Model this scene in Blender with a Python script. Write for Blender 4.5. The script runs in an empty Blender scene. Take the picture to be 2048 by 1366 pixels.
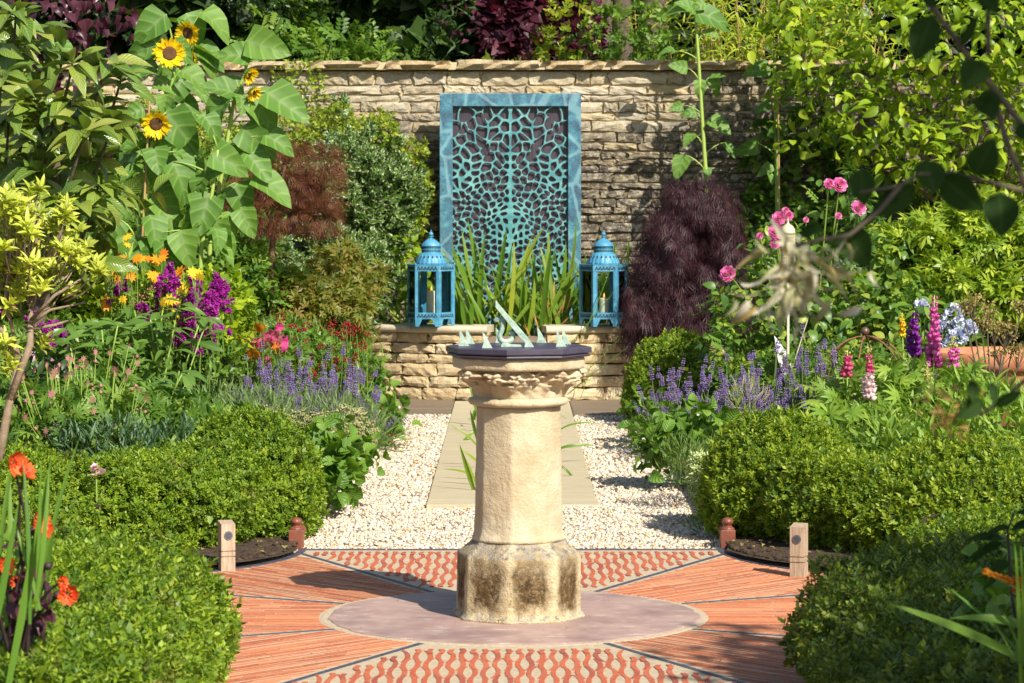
import bpy, math, random
import numpy as np
from mathutils import Vector, Matrix, Quaternion

# ------------------------------------------------------------------ camera, sky, sun, exposure
SC = bpy.context.scene
COL = SC.collection
F, ZC, HY, CX = 5730.0, 1.62, 390.0, 1024.0        # focal length in photo pixels, eye height, horizon row, middle column
cam_data = bpy.data.cameras.new('camera')
cam = bpy.data.objects.new('camera', cam_data)
COL.objects.link(cam)
cam.location = (0, 0, ZC)
cam.rotation_euler = (math.radians(90), 0, 0)
cam_data.sensor_width = 36.0
cam_data.lens = 36.0 * F / 2048.0
cam_data.shift_y = (HY - 683.0) / 2048.0
cam_data.clip_start = 0.2
cam_data.clip_end = 300.0
cam_data.dof.use_dof = True
cam_data.dof.focus_distance = 14.0
cam_data.dof.aperture_fstop = 11.0
SC.camera = cam

SUN_AZ, SUN_EL = math.radians(33), math.radians(39)   # azimuth measured from behind the camera towards the right
SUN = Vector((math.sin(SUN_AZ) * math.cos(SUN_EL), -math.cos(SUN_AZ) * math.cos(SUN_EL), math.sin(SUN_EL)))
world = bpy.data.worlds.new('World')
SC.world = world
world.use_nodes = True
wn = world.node_tree
sky = wn.nodes.new('ShaderNodeTexSky')
sky.sky_type = 'NISHITA'
sky.sun_disc = False
sky.sun_elevation = SUN_EL
sky.sun_rotation = math.pi - SUN_AZ
bgn = wn.nodes['Background']
bgn.inputs['Strength'].default_value = 0.088
wn.links.new(sky.outputs['Color'], bgn.inputs['Color'])
sun_data = bpy.data.lights.new('sun', 'SUN')
sun_data.energy = 5.0
sun_data.angle = math.radians(0.5)
sun_data.color = (1.0, 0.94, 0.83)
sun = bpy.data.objects.new('sun', sun_data)
COL.objects.link(sun)
sun.location = (6, -10, 12)
sun.rotation_euler = SUN.to_track_quat('Z', 'Y').to_euler()
SC.view_settings.view_transform = 'Standard'
SC.view_settings.look = 'None'
SC.view_settings.exposure = 0.62
SC.view_settings.gamma = 1.0
SC.view_settings.use_curve_mapping = False
SC.cycles.max_bounces = 6
SC.cycles.transparent_max_bounces = 24
SC.cycles.use_denoising = True

# ------------------------------------------------------------------ helpers
PI = math.pi
rng = np.random.default_rng(11)
R = random.Random(5)


def at(px, py, Y):
    return np.array([(px - CX) * Y / F, Y, ZC - (py - HY) * Y / F])


def gnd(px, py, z=0.0):
    Y = F * (ZC - z) / (py - HY)
    return np.array([(px - CX) * Y / F, Y, z])


def unit(a):
    a = np.asarray(a, float)
    return a / np.maximum(np.linalg.norm(a, axis=-1, keepdims=True), 1e-9)


def rdir(n):
    return unit(rng.normal(size=(n, 3)))


def props(o, label=None, cat=None, group=None, kind=None):
    if label:
        o['label'] = label
    if cat:
        o['category'] = cat
    if group:
        o['group'] = group
    if kind:
        o['kind'] = kind
    return o


def thing(name, label, cat, loc=(0, 0, 0), group=None):
    o = bpy.data.objects.new(name, None)
    o.empty_display_size = 0.1
    COL.objects.link(o)
    o.location = [float(v) for v in loc]
    return props(o, label, cat, group)


def link(name, mesh, parent=None, loc=None):
    o = bpy.data.objects.new(name, mesh)
    COL.objects.link(o)
    if parent is not None:
        o.parent = parent
    if loc is not None:
        o.location = [float(v) for v in loc]
    return o


def base_of(parent):
    b = np.zeros(3)
    while parent is not None:
        b += np.array(parent.location)
        parent = parent.parent
    return b


class MB:
    """collects plain geometry in world coordinates and links it as ONE mesh"""
    def __init__(s):
        s.V, s.Fa, s.M, s.rn = [], [], [], []

    def add(s, V, Fs, m=0, rnd=None):
        o = len(s.V)
        s.V += [tuple(float(c) for c in v) for v in V]
        s.Fa += [tuple(i + o for i in f) for f in Fs]
        s.M += [m] * len(Fs)
        s.rn += [R.random() if rnd is None else rnd] * len(V)

    def box(s, lo, hi, m=0, rnd=None):
        x0, y0, z0 = lo
        x1, y1, z1 = hi
        s.add([(x0, y0, z0), (x1, y0, z0), (x1, y1, z0), (x0, y1, z0), (x0, y0, z1), (x1, y0, z1), (x1, y1, z1), (x0, y1, z1)],
              [(3, 2, 1, 0), (4, 5, 6, 7), (0, 1, 5, 4), (1, 2, 6, 5), (2, 3, 7, 6), (3, 0, 4, 7)], m, rnd)

    def tube(s, pts, rad, n=6, m=0, cap=True):
        pts = [np.asarray(p, float) for p in pts]
        if not hasattr(rad, '__len__'):
            rad = [rad] * len(pts)
        V, Fs = [], []
        prev = None
        for i, p in enumerate(pts):
            t = unit(pts[min(i + 1, len(pts) - 1)] - pts[max(i - 1, 0)])
            a = prev if prev is not None else (np.array([1., 0, 0]) if abs(t[0]) < .8 else np.array([0, 1., 0]))
            a = unit(a - t * (a @ t))
            prev = a
            b = np.cross(t, a)
            for k in range(n):
                th = 2 * PI * k / n
                V.append(p + rad[i] * (math.cos(th) * a + math.sin(th) * b))
        for i in range(len(pts) - 1):
            for k in range(n):
                k2 = (k + 1) % n
                Fs.append((i * n + k, i * n + k2, (i + 1) * n + k2, (i + 1) * n + k))
        if cap:
            Fs.append(tuple(range(n - 1, -1, -1)))
            Fs.append(tuple((len(pts) - 1) * n + k for k in range(n)))
        s.add(V, Fs, m)

    def lathe(s, prof, c=(0, 0, 0), n=32, m=0, rot=0.0, flute=None):
        V, Fs = [], []
        for (r, z) in prof:
            for k in range(n):
                th = rot + 2 * PI * k / n
                rr = r * (flute(th, z) if flute else 1)
                V.append((c[0] + rr * math.cos(th), c[1] + rr * math.sin(th), c[2] + z))
        L = len(prof)
        for i in range(L - 1):
            for k in range(n):
                k2 = (k + 1) % n
                Fs.append((i * n + k, i * n + k2, (i + 1) * n + k2, (i + 1) * n + k))
        Fs.append(tuple(range(n - 1, -1, -1)))
        Fs.append(tuple((L - 1) * n + k for k in range(n)))
        s.add(V, Fs, m)

    def ball(s, c, r, n=10, m=0, sq=1.0):
        s.lathe([(r * math.sin(PI * i / n) + 1e-4, -r * sq * math.cos(PI * i / n)) for i in range(n + 1)], c, 2 * n, m)

    def prism(s, poly, org, ax, ay, depth, m=0):
        """extrude polygon poly (u,v) placed by org + u*ax + v*ay along ax x ay by depth, centred"""
        ax, ay = np.asarray(ax, float), np.asarray(ay, float)
        nn = unit(np.cross(ax, ay)) * depth / 2
        n = len(poly)
        V = [np.asarray(org) + u * ax + v * ay + nn for u, v in poly] + [np.asarray(org) + u * ax + v * ay - nn for u, v in poly]
        Fs = [tuple(range(n)), tuple(range(2 * n - 1, n - 1, -1))]
        for i in range(n):
            j = (i + 1) % n
            Fs.append((i, i + n, j + n, j))
        s.add(V, Fs, m)

    def mesh(s, name, off=None):
        me = bpy.data.meshes.new(name)
        V = np.array(s.V)
        if off is not None:
            V = V - off
        me.from_pydata(V.tolist(), [], s.Fa)
        me.polygons.foreach_set('material_index', s.M)
        a = me.attributes.new('rnd', 'FLOAT', 'POINT')
        a.data.foreach_set('value', np.array(s.rn, np.float32))
        return me

    def obj(s, name, mat, parent=None, smooth=False, bevel=0, label=None, kind=None):
        me = s.mesh(name, base_of(parent))
        for mm in (mat if isinstance(mat, (list, tuple)) else [mat]):
            me.materials.append(mm)
        if smooth:
            me.polygons.foreach_set('use_smooth', [True] * len(me.polygons))
        me.update()
        o = link(name, me, parent)
        if bevel:
            b = o.modifiers.new('bevel', 'BEVEL')
            b.width = bevel
            b.segments = 2
            b.limit_method = 'ANGLE'
        return props(o, label, None, None, kind)


class T:
    """leaf template: x across (-.5...5), y along (0..1), z up; v = 0 on the rib and 1 on the margin"""
    def __init__(s, V, Fs, v=None, u=None, r=None, zf=None):
        s.V = np.array(V, float)
        s.zf = np.zeros(len(V)) if zf is None else np.array(zf, float)      # fold, scales with the width
        s.idx = np.array([i for f in Fs for i in f], np.int64)
        s.tot = np.array([len(f) for f in Fs], np.int64)
        s.v = np.zeros(len(V)) if v is None else np.array(v, float)
        s.u = s.V[:, 1].copy() if u is None else np.array(u, float)
        s.r = np.zeros(len(V)) if r is None else np.array(r, float)


def shape_oval(t):
    return math.sin(PI * t ** .85) ** .8 if 0 < t < 1 else 0


def shape_lance(t):
    return (math.sin(PI * t ** .7) ** 1.1) if 0 < t < 1 else 0


def shape_heart(t):
    return 0 if t <= 0 or t >= 1 else min(1.0, (t / .16) ** .5) * (1 - ((t - .22) / .78) ** 1.5 if t > .22 else 1) ** .75


def shape_blade(t):
    return 0 if t >= 1 else min(1, .6 + t) * (1 - t ** 3) ** .8


def LT(shape=shape_oval, rows=5, cols=2, fold=.25, curl=.25, wave=0., back=0.):
    V, Fs, vv, zf = [], [], [], []
    rr = []
    for i in range(rows + 1):
        t = i / rows
        w = shape(t) * .5
        z = -curl * t * t
        y = t * (1 - .25 * abs(curl) * t)
        if w < 1e-3:
            rr.append([len(V)])
            V.append((0, y, z))
            vv.append(0)
            zf.append(0)
        else:
            ids = []
            for k in range(cols + 1):
                sx = -1 + 2 * k / cols
                ids.append(len(V))
                lob = -back * abs(sx) if t < .25 else 0
                V.append((sx * w, y + lob, z + wave * math.sin(9 * t + 4 * sx) * abs(sx)))
                zf.append(fold * abs(sx) * w)
                vv.append(abs(sx))
            rr.append(ids)
    for a, b in zip(rr[:-1], rr[1:]):
        if len(a) == 1 and len(b) > 1:
            for k in range(len(b) - 1):
                Fs.append((a[0], b[k + 1], b[k]))
        elif len(b) == 1 and len(a) > 1:
            for k in range(len(a) - 1):
                Fs.append((a[k], a[k + 1], b[0]))
        elif len(a) > 1:
            for k in range(len(a) - 1):
                Fs.append((a[k], a[k + 1], b[k + 1], b[k]))
    return T(V, Fs, vv, None, None, zf)


def combine(parts):
    """parts: (T, origin, dir, nrm, L, W, r) merged into a spray template"""
    V, Fs, v, u, r = [], [], [], [], []
    for (t, o, d, n, L, W, rr) in parts:
        d = unit(d)
        n = unit(np.asarray(n, float) - d * (np.asarray(n, float) @ d))
        x = np.cross(d, n)
        P = np.asarray(o) + t.V[:, :1] * x * W + t.V[:, 1:2] * d * L + (t.V[:, 2:] * L + t.zf[:, None] * W) * n
        k, off = 0, len(V)
        V += P.tolist()
        for c in t.tot:
            Fs.append(tuple(t.idx[k:k + c] + off))
            k += c
        v += t.v.tolist()
        u += t.u.tolist()
        r += [rr] * len(P)
    return T(V, Fs, v, u, r)


class Fol:
    """very many leaves as one mesh"""
    def __init__(s):
        s.P, s.I, s.C, s.A, s.U, s.W, s.M = [], [], [], [], [], [], []
        s.n = 0

    def add(s, t, pos, d, nrm, L, W=None, rnd=None, m=0):
        pos = np.atleast_2d(np.asarray(pos, float))
        N = len(pos)
        if N == 0:
            return
        d = unit(np.broadcast_to(np.asarray(d, float), (N, 3)))
        nrm = np.broadcast_to(np.asarray(nrm, float), (N, 3))
        nrm = unit(nrm - d * np.sum(nrm * d, 1, keepdims=True) + 1e-6)
        x = np.cross(d, nrm)
        L = np.broadcast_to(np.asarray(L, float), (N,))
        W = L if W is None else np.broadcast_to(np.asarray(W, float), (N,))
        rnd = rng.random(N) if rnd is None else np.broadcast_to(np.asarray(rnd, float), (N,))
        tv = t.V
        P = (pos[:, None, :] + (tv[None, :, 0] * W[:, None])[..., None] * x[:, None, :]
             + (tv[None, :, 1] * L[:, None])[..., None] * d[:, None, :]
             + (tv[None, :, 2] * L[:, None] + t.zf[None, :] * W[:, None])[..., None] * nrm[:, None, :])
        k = len(tv)
        s.P.append(P.reshape(-1, 3))
        s.I.append((t.idx[None, :] + (s.n + np.arange(N) * k)[:, None]).ravel())
        s.C.append(np.tile(t.tot, N))
        s.A.append(np.mod(rnd[:, None] + t.r[None, :], 1.0).ravel())
        s.U.append(np.tile(t.u, N))
        s.W.append(np.tile(t.v, N))
        s.M.append(np.full(len(t.tot) * N, m))
        s.n += N * k

    def obj(s, name, mats, parent=None, smooth=True, kind='stuff', label=None):
        if s.n == 0:
            return None
        P = np.concatenate(s.P) - base_of(parent)
        I = np.concatenate(s.I)
        C = np.concatenate(s.C)
        me = bpy.data.meshes.new(name)
        me.vertices.add(len(P))
        me.vertices.foreach_set('co', P.astype(np.float32).ravel())
        me.loops.add(len(I))
        me.loops.foreach_set('vertex_index', I.astype(np.int32))
        me.polygons.add(len(C))
        me.polygons.foreach_set('loop_start', np.concatenate([[0], np.cumsum(C)[:-1]]).astype(np.int32))
        for nm, arr in (('rnd', s.A), ('along', s.U), ('across', s.W)):
            a = me.attributes.new(nm, 'FLOAT', 'POINT')
            a.data.foreach_set('value', np.concatenate(arr).astype(np.float32))
        mats = mats if isinstance(mats, (list, tuple)) else [mats]
        for mm in mats:
            me.materials.append(mm)
        if len(mats) > 1:
            me.polygons.foreach_set('material_index', np.concatenate(s.M).astype(np.int32))
        if smooth:
            me.polygons.foreach_set('use_smooth', np.ones(len(C), bool))
        me.update(calc_edges=True)
        o = link(name, me, parent)
        if kind:
            o['kind'] = kind
        if label:
            o['label'] = label
        return o


_TM = {}


def tmesh(t, mat, name, q=1.0):
    """a template as a shared mesh"""
    key = (id(t), mat.name, q)
    if key in _TM:
        return _TM[key][0]
    f = Fol()
    t2 = T(t.V.copy(), [], t.v, t.u, t.r, t.zf * q)
    t2.idx, t2.tot = t.idx, t.tot
    f.add(t2, [0, 0, 0], [0, 1, 0], [0, 0, 1], 1, 1, 0.0)
    o = f.obj(name, mat, None, True, None)
    me = o.data
    bpy.data.objects.remove(o)
    _TM[key] = (me, t)
    return me


def leaf_part(t, mat, parent, pos, d, nrm, L, W, name='leaf'):
    """one separate leaf object"""
    d = unit(d)
    nrm = np.asarray(nrm, float)
    nrm = unit(nrm - d * (nrm @ d) + 1e-6)
    x = np.cross(d, nrm)
    p = np.asarray(pos, float) - base_of(parent)
    o = bpy.data.objects.new(name, tmesh(t, mat, name, 2.0 ** round(math.log2(W / L))))
    COL.objects.link(o)
    o.parent = parent
    o.matrix_basis = Matrix(((x[0] * W, d[0] * L, nrm[0] * L, p[0]), (x[1] * W, d[1] * L, nrm[1] * L, p[1]),
                             (x[2] * W, d[2] * L, nrm[2] * L, p[2]), (0, 0, 0, 1)))
    return o


def waves(P, seed):
    r = np.random.default_rng(abs(int(seed)) + 1)
    s = 0
    for i in range(6):
        k = unit(r.normal(size=3)) * (2.2 + 3.2 * r.random())
        s = s + np.sin(P @ k + 6.28 * r.random())
    return s / 3


def blob(px, py, Y, rpx, rpy, dy):
    c = at(px, py, Y)
    return (c[0], c[1], c[2], rpx * Y / F, dy, rpy * Y / F)


def sdf_blobs(blobs, seed=1, lump=.06, wl=.3):
    B = np.array(blobs, float)

    def f(P):
        d = np.full(len(P), 1e9)
        for b in B:
            k = np.linalg.norm((P - b[:3]) / b[3:], axis=1)
            d = np.minimum(d, (k - 1) * min(b[3:]))
        return d + lump * waves(P / wl, seed)
    return f, (B[:, :3] - B[:, 3:]).min(0) - lump * 2, (B[:, :3] + B[:, 3:]).max(0) + lump * 2


def shell(fs, n, d0, d1, cull=.55, zmin=.02):
    """n random points with signed distance d0..d1 and the outward normals there"""
    f, lo, hi = fs
    out, nn, have, tries = [], [], 0, 0
    while have < n and tries < 60:
        tries += 1
        P = lo + rng.random((max(4000, n * 6), 3)) * (hi - lo)
        P = P[P[:, 2] > zmin]
        d = f(P)
        P = P[(d > d0) & (d < d1)]
        if len(P) == 0:
            continue
        e = .01
        d = f(P)
        g = np.stack([f(P + np.array(v) * e) - d for v in ((1, 0, 0), (0, 1, 0), (0, 0, 1))], 1)
        g = unit(g)
        ok = g[:, 1] < cull
        out.append(P[ok])
        nn.append(g[ok])
        have += ok.sum()
    if not out:
        return np.zeros((0, 3)), np.zeros((0, 3))
    return np.concatenate(out)[:n], np.concatenate(nn)[:n]


def orient(g, out=.6, up=.3, rnd=.6, nout=.5, nup=.7, nr=.5):
    N = len(g)
    d = unit(out * g + np.array([0, 0, up]) + rnd * rdir(N))
    nn = nout * g + np.array([0, 0, nup]) + nr * rdir(N)
    return d, nn


# ------------------------------------------------------------------ materials
def nd(nt, typ, ins=None, **pr):
    n = nt.nodes.new('ShaderNode' + typ)
    for k, v in pr.items():
        setattr(n, k, v)
    for k, v in (ins or {}).items():
        s = n.inputs[k]
        if isinstance(v, bpy.types.NodeSocket):
            nt.links.new(v, s)
        else:
            s.default_value = v
    return n


def c4(c):
    return (c[0], c[1], c[2], 1.0)


def ramp(nt, fac, stops, interp='LINEAR'):
    n = nd(nt, 'ValToRGB', {'Fac': fac})
    cr = n.color_ramp
    cr.interpolation = interp
    while len(cr.elements) < len(stops):
        cr.elements.new(.5)
    for e, (p, c) in zip(cr.elements, stops):
        e.position = p
        e.color = c4(c) if hasattr(c, '__len__') else (c, c, c, 1)
    return n.outputs['Color']


def mix(nt, fac, a, b, mode='MIX'):
    n = nd(nt, 'Mix', data_type='RGBA', blend_type=mode)
    for s, v in ((n.inputs[0], fac), (n.inputs[6], a), (n.inputs[7], b)):
        if isinstance(v, bpy.types.NodeSocket):
            nt.links.new(v, s)
        else:
            s.default_value = c4(v) if hasattr(v, '__len__') else v
    return n.outputs[2]


def mth(nt, op, a, b=0.0, clamp=False):
    n = nd(nt, 'Math', operation=op, use_clamp=clamp)
    for s, v in ((n.inputs[0], a), (n.inputs[1], b)):
        if isinstance(v, bpy.types.NodeSocket):
            nt.links.new(v, s)
        else:
            s.default_value = v
    return n.outputs[0]


def noise(nt, scale, detail=4, rough=.6, vec=None, dist=0.0):
    n = nd(nt, 'TexNoise', {'Scale': scale, 'Detail': detail, 'Roughness': rough, 'Distortion': dist})
    v = vec if vec is not None else nd(nt, 'NewGeometry').outputs['Position']
    nt.links.new(v, n.inputs['Vector'])
    return n.outputs['Fac']


def newmat(name):
    m = bpy.data.materials.new(name)
    m.use_nodes = True
    nt = m.node_tree
    return m, nt, nt.nodes['Principled BSDF'], nt.nodes['Material Output']


def stretch(nt, s):
    p = nd(nt, 'NewGeometry').outputs['Position']
    return nd(nt, 'VectorMath', {0: p, 1: s}, operation='MULTIPLY').outputs[0]


def bumpn(nt, h, strength, dist=.01):
    return nd(nt, 'Bump', {'Height': h, 'Strength': strength, 'Distance': dist}).outputs['Normal']


def rand(nt):
    o = nd(nt, 'ObjectInfo').outputs['Random']
    a = nd(nt, 'Attribute', attribute_name='rnd').outputs['Fac']
    return mth(nt, 'FRACT', mth(nt, 'ADD', o, a))


def leafmat(name, cols, rough=.42, trans=.35, rib=None, edge=None, vein=0, spec=.4, tcol=(1.5, 1.5, .6), spot=None, patch=None):
    if cols[0][1] > cols[0][0] and cols[0][1] > cols[0][2] and not any(w in name for w in ('dark', 'yew', 'conifer', 'quince')):
        cols = [(q[0] * 1.42, q[1] * 1.48, q[2] * 1.2) for q in cols]
    m, nt, b, out = newmat(name)
    rn = rand(nt)
    k = len(cols)
    c = ramp(nt, rn, [(i / max(1, k - 1), cc) for i, cc in enumerate(cols)])
    ac = nd(nt, 'Attribute', attribute_name='across').outputs['Fac']
    al = nd(nt, 'Attribute', attribute_name='along').outputs['Fac']
    if edge:
        wob = noise(nt, 60, 2)
        f = mth(nt, 'GREATER_THAN', mth(nt, 'ADD', ac, mth(nt, 'MULTIPLY', wob, .5)), edge[1])
        c = mix(nt, f, c, edge[0])
    if vein:
        w = nd(nt, 'Math', operation='SINE')
        nt.links.new(mth(nt, 'MULTIPLY', mth(nt, 'SUBTRACT', al, mth(nt, 'MULTIPLY', ac, .22)), 6.283 * vein), w.inputs[0])
        vv = ramp(nt, w.outputs[0], [(.75, 0), (1, 1)])
        c = mix(nt, mth(nt, 'MULTIPLY', vv, .35), c, tuple(min(1, v * 1.8 + .02) for v in cols[-1]))
        nt.links.new(bumpn(nt, w.outputs[0], .35, .004), b.inputs['Normal'])
    if rib:
        f = ramp(nt, ac, [(.0, 1), (.16, 0)])
        c = mix(nt, mth(nt, 'MULTIPLY', f, .7), c, rib)
    if patch:
        f = ramp(nt, noise(nt, 4.5, 4, .6), [(.54, 0), (.70, .75)])
        f = mth(nt, 'MULTIPLY', f, ramp(nt, mth(nt, 'FRACT', mth(nt, 'MULTIPLY', rn, 7.3)), [(.35, 0), (.45, 1)]))
        c = mix(nt, f, c, patch)
        c = mix(nt, ramp(nt, noise(nt, 2.6, 3), [(.5, 0), (.7, .45)]), c, tuple(min(1, v * 1.25) for v in cols[-1]))
    if spot:
        f = ramp(nt, noise(nt, 45, 3), [(.6, 0), (.72, 1)])
        c = mix(nt, mth(nt, 'MULTIPLY', f, .6), c, spot)
    nt.links.new(c, b.inputs['Base Color'])
    b.inputs['Roughness'].default_value = rough
    b.inputs['Specular IOR Level'].default_value = spec
    tc = mix(nt, 1.0, c, tcol, 'MULTIPLY')
    tr = nd(nt, 'BsdfTranslucent', {'Color': tc})
    mx = nd(nt, 'MixShader', {0: trans, 1: b.outputs[0], 2: tr.outputs[0]})
    nt.links.new(mx.outputs[0], out.inputs[0])
    return m


def plain(name, col, rough=.6, metal=0., var=.25, scale=25, bump=.2, spec=.5, stops=None, bd=.004):
    m, nt, b, out = newmat(name)
    n = noise(nt, scale, 5)
    lo = tuple(v * (1 - var) for v in col)
    hi = tuple(min(1, v * (1 + var)) for v in col)
    c = ramp(nt, n, stops or [(.3, lo), (.7, hi)])
    rn = rand(nt)
    c = mix(nt, mth(nt, 'MULTIPLY', rn, .35), c, tuple(v * .72 for v in col))
    nt.links.new(c, b.inputs['Base Color'])
    b.inputs['Roughness'].default_value = rough
    b.inputs['Metallic'].default_value = metal
    b.inputs['Specular IOR Level'].default_value = spec
    if bump:
        nt.links.new(bumpn(nt, noise(nt, scale * 3, 4), bump, bd), b.inputs['Normal'])
    return m

# ------------------------------------------------------------------ ground
def soil_mat():
    m, nt, b, out = newmat('soil')
    c = ramp(nt, noise(nt, 18, 8, .7), [(.3, (.035, .020, .010)), (.55, (.075, .045, .023)), (.75, (.14, .09, .05))])
    nt.links.new(c, b.inputs['Base Color'])
    b.inputs['Roughness'].default_value = .95
    nt.links.new(bumpn(nt, noise(nt, 40, 8, .7), .9, .03), b.inputs['Normal'])
    return m


def grid_sheet(name, x0, x1, y0, y1, nx, ny, zf, mat, kind='structure'):
    V = [(x0 + (x1 - x0) * i / nx, y0 + (y1 - y0) * j / ny, 0) for j in range(ny + 1) for i in range(nx + 1)]
    V = [(x, y, zf(x, y)) for x, y, z in V]
    Fs = [(j * (nx + 1) + i, j * (nx + 1) + i + 1, (j + 1) * (nx + 1) + i + 1, (j + 1) * (nx + 1) + i) for j in range(ny) for i in range(nx)]
    me = bpy.data.meshes.new(name)
    me.from_pydata(V, [], Fs)
    me.materials.append(mat)
    o = link(name, me)
    return props(o, None, None, None, kind)


SOIL = soil_mat()
grid_sheet('ground', -60, 60, -20, 120, 60, 70, lambda x, y: -.06, SOIL)

# beds either side of the path: low mounds of soil
PCX, PCY, PR = .006, 11.02, .716        # centre and radius of the round stone under the sundial
BA = (1.95, 13.07, 1.0)                  # rounded corners of the beds


def bed(sx, y0, y1):
    def zf(x, y):
        return .012 + .03 * math.sin(3 * x + 1) * math.sin(2.3 * y) * .5 + .03 * min(1, max(0, (abs(x) - 1.0) / .6))
    mb = MB()
    pts = []
    back = y1 > 13
    # outline polygon with a rounded inner corner, filled as a fan of rows
    rows = 60
    xin = []
    for j in range(rows + 1):
        y = y0 + (y1 - y0) * j / rows
        xi = .985
        if back and y < BA[1]:
            xi = BA[0] - math.sqrt(max(0, BA[2] ** 2 - (BA[1] - y) ** 2))
        if not back and y > 8.97:
            xi = BA[0] - math.sqrt(max(0, BA[2] ** 2 - (y - 8.97) ** 2))
        xin.append((xi, y))
    nx = 30
    V, Fs = [], []
    for xi, y in xin:
        for i in range(nx + 1):
            x = xi + (6.5 - xi) * (i / nx) ** 1.6
            V.append((sx * x, y, zf(x, y)))
    for j in range(rows):
        for i in range(nx):
            a = j * (nx + 1) + i
            f = (a, a + 1, a + nx + 2, a + nx + 1)
            Fs.append(f if sx > 0 else f[::-1])
    mb.add(V, Fs)
    o = mb.obj('flower_bed', SOIL, None, True, kind='structure')
    return o


for sx in (-1, 1):
    bed(sx, 12.08, 24.15)
    bed(sx, 4.5, 9.96)

# ------------------------------------------------------------------ gravel
def pebble_mat():
    m, nt, b, out = newmat('pebble')
    rn = rand(nt)
    c = ramp(nt, rn, [(0, (.62, .55, .44)), (.2, (.72, .67, .57)), (.38, (.54, .43, .29)), (.52, (.68, .62, .51)), (.64, (.60, .43, .25)), (.72, (.40, .24, .12)), (.77, (.72, .64, .52)), (.88, (.44, .41, .38)), (1, (.20, .175, .165))])
    c = mix(nt, mth(nt, 'MULTIPLY', noise(nt, 90, 3), .35), c, (.62, .46, .28))
    nt.links.new(c, b.inputs['Base Color'])
    b.inputs['Roughness'].default_value = .6
    return m


PEB = pebble_mat()
RX = .445                                 # half width of the slabs beside the rill
grid_sheet('gravel_bed', -1.0, 1.0, 13.1, 21.0, 2, 4, lambda x, y: -.012, plain('gravel_base', (.55, .44, .30), .9, var=.5, scale=70, bump=.6))
PHI = (1 + 5 ** .5) / 2
_iv = unit(np.array([(-1, PHI, 0), (1, PHI, 0), (-1, -PHI, 0), (1, -PHI, 0), (0, -1, PHI), (0, 1, PHI), (0, -1, -PHI), (0, 1, -PHI), (PHI, 0, -1), (PHI, 0, 1), (-PHI, 0, -1), (-PHI, 0, 1)]))
_if = [(0, 11, 5), (0, 5, 1), (0, 1, 7), (0, 7, 10), (0, 10, 11), (1, 5, 9), (5, 11, 4), (11, 10, 2), (10, 7, 6), (7, 1, 8), (3, 9, 4), (3, 4, 2), (3, 2, 6), (3, 6, 8), (3, 8, 9), (4, 9, 5), (2, 4, 11), (6, 2, 10), (8, 6, 7), (9, 8, 1)]
PEBT = [T(_iv * (1 + .22 * rng.normal(size=(12, 1))) * np.array([.5, .38, .27]) + np.array([0, 0, .0]), _if) for _ in range(8)]
OCTA = T([(.5, 0, 0), (-.5, 0, 0), (0, .5, 0), (0, -.5, 0), (0, 0, .5), (0, 0, -.5)], [(0, 2, 4), (2, 1, 4), (1, 3, 4), (3, 0, 4), (2, 0, 5), (1, 2, 5), (3, 1, 5), (0, 3, 5)])


def scatter_gravel():
    f = Fol()
    for (y0, y1, dens, smin, smax) in ((13.09, 14.5, 4600, .011, .027), (14.5, 16.5, 3600, .012, .028), (16.5, 21.0, 2300, .015, .033)):
        N = int(dens * 2.0 * (y1 - y0))
        P = np.stack([rng.uniform(-1.03, 1.03, N), rng.uniform(y0, y1, N), np.zeros(N)], 1)
        keep = ~((np.abs(P[:, 0]) < RX + .004) & (P[:, 1] > 14.84))
        P = P[keep]
        P[:, 2] = -.008 + .012 * rng.random(len(P)) + .012 * waves(P / .35, 4) * .6
        S = rng.uniform(smin, smax, len(P)) * (1 + .6 * (rng.random(len(P)) < .06))
        up = unit(np.array([0, 0, 1.]) + .35 * rng.normal(size=(len(P), 3)))
        for k, t in enumerate(PEBT):
            s = slice(k, None, len(PEBT))
            f.add(t, P[s], unit(rng.normal(size=(len(P[s]), 3)) * np.array([1, 1, .2])), up[s], S[s])
    o = f.obj('gravel', PEB, None, False, 'stuff')
    return o


scatter_gravel()

# ------------------------------------------------------------------ paving round the sundial
def tile_mat(name, a, b_, c_):
    m, nt, b, out = newmat(name)
    rn = rand(nt)
    c = ramp(nt, rn, [(0, a), (.5, b_), (1, c_)])
    n = noise(nt, 60, 5)
    c = mix(nt, ramp(nt, n, [(.48, 0), (.78, .35)]), c, (.58, .36, .21))
    c = mix(nt, ramp(nt, noise(nt, 9, 4), [(.5, 0), (.8, .4)]), c, (.28, .075, .04))
    nt.links.new(c, b.inputs['Base Color'])
    b.inputs['Roughness'].default_value = .75
    nt.links.new(bumpn(nt, noise(nt, 150, 4), .3, .003), b.inputs['Normal'])
    return m


RIBT = tile_mat('ribbed_tile', (.32, .078, .028), (.44, .122, .044), (.53, .20, .082))
ARCT = tile_mat('arched_tile', (.44, .085, .032), (.50, .12, .048), (.31, .062, .036))
MORT = plain('lime_mortar', (.47, .375, .25), .9, var=.22, scale=40, bump=.4)
SLATE = plain('blue_slate', (.075, .075, .10), .5, var=.3, scale=30, bump=.15)
BACKY = 13.06


def bound(sgn_x, ang, half):
    pass


def inside(x, y):
    """is the point on the paved area"""
    ax = abs(x)
    if y > BACKY or ax > 3.2 or y < 7.4:
        return False
    if ax > BA[0]:
        return 9.97 < y < 12.07
    if y > BA[1] - 1 and ax > .95 and y > 12.07 - .0:
        pass
    if (ax - BA[0]) ** 2 + (y - BA[1]) ** 2 < BA[2] ** 2:
        return False
    if (ax - BA[0]) ** 2 + (y - 8.97) ** 2 < BA[2] ** 2:
        return False
    if y < 8.97 and ax > .95:
        return False
    return True


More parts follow.
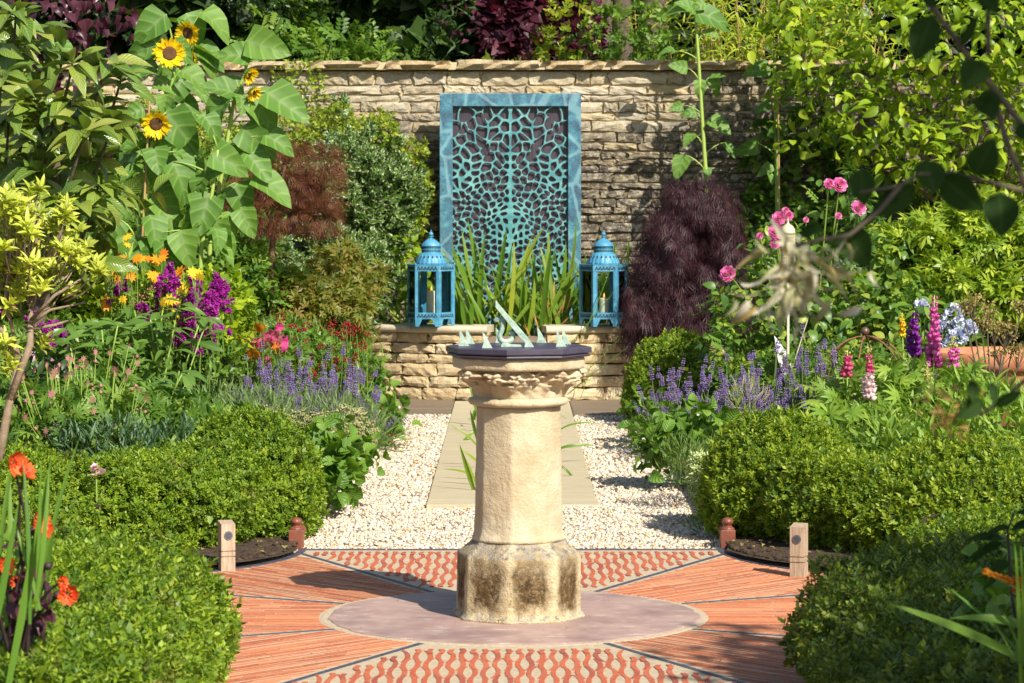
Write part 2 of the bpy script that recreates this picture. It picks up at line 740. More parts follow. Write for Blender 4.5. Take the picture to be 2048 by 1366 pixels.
bedp = grid_sheet('mortar_bed', -3.2, 3.2, 7.4, BACKY + .02, 2, 2, lambda x, y: 0.0, MORT)
SECT = math.radians(26.5)


def rib_sector(ang):
    """parallel thin tiles on edge, running along the bisector of the sector"""
    half = SECT if abs(math.sin(ang)) < .3 else math.radians(45) - SECT + math.radians(0)
    half = math.radians(26.5) if abs(math.sin(ang)) < .3 else math.radians(18.5)
    half = half if abs(math.sin(ang)) < .3 else math.radians(18.25)
    d = np.array([math.cos(ang), math.sin(ang)])
    q = np.array([-d[1], d[0]])
    pieces = []
    t = -1.6
    while t < 1.6:
        w = R.uniform(.014, .023)
        tc = t + w / 2
        s0 = max(math.sqrt(max(0, .748 ** 2 - tc * tc)) if abs(tc) < .748 else 0, (abs(tc) + .03) / math.tan(half))
        s = s0
        wig = R.uniform(-.004, .004)
        while s < 3.6:
            L = R.uniform(.16, .34)
            e = s + L
            while e > s + .05 and not inside(*(np.array([PCX, PCY]) + d * e + q * tc)):
                e -= .02
            p0 = np.array([PCX, PCY]) + d * s + q * tc
            if not inside(*p0) or e - s < .05:
                break
            pieces.append((s, e, tc + wig + R.uniform(-.0015, .0015), w * R.uniform(.8, 1.08)))
            s += L + R.uniform(.002, .008)
        t += w + R.uniform(.0045, .0095)
    bed_o = thing('ribbed_paving', None, None, (PCX, PCY, 0))
    bed_o['kind'] = 'structure'
    # far pieces first: the ones that show largest become tiles of their own
    def score(p):
        c = np.array([PCX, PCY]) + d * (p[0] + p[1]) / 2 + q * p[2]
        vis = abs(c[0]) < .115 * c[1]
        return (0 if vis else 1, c[1])
    pieces.sort(key=score)
    me_cache = {}
    rest = MB()
    for i, (s, e, tc, w) in enumerate(pieces):
        c = np.array([PCX, PCY]) + d * (s + e) / 2 + q * tc
        h = R.uniform(.0008, .0019)
        if i < 290:
            k = R.randrange(6)
            if ('r', k) not in RIBM:
                mb = MB()
                rr = random.Random(k)
                n = 4
                V, Fs = [], []
                for a in range(n + 1):
                    x = -.5 + a / n
                    for sy in (-.5, .5):
                        jy = sy * rr.uniform(.82, 1.1)
                        V += [(x, jy, -1), (x, jy * .86, 1)]
                for a in range(n):
                    o = a * 4
                    Fs += [(o, o + 4, o + 5, o + 1), (o + 1, o + 5, o + 7, o + 3), (o + 3, o + 7, o + 6, o + 2)]
                Fs += [(0, 1, 3, 2), (n * 4, n * 4 + 2, n * 4 + 3, n * 4 + 1)]
                mb.add(V, Fs, rnd=0)
                me = mb.mesh('tile')
                me.materials.append(RIBT)
                RIBM[('r', k)] = me
            o = link('tile', RIBM[('r', k)], bed_o, (c[0] - PCX, c[1] - PCY, 0))
            o.rotation_euler = (0, 0, math.atan2(d[1], d[0]) + R.uniform(-.012, .012))
            o.scale = (e - s, w, h)
        else:
            a, b_ = d * (e - s) / 2, q * w / 2
            rest.add([(*(c - a - b_), h), (*(c + a - b_), h), (*(c + a + b_), h), (*(c - a + b_), h)], [(0, 1, 2, 3)])
    if rest.V:
        rest.obj('tiles', RIBT, bed_o, kind='stuff')


RIBM = {}
for a in (0, 45, 135, 180, 225, 315):
    rib_sector(math.radians(a))


def arc_sector(sign):
    """pairs of curved tiles on edge like brackets, in staggered rows"""
    root = thing('arched_paving', None, None, (PCX, PCY, 0))
    root['kind'] = 'structure'
    ms = []
    for k in range(5):
        rr = random.Random(20 + k)
        sag, th = .0140 + rr.uniform(-.0015, .0015), .0195 + rr.uniform(-.0012, .0012)
        n = 6
        V, Fs = [], []
        for i in range(n + 1):
            u = -1 + 2 * i / n
            y = u * .124
            x = sag * (1 - u * u)
            tw = .0105 + (th - .0105) * (1 - u * u)
            for dx, zz in ((0, -.004), (0.0007, .0013), (tw - .0007, .0013), (tw, -.004)):
                V.append((x + dx, y, zz))
        for i in range(n):
            o = i * 4
            for j in range(3):
                Fs.append((o + j, o + j + 1, o + j + 5, o + j + 4))
        Fs += [(0, 1, 2, 3), (n * 4 + 3, n * 4 + 2, n * 4 + 1, n * 4)]
        mb = MB()
        mb.add(V, [f[::-1] for f in Fs], rnd=0)
        me = mb.mesh('tile')
        me.materials.append(ARCT)
        ms.append(me)
    dx, dy = .079, .172
    row = 0
    items = []
    y = .62
    while y < 3.4:
        off = dx / 2 if row % 2 else 0
        for i in range(-24, 25):
            x = off + i * dx + R.uniform(-.004, .004)
            for s in (-1, 1):
                xx, yy = PCX + x, PCY + sign * y + R.uniform(-.012, .012)
                ok = True
                for du in (-.12, 0, .12):
                    rx, ry = xx - PCX + s * .03, sign * (yy + du - PCY)
                    if ry < .05 or math.hypot(rx, ry) < .752 or abs(rx) + .028 > ry * math.tan(SECT) or yy + du > BACKY - .015:
                        ok = False
                items.append((xx, yy, s, ok))
        y += dy
        row += 1
    items = [i for i in items]
    n = 0
    small = MB()
    for xx, yy, s, ok in items:
        if not ok:
            # cut pieces along the margins
            rx, ry = xx - PCX + s * .03, sign * (yy - PCY)
            for du in (-.07, .07):
                ry2 = ry + du * sign
                y2 = yy + du
                if ry2 > .05 and all(math.hypot(rx, ry2 + q) > .752 and abs(rx) + .022 < (ry2 + q) * math.tan(SECT) for q in (-.05, .05)) and y2 < BACKY - .07 and y2 > 8.6:
                    zj = R.uniform(.0022, .0034)
                    small.add([(xx + s * .008, y2 - .05, zj), (xx + s * .027, y2 - .05, zj), (xx + s * .034, y2, zj), (xx + s * .027, y2 + .05, zj), (xx + s * .008, y2 + .05, zj), (xx + s * .015, y2, zj)],
                              [(0, 1, 2, 5), (5, 2, 3, 4)] if s > 0 else [(5, 2, 1, 0), (4, 3, 2, 5)])
            continue
        if yy < 8.6 or n >= 300:
            continue
        n += 1
        o = link('tile', R.choice(ms), root, (xx + s * .0015 - PCX, yy - PCY, R.uniform(0, .0009)))
        o.scale = (s, R.uniform(.94, 1.06), 1)
        o.rotation_euler = (0, 0, R.uniform(-.05, .05))
    if small.V:
        small.obj('tiles', ARCT, root, kind='stuff')


arc_sector(1)
arc_sector(-1)

# slate strips between the sectors and along the margins
for k in range(8):
    a = [SECT, PI / 2 - SECT, PI / 2 + SECT, PI - SECT][k % 4] + (PI if k >= 4 else 0)
    if k % 4 in (0, 3):
        a = {0: math.radians(26.5), 3: PI - math.radians(26.5)}[k % 4] + (PI if k >= 4 else 0)
    d = np.array([math.cos(a), math.sin(a)])
    q = np.array([-d[1], d[0]])
    root = thing('slate_strip', None, None, (PCX, PCY, 0))
    root['kind'] = 'structure'
    s = .748
    while s < 3:
        L = R.uniform(.22, .36)
        p = np.array([PCX, PCY]) + d * (s + L)
        end = not inside(*p)
        if end:
            while L > .04 and not inside(*(np.array([PCX, PCY]) + d * (s + L))):
                L -= .02
        mb = MB()
        w = .0125
        c0, c1 = np.array([PCX, PCY]) + d * s, np.array([PCX, PCY]) + d * (s + L)
        P = [c0 - q * w, c1 - q * w * .95, c1 + q * w * .95, c0 + q * w]
        mb.add([(*p_, -.004) for p_ in P] + [(*p_, .0016) for p_ in P], [(4, 5, 6, 7), (0, 1, 5, 4), (1, 2, 6, 5), (2, 3, 7, 6), (3, 0, 4, 7)])
        mb.obj('slate', SLATE, root)
        s += L + .004
        if end:
            break
for sx in (-1, 1):
    root = thing('slate_border', None, None, (sx * 1.2, 12.5, 0))
    root['kind'] = 'structure'
    th = -4
    while th < 88:
        st = R.uniform(10, 15)
        mb = MB()
        V = []
        for q_ in range(5):
            t = math.radians(th + (st - .5) * q_ / 4)
            for r in (.978, 1.012):
                for z in (-.01, .004):
                    V.append((sx * (BA[0] - r * math.cos(t)), BA[1] - r * math.sin(t), z))
        Fs = []
        for i in range(4):
            o = i * 4
            Fs += [(o + 1, o + 3, o + 7, o + 5), (o, o + 1, o + 5, o + 4), (o + 2, o + 6, o + 7, o + 3)]
        mb.add(V, Fs if sx < 0 else [f[::-1] for f in Fs])
        mb.obj('slate', SLATE, root)
        th += st
mb = MB()
for x0 in np.arange(-.95, .94, .38):
    mb = MB()
    mb.box((x0, BACKY, -.01), (x0 + .374, BACKY + .016, .006))
    props(mb.obj('slate_kerb', SLATE), None, None, None, 'structure')

# mortar ring and the round stone
def disc(name, r, z, mat, wob, n=96, rin=0):
    V, Fs = [], []
    rr = random.Random(3)
    ph = [rr.random() * 6 for _ in range(4)]
    for k in range(n):
        t = 2 * PI * k / n
        w = wob * (math.sin(5 * t + ph[0]) + math.sin(11 * t + ph[1]) * .6 + math.sin(23 * t + ph[2]) * .5 + .5 * math.sin(41 * t))
        for rad, zz in ((r + w, z - .012), (r + w, z - .002), (r + w - .006, z)):
            V.append((PCX + rad * math.cos(t), PCY + rad * math.sin(t), zz))
    for k in range(n):
        a, b_ = 3 * k, 3 * ((k + 1) % n)
        Fs += [(a, b_, b_ + 1, a + 1), (a + 1, b_ + 1, b_ + 2, a + 2)]
    Fs.append(tuple(3 * k + 2 for k in range(n)))
    me = bpy.data.meshes.new(name)
    me.from_pydata(V, [], Fs)
    me.materials.append(mat)
    return props(link(name, me), None, None, None, 'structure')


def round_mat():
    m, nt, b, out = newmat('purple_sandstone')
    c = ramp(nt, noise(nt, 5, 6, .65), [(.3, (.31, .195, .170)), (.5, (.40, .265, .225)), (.7, (.48, .34, .28))])
    c = mix(nt, ramp(nt, noise(nt, 10, 5, .6, stretch(nt, (1, 3.5, 1))), [(.60, 0), (.64, .75)]), c, (.60, .50, .42))
    c = mix(nt, ramp(nt, noise(nt, 3, 3), [(.52, 0), (.68, .6)]), c, (.20, .125, .125))
    c = mix(nt, ramp(nt, noise(nt, 80, 3), [(.64, 0), (.7, .5)]), c, (.16, .11, .10))
    nt.links.new(c, b.inputs['Base Color'])
    b.inputs['Roughness'].default_value = .55
    h = mth(nt, 'ADD', noise(nt, 12, 6, .65, stretch(nt, (1, 3, 1))), mth(nt, 'MULTIPLY', noise(nt, 60, 4), .3))
    nt.links.new(bumpn(nt, h, .3, .008), b.inputs['Normal'])
    return m


disc('mortar_ring', .744, .002, MORT, .005)
disc('round_stone', .712, .006, round_mat(), .006)

# ------------------------------------------------------------------ rill between pale slabs, dark flags in front of the basin
def slab_mat(name, a, b_, c_, wet=False):
    m, nt, b, out = newmat(name)
    n = noise(nt, 4, 7, .65, stretch(nt, (1, 7, 1)), .6)
    c = ramp(nt, n, [(.28, a), (.5, b_), (.72, c_)])
    rn = rand(nt)
    c = mix(nt, mth(nt, 'MULTIPLY', rn, .3), c, a)
    c = mix(nt, ramp(nt, noise(nt, 90, 3), [(.66, 0), (.7, .5)]), c, tuple(v * .5 for v in a))
    nt.links.new(c, b.inputs['Base Color'])
    b.inputs['Roughness'].default_value = .7
    nt.links.new(bumpn(nt, noise(nt, 12, 6, .65, stretch(nt, (1, 7, 1))), .35, .01), b.inputs['Normal'])
    return m


SLAB = slab_mat('pale_sandstone', (.40, .33, .20), (.50, .42, .27), (.57, .49, .33))
FLAG = slab_mat('brown_flag', (.13, .095, .06), (.21, .155, .10), (.30, .23, .15))
rill = thing('rill', 'shallow water rill between pale sawn stone slabs leading to the basin', 'rill', (0, 18, 0))
CH = .187
for sx in (-1, 1):
    y = 15.1
    for L in (1.55, 1.45, 1.5, 1.6, 1.15):
        mb = MB()
        x0, x1 = (-RX, -CH) if sx < 0 else (CH, RX)
        mb.box((x0, y, -.05), (x1, y + L - .006, .014))
        mb.obj('slab', SLAB, rill, bevel=.004)
        y += L
    mb = MB()
    mb.box((sx * CH - (.0 if sx < 0 else .02), 15.1, -.22), (sx * CH + (.02 if sx < 0 else 0), 22.3, -.052))
    mb.obj('channel_side', FLAG, rill)
mb = MB()
mb.box((-RX, 14.86, -.05), (RX, 15.096, .014))
mb.obj('slab', SLAB, rill, bevel=.004)
mb = MB()
mb.box((-CH, 15.1, -.22), (CH, 22.3, -.2))
mb.obj('channel_floor', FLAG, rill)


def water_mat():
    m, nt, b, out = newmat('pond_water')
    b.inputs['Base Color'].default_value = (.012, .016, .012, 1)
    b.inputs['Roughness'].default_value = .04
    b.inputs['IOR'].default_value = 1.33
    nt.links.new(bumpn(nt, noise(nt, 9, 3), .12, .02), b.inputs['Normal'])
    return m


WATER = water_mat()
grid_sheet('rill_water', -CH, CH, 15.1, 22.3, 2, 30, lambda x, y: -.1, WATER)
for sx in (-1, 1):
    for (xa, xb, ya, yb) in ((RX + .006, 1.35, 21.0, 21.62), (RX + .006, .98, 21.63, 22.6), (.99, 2.0, 21.63, 22.8)):
        mb = MB()
        x0, x1 = sorted((sx * xa, sx * xb))
        mb.box((x0, ya, -.05), (x1, yb, .012 + R.uniform(-.003, .004)))
        props(mb.obj('path_flagstone', FLAG, bevel=.006), None, None, None, 'structure')

# ------------------------------------------------------------------ stones
def stone_mesh(seed, nx=6, nz=3, e=.10, rough=.075, depth=.5):
    """unit block, front face at y=-.5, chipped and rounded"""
    r = random.Random(seed)
    nv = {}
    V, Fs = [], []
    ph = [r.random() * 6 for _ in range(9)]

    def vert(i, k, j):
        key = (i, k, j)
        if key in nv:
            return nv[key]
        x, z, y = -1 + 2 * i / nx, -1 + 2 * k / nz, -1 + 2 * j / 2
        # outline irregularity
        ox = 1 + .05 * math.sin(3 * z + ph[0]) + .04 * math.sin(7 * z + ph[1])
        oz = 1 + .10 * math.sin(2.2 * x + ph[2]) + .08 * math.sin(5 * x + ph[3])
        px, pz, py = x * .5 * ox, z * .5 * oz, y * .5
        if j == 0:
            edge = max(abs(x) ** 5, abs(z) ** 3)
            py += e * edge + rough * (math.sin(4 * x + ph[4]) * math.sin(3 * z + ph[5]) + .7 * math.sin(9 * x + ph[6] + 3 * z) + .6 * r.uniform(-1, 1))
            px *= 1 - .04 * abs(x) ** 4
            pz *= 1 - .10 * abs(z) ** 4
        px += r.uniform(-.015, .015)
        pz += r.uniform(-.035, .035)
        nv[key] = len(V)
        V.append((px, py, pz))
        return nv[key]
    for i in range(nx):
        for k in range(nz):
            Fs.append((vert(i, k, 0), vert(i + 1, k, 0), vert(i + 1, k + 1, 0), vert(i, k + 1, 0)))
    for j in range(2):
        for i in range(nx):
            Fs.append((vert(i, nz, j), vert(i + 1, nz, j), vert(i + 1, nz, j + 1), vert(i, nz, j + 1)))
            Fs.append((vert(i, 0, j + 1), vert(i + 1, 0, j + 1), vert(i + 1, 0, j), vert(i, 0, j)))
        for k in range(nz):
            Fs.append((vert(0, k, j + 1), vert(0, k, j), vert(0, k + 1, j), vert(0, k + 1, j + 1)))
            Fs.append((vert(nx, k, j), vert(nx, k, j + 1), vert(nx, k + 1, j + 1), vert(nx, k + 1, j)))
    return V, Fs


def wallstone_mat(name, weather=True, cols=None):
    m, nt, b, out = newmat(name)
    rn = rand(nt)
    cols = cols or [(.62, .52, .33), (.46, .38, .25), (.68, .60, .43), (.40, .34, .26), (.62, .55, .42), (.52, .41, .23), (.34, .29, .23)]
    c = ramp(nt, rn, [(i / (len(cols) - 1), q) for i, q in enumerate(cols)])
    c = mix(nt, ramp(nt, noise(nt, 14, 6, .7), [(.42, 0), (.72, .7)]), c, (.40, .30, .15))
    c = mix(nt, ramp(nt, noise(nt, 26, 5, .7), [(.5, 0), (.7, .5)]), c, (.72, .66, .52))
    if weather:
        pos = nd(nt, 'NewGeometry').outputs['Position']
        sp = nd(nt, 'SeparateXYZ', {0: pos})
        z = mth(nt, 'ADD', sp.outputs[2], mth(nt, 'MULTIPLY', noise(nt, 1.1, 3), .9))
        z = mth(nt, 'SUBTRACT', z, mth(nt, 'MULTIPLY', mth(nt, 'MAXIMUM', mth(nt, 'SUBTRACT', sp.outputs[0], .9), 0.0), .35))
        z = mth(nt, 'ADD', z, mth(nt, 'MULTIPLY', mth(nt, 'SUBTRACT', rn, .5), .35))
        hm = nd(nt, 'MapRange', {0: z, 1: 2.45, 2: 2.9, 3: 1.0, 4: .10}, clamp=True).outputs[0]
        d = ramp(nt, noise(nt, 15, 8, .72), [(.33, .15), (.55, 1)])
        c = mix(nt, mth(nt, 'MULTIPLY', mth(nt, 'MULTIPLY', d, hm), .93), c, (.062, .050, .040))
        lich = ramp(nt, noise(nt, 55, 4, .7), [(.60, 0), (.68, 1)])
        c = mix(nt, mth(nt, 'MULTIPLY', mth(nt, 'MULTIPLY', lich, hm), .75), c, (.72, .70, .64))
        c = mix(nt, ramp(nt, noise(nt, 7, 3), [(.73, 0), (.76, .8)]), c, (.55, .34, .06))
    nt.links.new(c, b.inputs['Base Color'])
    b.inputs['Roughness'].default_value = .9
    b.inputs['Specular IOR Level'].default_value = .2
    h = mth(nt, 'ADD', noise(nt, 28, 6, .7), mth(nt, 'MULTIPLY', noise(nt, 120, 4), .4))
    nt.links.new(bumpn(nt, h, .9, .016), b.inputs['Normal'])
    return m


WST = wallstone_mat('weathered_limestone')
PST = wallstone_mat('golden_limestone', False, [(.62, .48, .27), (.56, .41, .22), (.66, .55, .36), (.50, .37, .20), (.64, .50, .28)])
CPS = wallstone_mat('coping_limestone', False, [(.36, .25, .12), (.42, .30, .16), (.32, .23, .12), (.46, .36, .22)])
def mortar_mat():
    m, nt, b, out = newmat('wall_mortar')
    c = ramp(nt, noise(nt, 14, 6, .7), [(.3, (.44, .34, .18)), (.7, (.60, .50, .31))])
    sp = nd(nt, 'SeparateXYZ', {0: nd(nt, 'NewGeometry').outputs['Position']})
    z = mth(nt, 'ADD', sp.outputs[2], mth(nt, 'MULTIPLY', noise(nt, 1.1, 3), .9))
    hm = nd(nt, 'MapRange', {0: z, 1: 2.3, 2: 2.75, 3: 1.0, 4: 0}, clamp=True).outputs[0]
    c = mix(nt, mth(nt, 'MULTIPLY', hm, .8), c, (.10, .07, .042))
    nt.links.new(c, b.inputs['Base Color'])
    b.inputs['Roughness'].default_value = .95
    nt.links.new(bumpn(nt, noise(nt, 30, 6, .7), .7, .012), b.inputs['Normal'])
    return m


WMORT = mortar_mat()
DARKJ = plain('joint_earth', (.05, .037, .022), .95, var=.4)

YW = 24.2


def smesh(seed, mat, name='stone', **kw):
    V, Fs = stone_mesh(seed, **kw)
    mb = MB()
    mb.add(V, Fs, rnd=0)
    me = mb.mesh(name)
    me.materials.append(mat)
    return me


WALLM = [smesh(100 + k, WST) for k in range(14)]
wall = thing('garden_wall', 'tall weathered limestone wall with flat coping closing the garden', 'wall', (0, YW + .2, 0))
mb = MB()
mb.box((-6.2, YW + .026, -.1), (6.2, YW + .42, 2.665))
mb.obj('mortar', WMORT, wall)
stones = []
z = .02
while z < 2.60:
    h = R.uniform(.056, .100)
    if z + h > 2.56:
        h = max(.07, 2.662 - z)
    x = -6.2 + R.uniform(-.2, 0)
    while x < 6.2:
        w = min(.5, max(.13, R.gauss(.27, .09)))
        if h < .085:
            w *= 1.15
        stones.append((x, w, z, h))
        x += w
    z += h


def wscore(s):
    x, w, z, h = s
    cx, cz = x + w / 2, z + h / 2
    vis = (-1.95 < cx < -.62 and cz > 1.3) or (.58 < cx < 2.35 and cz > .75) or (abs(cx) < 2.3 and cz > 2.4) or (-.95 < cx < -.6)
    return 0 if vis else 1 + abs(cx)


stones.sort(key=wscore)
rest = MB()
for i, (x, w, z, h) in enumerate(stones):
    gx, gz = R.uniform(.004, .014), R.uniform(.004, .012)
    dp = R.uniform(.05, .062)
    c = (x + w / 2 + R.uniform(-.004, .004), YW + R.uniform(-.012, .010) + .03, z + h / 2 + R.uniform(-.005, .005))
    if i < 300:
        o = link('stone', R.choice(WALLM), wall, np.array(c) - base_of(wall))
        o.scale = ((w - gx) * R.choice((-1, 1)), dp * 1.3, h - gz)
        o.rotation_euler = (0, R.uniform(-.025, .025), R.uniform(-.02, .02))
    else:
        V, Fs = stone_mesh(R.randrange(1000), 3, 2)
        rest.add([(c[0] + v[0] * (w - gx), c[1] + v[1] * dp * 1.3, c[2] + v[2] * (h - gz)) for v in V], Fs, rnd=R.random())
rest.obj('stones', WST, wall, kind='stuff')
x = -6.2
CAPM = [smesh(300 + k, CPS, 'coping_stone', nx=9, nz=2, rough=.05, e=.05) for k in range(5)]
while x < 6.2:
    w = R.uniform(.42, .75)
    o = link('coping_stone', R.choice(CAPM), wall, np.array((x + w / 2, YW + .155, 2.718 + R.uniform(-.006, .006))) - base_of(wall))
    o.scale = (w - .022, .53, .075 * R.uniform(.9, 1.1))
    o.rotation_euler = (0, R.uniform(-.008, .008), R.uniform(-.02, .02))
    x += w
mb = MB()
mb.box((-6.2, YW - .062, 2.676), (6.2, YW + .40, 2.738))
mb.obj('coping_mortar', WMORT, wall)

# ------------------------------------------------------------------ raised half round basin
BC = np.array([.04, 24.2])
BRAD = 1.80
basin = thing('raised_basin', 'half round raised stone basin with bullnose coping against the wall', 'basin', (BC[0], BC[1], 0))
POOLM = [smesh(500 + k, PST, 'stone', nx=6, nz=3, e=.14, rough=.04) for k in range(12)]


def onarc(r, th, z):     # th from straight towards the camera
    return np.array([BC[0] + r * math.sin(th), BC[1] - r * math.cos(th), z])


GAP = .125
for (t0, t1) in ((-1.55, -GAP), (GAP, 1.55)):
    mb = MB()
    n = 40
    V, Fs = [], []
    for i in range(n + 1):
        th = t0 + (t1 - t0) * i / n
        for r, zz in ((BRAD - .045, 0), (BRAD - .045, .535), (BRAD - .30, .535), (BRAD - .30, 0)):
            V.append(onarc(r, th, zz))
    for i in range(n):
        for j in range(4):
            Fs.append((i * 4 + j, i * 4 + (j + 1) % 4, i * 4 + 4 + (j + 1) % 4, i * 4 + 4 + j))
    Fs += [(0, 3, 2, 1), (n * 4, n * 4 + 1, n * 4 + 2, n * 4 + 3)]
    mb.add(V, Fs)
    mb.obj('core', DARKJ, basin)
z = .005
hs = [.105, .085, .1, .075, .085, .085]
for h in hs:
    for (t0, t1) in ((-1.5, -GAP), (GAP, 1.5)):
        th = t0
        while th < t1 - .02:
            w = min(.44, max(.12, R.gauss(.27, .09)))
            dt = w / BRAD
            if t1 - (th + dt) < .05:
                dt = t1 - th
            tm = th + dt / 2
            p = onarc(BRAD - .03 + R.uniform(-.006, .008), tm, z + h / 2)
            o = link('stone', R.choice(POOLM), basin, p - base_of(basin))
            o.scale = ((dt * BRAD - R.uniform(.003, .008)) * R.choice((-1, 1)), .10, h - R.uniform(.002, .007))
            o.rotation_euler = (0, R.uniform(-.02, .02), tm + R.uniform(-.02, .02))
            th += dt
    z += h
COPM = slab_mat('pale_coping', (.46, .38, .26), (.56, .48, .34), (.62, .54, .40))
for (t0, t1, n) in ((-1.5, -GAP, 4), (GAP, 1.5, 4)):
    for k in range(n):
        a, b_ = t0 + (t1 - t0) * k / n, t0 + (t1 - t0) * (k + 1) / n - .003
        mb = MB()
        m = 8
        V, Fs = [], []
        prof = [(BRAD - .36, .537), (BRAD - .36, .592)] + [(BRAD + .02 + .029 * math.cos(q), .5645 + .0285 * math.sin(q)) for q in np.linspace(PI / 2, -PI / 2, 9)]
        L = len(prof)
        for i in range(m + 1):
            for r, zz in prof:
                V.append(onarc(r, a + (b_ - a) * i / m, zz))
        for i in range(m):
            for j in range(L):
                Fs.append((i * L + j, i * L + (j + 1) % L, (i + 1) * L + (j + 1) % L, (i + 1) * L + j))
        Fs += [tuple(range(L - 1, -1, -1)), tuple(m * L + j for j in range(L))]
        mb.add(V, Fs)
        mb.obj('coping_slab', COPM, basin, smooth=False)
mb = MB()
mb.add([onarc(BRAD - .28, -1.5 + 3 * i / 24, .515) for i in range(25)], [tuple(range(25))])
props(mb.obj('pond_water', WATER), None, None, None, 'structure')
mb = MB()
mb.box((BC[0] - .225, BC[1] - BRAD - .02, .0), (BC[0] + .225, BC[1] - BRAD + .28, .505))
mb.obj('spout_stone', FLAG, basin)

# ------------------------------------------------------------------ verdigris screen
def verdigris(name, dark, midc, light, sc=6, rough=.6, metal=.15):
    m, nt, b, out = newmat(name)
    n = noise(nt, sc, 9, .72, None, .8)
    c = ramp(nt, n, [(.32, dark), (.48, midc), (.66, light)])
    c = mix(nt, ramp(nt, noise(nt, 90, 3), [(.45, 0), (.75, .35)]), c, light)
    c = mix(nt, ramp(nt, noise(nt, 11, 5), [(.68, 0), (.78, .55)]), c, (.16, .12, .07))
    nt.links.new(c, b.inputs['Base Color'])
    b.inputs['Roughness'].default_value = rough
    b.inputs['Metallic'].default_value = metal
    nt.links.new(bumpn(nt, noise(nt, 60, 5), .25, .005), b.inputs['Normal'])
    return m


def frame_mat():
    m, nt, b, out = newmat('patinated_copper')
    n = noise(nt, 8, 9, .75)
    c = ramp(nt, n, [(.36, (.018, .045, .09)), (.5, (.030, .125, .19)), (.64, (.09, .28, .33))])
    vo = nd(nt, 'TexVoronoi', {'Vector': stretch(nt, (1, 1, .8)), 'Scale': 4.2}, feature='DISTANCE_TO_EDGE')
    band = ramp(nt, mth(nt, 'ADD', vo.outputs['Distance'], mth(nt, 'MULTIPLY', noise(nt, 9, 4), .12)), [(.09, 1), (.125, 0)])
    c = mix(nt, mth(nt, 'MULTIPLY', band, .42), c, (.26, .46, .50))
    sp = nd(nt, 'SeparateXYZ', {0: nd(nt, 'NewGeometry').outputs['Position']})
    c = mix(nt, ramp(nt, noise(nt, 5, 4), [(.52, 0), (.72, .45)]), c, (.06, .075, .12))
    c = mix(nt, ramp(nt, noise(nt, 130, 3), [(.45, 0), (.8, .4)]), c, (.26, .48, .50))
    nt.links.new(c, b.inputs['Base Color'])
    b.inputs['Roughness'].default_value = .55
    b.inputs['Metallic'].default_value = .1
    nt.links.new(bumpn(nt, noise(nt, 60, 5), .2, .004), b.inputs['Normal'])
    return m


FRM = frame_mat()
LATM = verdigris('verdigris_bronze', (.035, .15, .17), (.07, .25, .265), (.19, .42, .40), 9)
YP = 23.86
screen = thing('metal_screen', 'tall blue green verdigris metal screen with organic openwork against the wall', 'screen', (-.01, YP, .4))
x0, x1 = -.603, .575
zt, zb, fw = 2.467, .40, .108
for (nm, a, b_) in (('frame_rail', (x0, zb), (x0 + fw, zt)), ('frame_rail', (x1 - fw, zb), (x1, zt)), ('frame_rail', (x0 + fw + .002, zt - fw), (x1 - fw - .002, zt))):
    mb = MB()
    dd = 0 if b_[1] == zt and a[1] == zb else .002
    mb.box((a[0], YP + dd, a[1]), (b_[0], YP + .07, b_[1]))
    mb.obj(nm, FRM, screen, bevel=.004)


def backing_mat():
    m, nt, b, out = newmat('slate_backing')
    n = noise(nt, 6, 6, .6, stretch(nt, (9, 1, 1)))
    c = ramp(nt, n, [(.3, (.028, .021, .030)), (.7, (.075, .058, .072))])
    nt.links.new(c, b.inputs['Base Color'])
    b.inputs['Roughness'].default_value = .35
    nt.links.new(bumpn(nt, noise(nt, 14, 3, .5, stretch(nt, (2, 1, .5))), .25, .01), b.inputs['Normal'])
    return m


mb = MB()
mb.box((x0 + fw - .01, YP + .062, zb), (x1 - fw + .01, YP + .075, zt - fw + .01))
mb.obj('backing_panel', backing_mat(), screen)


